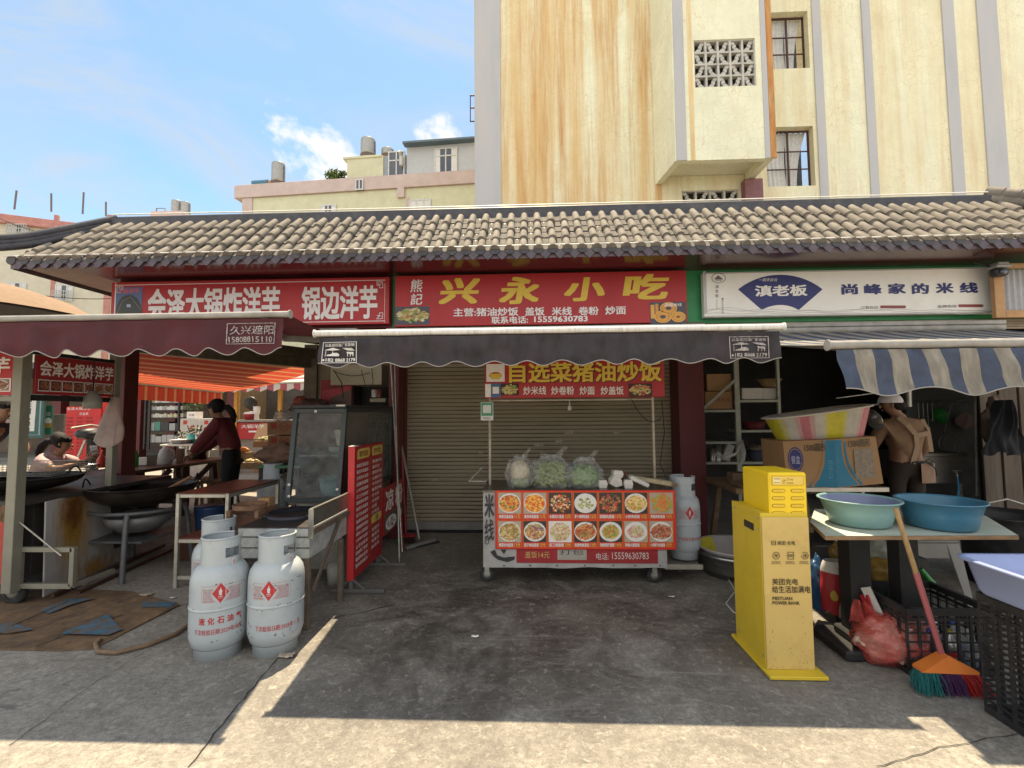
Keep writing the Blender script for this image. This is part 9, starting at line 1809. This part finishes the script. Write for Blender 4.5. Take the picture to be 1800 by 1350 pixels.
kbox(92, 728, 113, 765, 9.6, 0.05, mat('grey_curtain', (0.19, 0.17, 0.15), 0.8), 'grey_screen', 'grey cloth screen between the narrow green sign and the red menu board', 'screen')
scf = thing('scooter', 'black electric scooter parked before the red menu board', 'scooter', wp(160, 830, 7.6)); q = wp(158, 762, 7.6)
b = MB(); blob(b, q, (0.17, 0.22, 0.10), 0, 3, 0.1, 1.5, flat=False); b.box((q.x - 0.02, 7.55, 0.3), (q.x + 0.1, 7.7, q.z), 0, 0.02); b.box((q.x + 0.0, 7.5, 0.28), (q.x + 0.7, 7.75, 0.36), 0, 0.03); b.build('body', blackpl, scf, world=True)
for dx in (-0.15, 0.85): b = MB(); b.M = T(q.x + dx, 7.62, 0.2) @ RX(pi / 2); b.lathe([(0.1, -0.04), (0.19, -0.05), (0.2, 0), (0.19, 0.05), (0.1, 0.04)], 22); b.build('wheel', rubber, scf, world=True)
b = MB(); b.box((q.x + 0.35, 7.5, 0.36), (q.x + 0.8, 7.75, 0.72), 0, 0.05); b.build('seat', blackpl, scf, world=True); b = MB(); b.tube([q + V((-0.02, -0.3, 0.1)), q + V((0, 0, 0.14)), q + V((-0.02, 0.3, 0.1))], 0.015, 8); b.tube([q + V((0.03, -0.1, -0.1)), q + V((-0.1, -0.1, -0.42))], 0.02, 8); b.build('handlebar', alu, scf, world=True)
# trestle table with its things
ta, tb = gp(150, 838, 0.75), gp(392, 806, 0.75); dv = (tb - ta).normalized(); nv_ = V((-dv.y, dv.x, 0)); L_t = (tb - ta).length
tt = thing('trestle_table', 'long dark wooden table on X-shaped trestles running back into the yard', 'table', (ta + tb) / 2); b = MB(); M = Matrix((dv, nv_, V((0, 0, 1)))).transposed().to_4x4(); M.translation = ta
b.box((-0.25, -0.05, -0.04), (L_t + 0.2, 0.55, 0), 0, 0.004, M); b.build('table_top', wood_dark, tt, world=True)
for s_ in (0.25, 0.6, 0.92):
    b = MB(); u_ = L_t * s_; b.beam(M @ V((u_, 0.0, -0.05)), M @ V((u_ + 0.3, 0.2, -0.45)), 0.06, 0.06); b.beam(M @ V((u_ + 0.6, 0.0, -0.05)), M @ V((u_ + 0.3, 0.2, -0.45)), 0.06, 0.06); b.beam(M @ V((u_ + 0.3, 0.22, -0.05)), M @ V((u_ + 0.3, 0.22, -0.748)), 0.14, 0.14); b.build('trestle', wood_dark, tt, world=True)
def ontab(px, py): return gp(px, py, 0.752)
p = ontab(238, 820); b = MB(); b.lathe([(0.03, 0), (0.033, 0.02), (0.033, 0.12), (0.028, 0.16), (0.012, 0.19), (0.012, 0.21), (0, 0.212)], 16); tag(b.build('green_bottle', mat('bottle_green', (0.04, 0.28, 0.05), 0.15, trans=0.4), at=p), 'clear green drink bottle on the trestle table', 'bottle')
p = ontab(290, 816); kt = thing('kettle', 'white electric kettle on the trestle table', 'kettle', p); b = MB(); b.lathe([(0.07, 0), (0.085, 0.02), (0.08, 0.14), (0.06, 0.2), (0.03, 0.225), (0.001, 0.23)], 22); b.build('body', mat('kettle_white', (0.45, 0.42, 0.39), 0.35), kt); b = MB(); b.tube([(0.06, 0, 0.2), (0.13, 0, 0.18), (0.14, 0, 0.1), (0.08, 0, 0.04)], 0.014, 8); b.build('handle', mat('kettle_grey', (0.2, 0.18, 0.16), 0.5), kt)
for nm, lab, px, s3, m in (('napkin_box', 'white napkin box beside the green bottle', 252, (0.06, 0.05, 0.1), white_txt), ('menu_stand', 'small brown menu stand leaning on the trestle table', 266, (0.06, 0.01, 0.13), mat('stand_brown', (0.12, 0.09, 0.06), 0.6)), ('chopstick_holder', 'tall brown chopstick holder beside the kettle', 317, (0.04, 0.04, 0.19), mat('holder_brown', (0.16, 0.08, 0.05), 0.5, var=0.5, sc=60, stretch=(3, 3, 0.1)))):
    q = MB(); q.box((-s3[0], -s3[1], 0), (s3[0], s3[1], s3[2])); tag(q.build(nm, m, at=ontab(px, 817 - (px > 300) * 5), rz=0.3), lab, nm.split('_')[0])
p = ontab(347, 806); wok2 = basin('pot', 'dark steel pot on the trestle table in front of the stooping woman', p, 0.15, 0.13, mat('dark_pot', (0.07, 0.05, 0.045), 0.3, metal=0.7), darksteel, bot=0.85, cat='pot'); basin('bowl', 'pale green bowl resting on the dark pot', p + V((0, 0, 0.132)), 0.09, 0.06, mat('celadon', (0.3, 0.34, 0.24), 0.3), mat('celadon', (0.3, 0.34, 0.24), 0.3), cat='bowl', bot=0.55)
p = ontab(158, 824); basin('bowl', 'steel soup bowl by the seated woman\'s elbow', p, 0.09, 0.06, MATS['bowl_steel'], MATS['bowl_steel'], cat='bowl', bot=0.6)
p = ontab(178, 822); b = MB(); b.lathe([(0.045, 0), (0.05, 0.1), (0.035, 0.13), (0.012, 0.17), (0.01, 0.22), (0, 0.225)], 14); tag(b.build('red_sauce_bottle', mat('sauce_red', (0.5, 0.05, 0.03), 0.35), at=p), 'red plastic sauce bottle on the trestle table', 'bottle')
p = ontab(192, 821); b = MB(); b.lathe([(0.045, 0), (0.05, 0.14), (0.045, 0.14), (0.04, 0.01)], 14); tag(b.build('white_cup', white_txt, at=p), 'white tall cup beside the red sauce bottle', 'cup')
wt = thing('white_table', 'pale round-cornered table with basins in the sunlit yard', 'table', wp(325, 830, 8.2)); a, c = wp(280, 790, 7.9), wp(372, 778, 7.9); zt_ = wp(320, 781, 7.9).z; b = MB(); b.box((a.x, 7.9, zt_ - 0.03), (c.x, 8.6, zt_), 0, 0.01); b.build('table_top', mat('white_top', (0.55, 0.53, 0.48), 0.5), wt, world=True)
for (x, y) in ((a.x + 0.05, 7.95), (c.x - 0.05, 7.95), (a.x + 0.05, 8.5), (c.x - 0.05, 8.5)): b = MB(); b.tube([(x, y, 0), (x, y, zt_ - 0.03)], 0.025, 8); b.build('leg', alu, wt, world=True)
basin('basin', 'turquoise basin on the pale yard table', (wp(337, 780, 8.2).x, 8.3, zt_ + 0.002), 0.15, 0.15, mat('turquoise', (0.06, 0.40, 0.38), 0.4), mat('turquoise', (0.06, 0.40, 0.38), 0.4), 'basins in the yard'); basin('basin', 'steel pot beside the turquoise basin', (wp(357, 780, 8.1).x, 8.15, zt_ + 0.002), 0.16, 0.17, MATS['bowl_steel'], MATS['bowl_steel'], 'basins in the yard', bot=0.9); basin('basin', 'shallow steel tray left of the turquoise basin', (wp(318, 781, 8.1).x, 8.1, zt_ + 0.002), 0.19, 0.07, MATS['bowl_steel'], foam, 'basins in the yard')
for i, (px_, Y) in enumerate(((376, 6.9), (345, 7.2), (300, 6.7), (240, 6.3))):
    p = gp(px_, 850); t = thing('wooden_stool', ['square wooden stool behind the stooping woman\'s legs', 'wooden stool half hidden by the trestle legs', 'wooden stool under the kettle end of the table', 'wooden stool near the maroon corner column'][i], 'stool', (wp(px_, 800, Y).x, Y, 0), 0.3 * i, 'wooden stools round the table')
    b = MB(); b.box((-0.16, -0.16, 0.42), (0.16, 0.16, 0.45)); b.build('seat', wood_raw, t)
    for (x, y) in ((-0.13, -0.13), (0.13, -0.13), (-0.13, 0.13), (0.13, 0.13)): b = MB(); b.beam((x, y, 0.42), (x * 1.15, y * 1.15, 0), 0.035, 0.035); b.build('leg', wood_raw, t)
for i, (y0, y1) in enumerate(((741, 764), (766, 790))):
    b = MB(); f = pslab(b, 470, y0, 536, y1, 6.7, 0.4); f.FR(476, y0 + 2, 487, y0 + 13, 1.5, 1); f.R(477.5, y0 + 4, 485.5, y0 + 11, 1, 0.0035); f.O(499, y0 + 9, 8, 8, 1.4, 1); f.T('洋芋', 494, y0 + 6, 504, y0 + 12, 1, 0.01); f.T('会泽洋芋', 508, y0 + 4, 534, y0 + 13, 1, 0.03)
    tag(b.build('potato_box', [card_m, ink((0.38, 0.05, 0.03))], world=True), ['upper brown box printed red behind the rack', 'lower brown box printed red behind the rack'][i], 'box', 'printed cartons')
kbox(466, 791, 540, 850, 6.72, 0.4, wood_dark, 'wooden_chest', 'dark chest under the red-printed brown boxes', 'chest')
b = MB(); blob(b, (0, 0, 0.07), (0.12, 0.09, 0.10), 0, 51, 0.3, 3); p = wp(493, 741, 6.8); tag(b.build('white_bag', bagw, at=(p.x, 6.85, p.z)), 'knotted white bag on top of the red-printed boxes', 'bag')
gt = thing('green_tray_table', 'low dark table with a green tray beside the glass case', 'table', wp(490, 900, 5.1)); a, c = wp(452, 822, 5.0), wp(527, 818, 5.0); b = MB(); b.box((a.x, 5.0, c.z - 0.03), (c.x, 5.5, c.z)); b.build('top', mat('tray_green', (0.05, 0.16, 0.07), 0.5), gt, world=True)
b = MB(); b.box((a.x, 5.02, c.z - 0.26), (c.x, 5.45, c.z - 0.23)); b.build('lower_shelf', wood_dark, gt, world=True)
for x in (a.x + 0.03, c.x - 0.03):
    for y in (5.03, 5.44): b = MB(); b.box((x - 0.02, y - 0.02, 0), (x + 0.02, y + 0.02, c.z - 0.031)); b.build('leg', darksteel, gt, world=True)
b = MB(); blob(b, (0, 0, 0.1), (0.27, 0.18, 0.13), 0, 61, 0.25, 2.2, 40, 24, True, 1, 0.05); tag(b.build('potato_sack', mat('brown_sack', (0.17, 0.10, 0.07), 0.85, var=0.4, sc=14), at=((a.x + c.x) / 2 - 0.08, 5.22, c.z + 0.001)), 'slumped brown sack on the green tray table', 'sack')
b = MB(); blob(b, (0, 0, 0.07), (0.15, 0.12, 0.1), 0, 63, 0.3, 3); tag(b.build('dark_bag', mat('navy_bag', (0.03, 0.03, 0.06), 0.5), at=(c.x - 0.06, 5.15, c.z + 0.001)), 'small navy bag at the right end of the green tray table', 'bag')
b = MB(); blob(b, (0, 0, 0.06), (0.22, 0.14, 0.09), 0, 64, 0.35, 3); tag(b.build('net_of_potatoes', mat('net_brown', (0.09, 0.065, 0.045), 0.9, var=0.5, sc=30), at=((a.x + c.x) / 2, 5.2, c.z - 0.229)), 'net of potatoes on the lower shelf of the green tray table', 'potatoes')
for i, (px_, py_, col) in enumerate(((418, 792, (0.5, 0.18, 0.04)), (432, 812, (0.45, 0.38, 0.2)), (440, 775, (0.3, 0.3, 0.12)), (424, 826, (0.5, 0.4, 0.05)))):
    p = wp(px_, py_, 8.6); t = thing('vegetable_crate', ['crate of orange vegetables behind the stooping woman', 'crate of pale vegetables in the sunlit yard', 'crate of greens on the pile in the yard', 'crate of yellow vegetables lowest in the yard'][i], 'crate', (p.x, 8.6 + 0.3 * i, max(0, p.z - 0.15)), 0, 'vegetable crates in the yard')
    b = MB(); b.box((-0.22, -0.15, 0), (0.22, 0.15, 0.12)); b.build('crate', wood_raw, t); b = MB(); r_ = random.Random(i)
    for k in range(26): blob(b, (r_.uniform(-0.19, 0.19), r_.uniform(-0.13, 0.13), 0.13 + r_.uniform(0, 0.05)), (0.045, 0.04, 0.035), 0, k, 0.15, flat=False, nu=8, nv=6)
    b.build('vegetables', mat('veg_%d' % i, col, 0.5, var=0.4, sc=20), t)
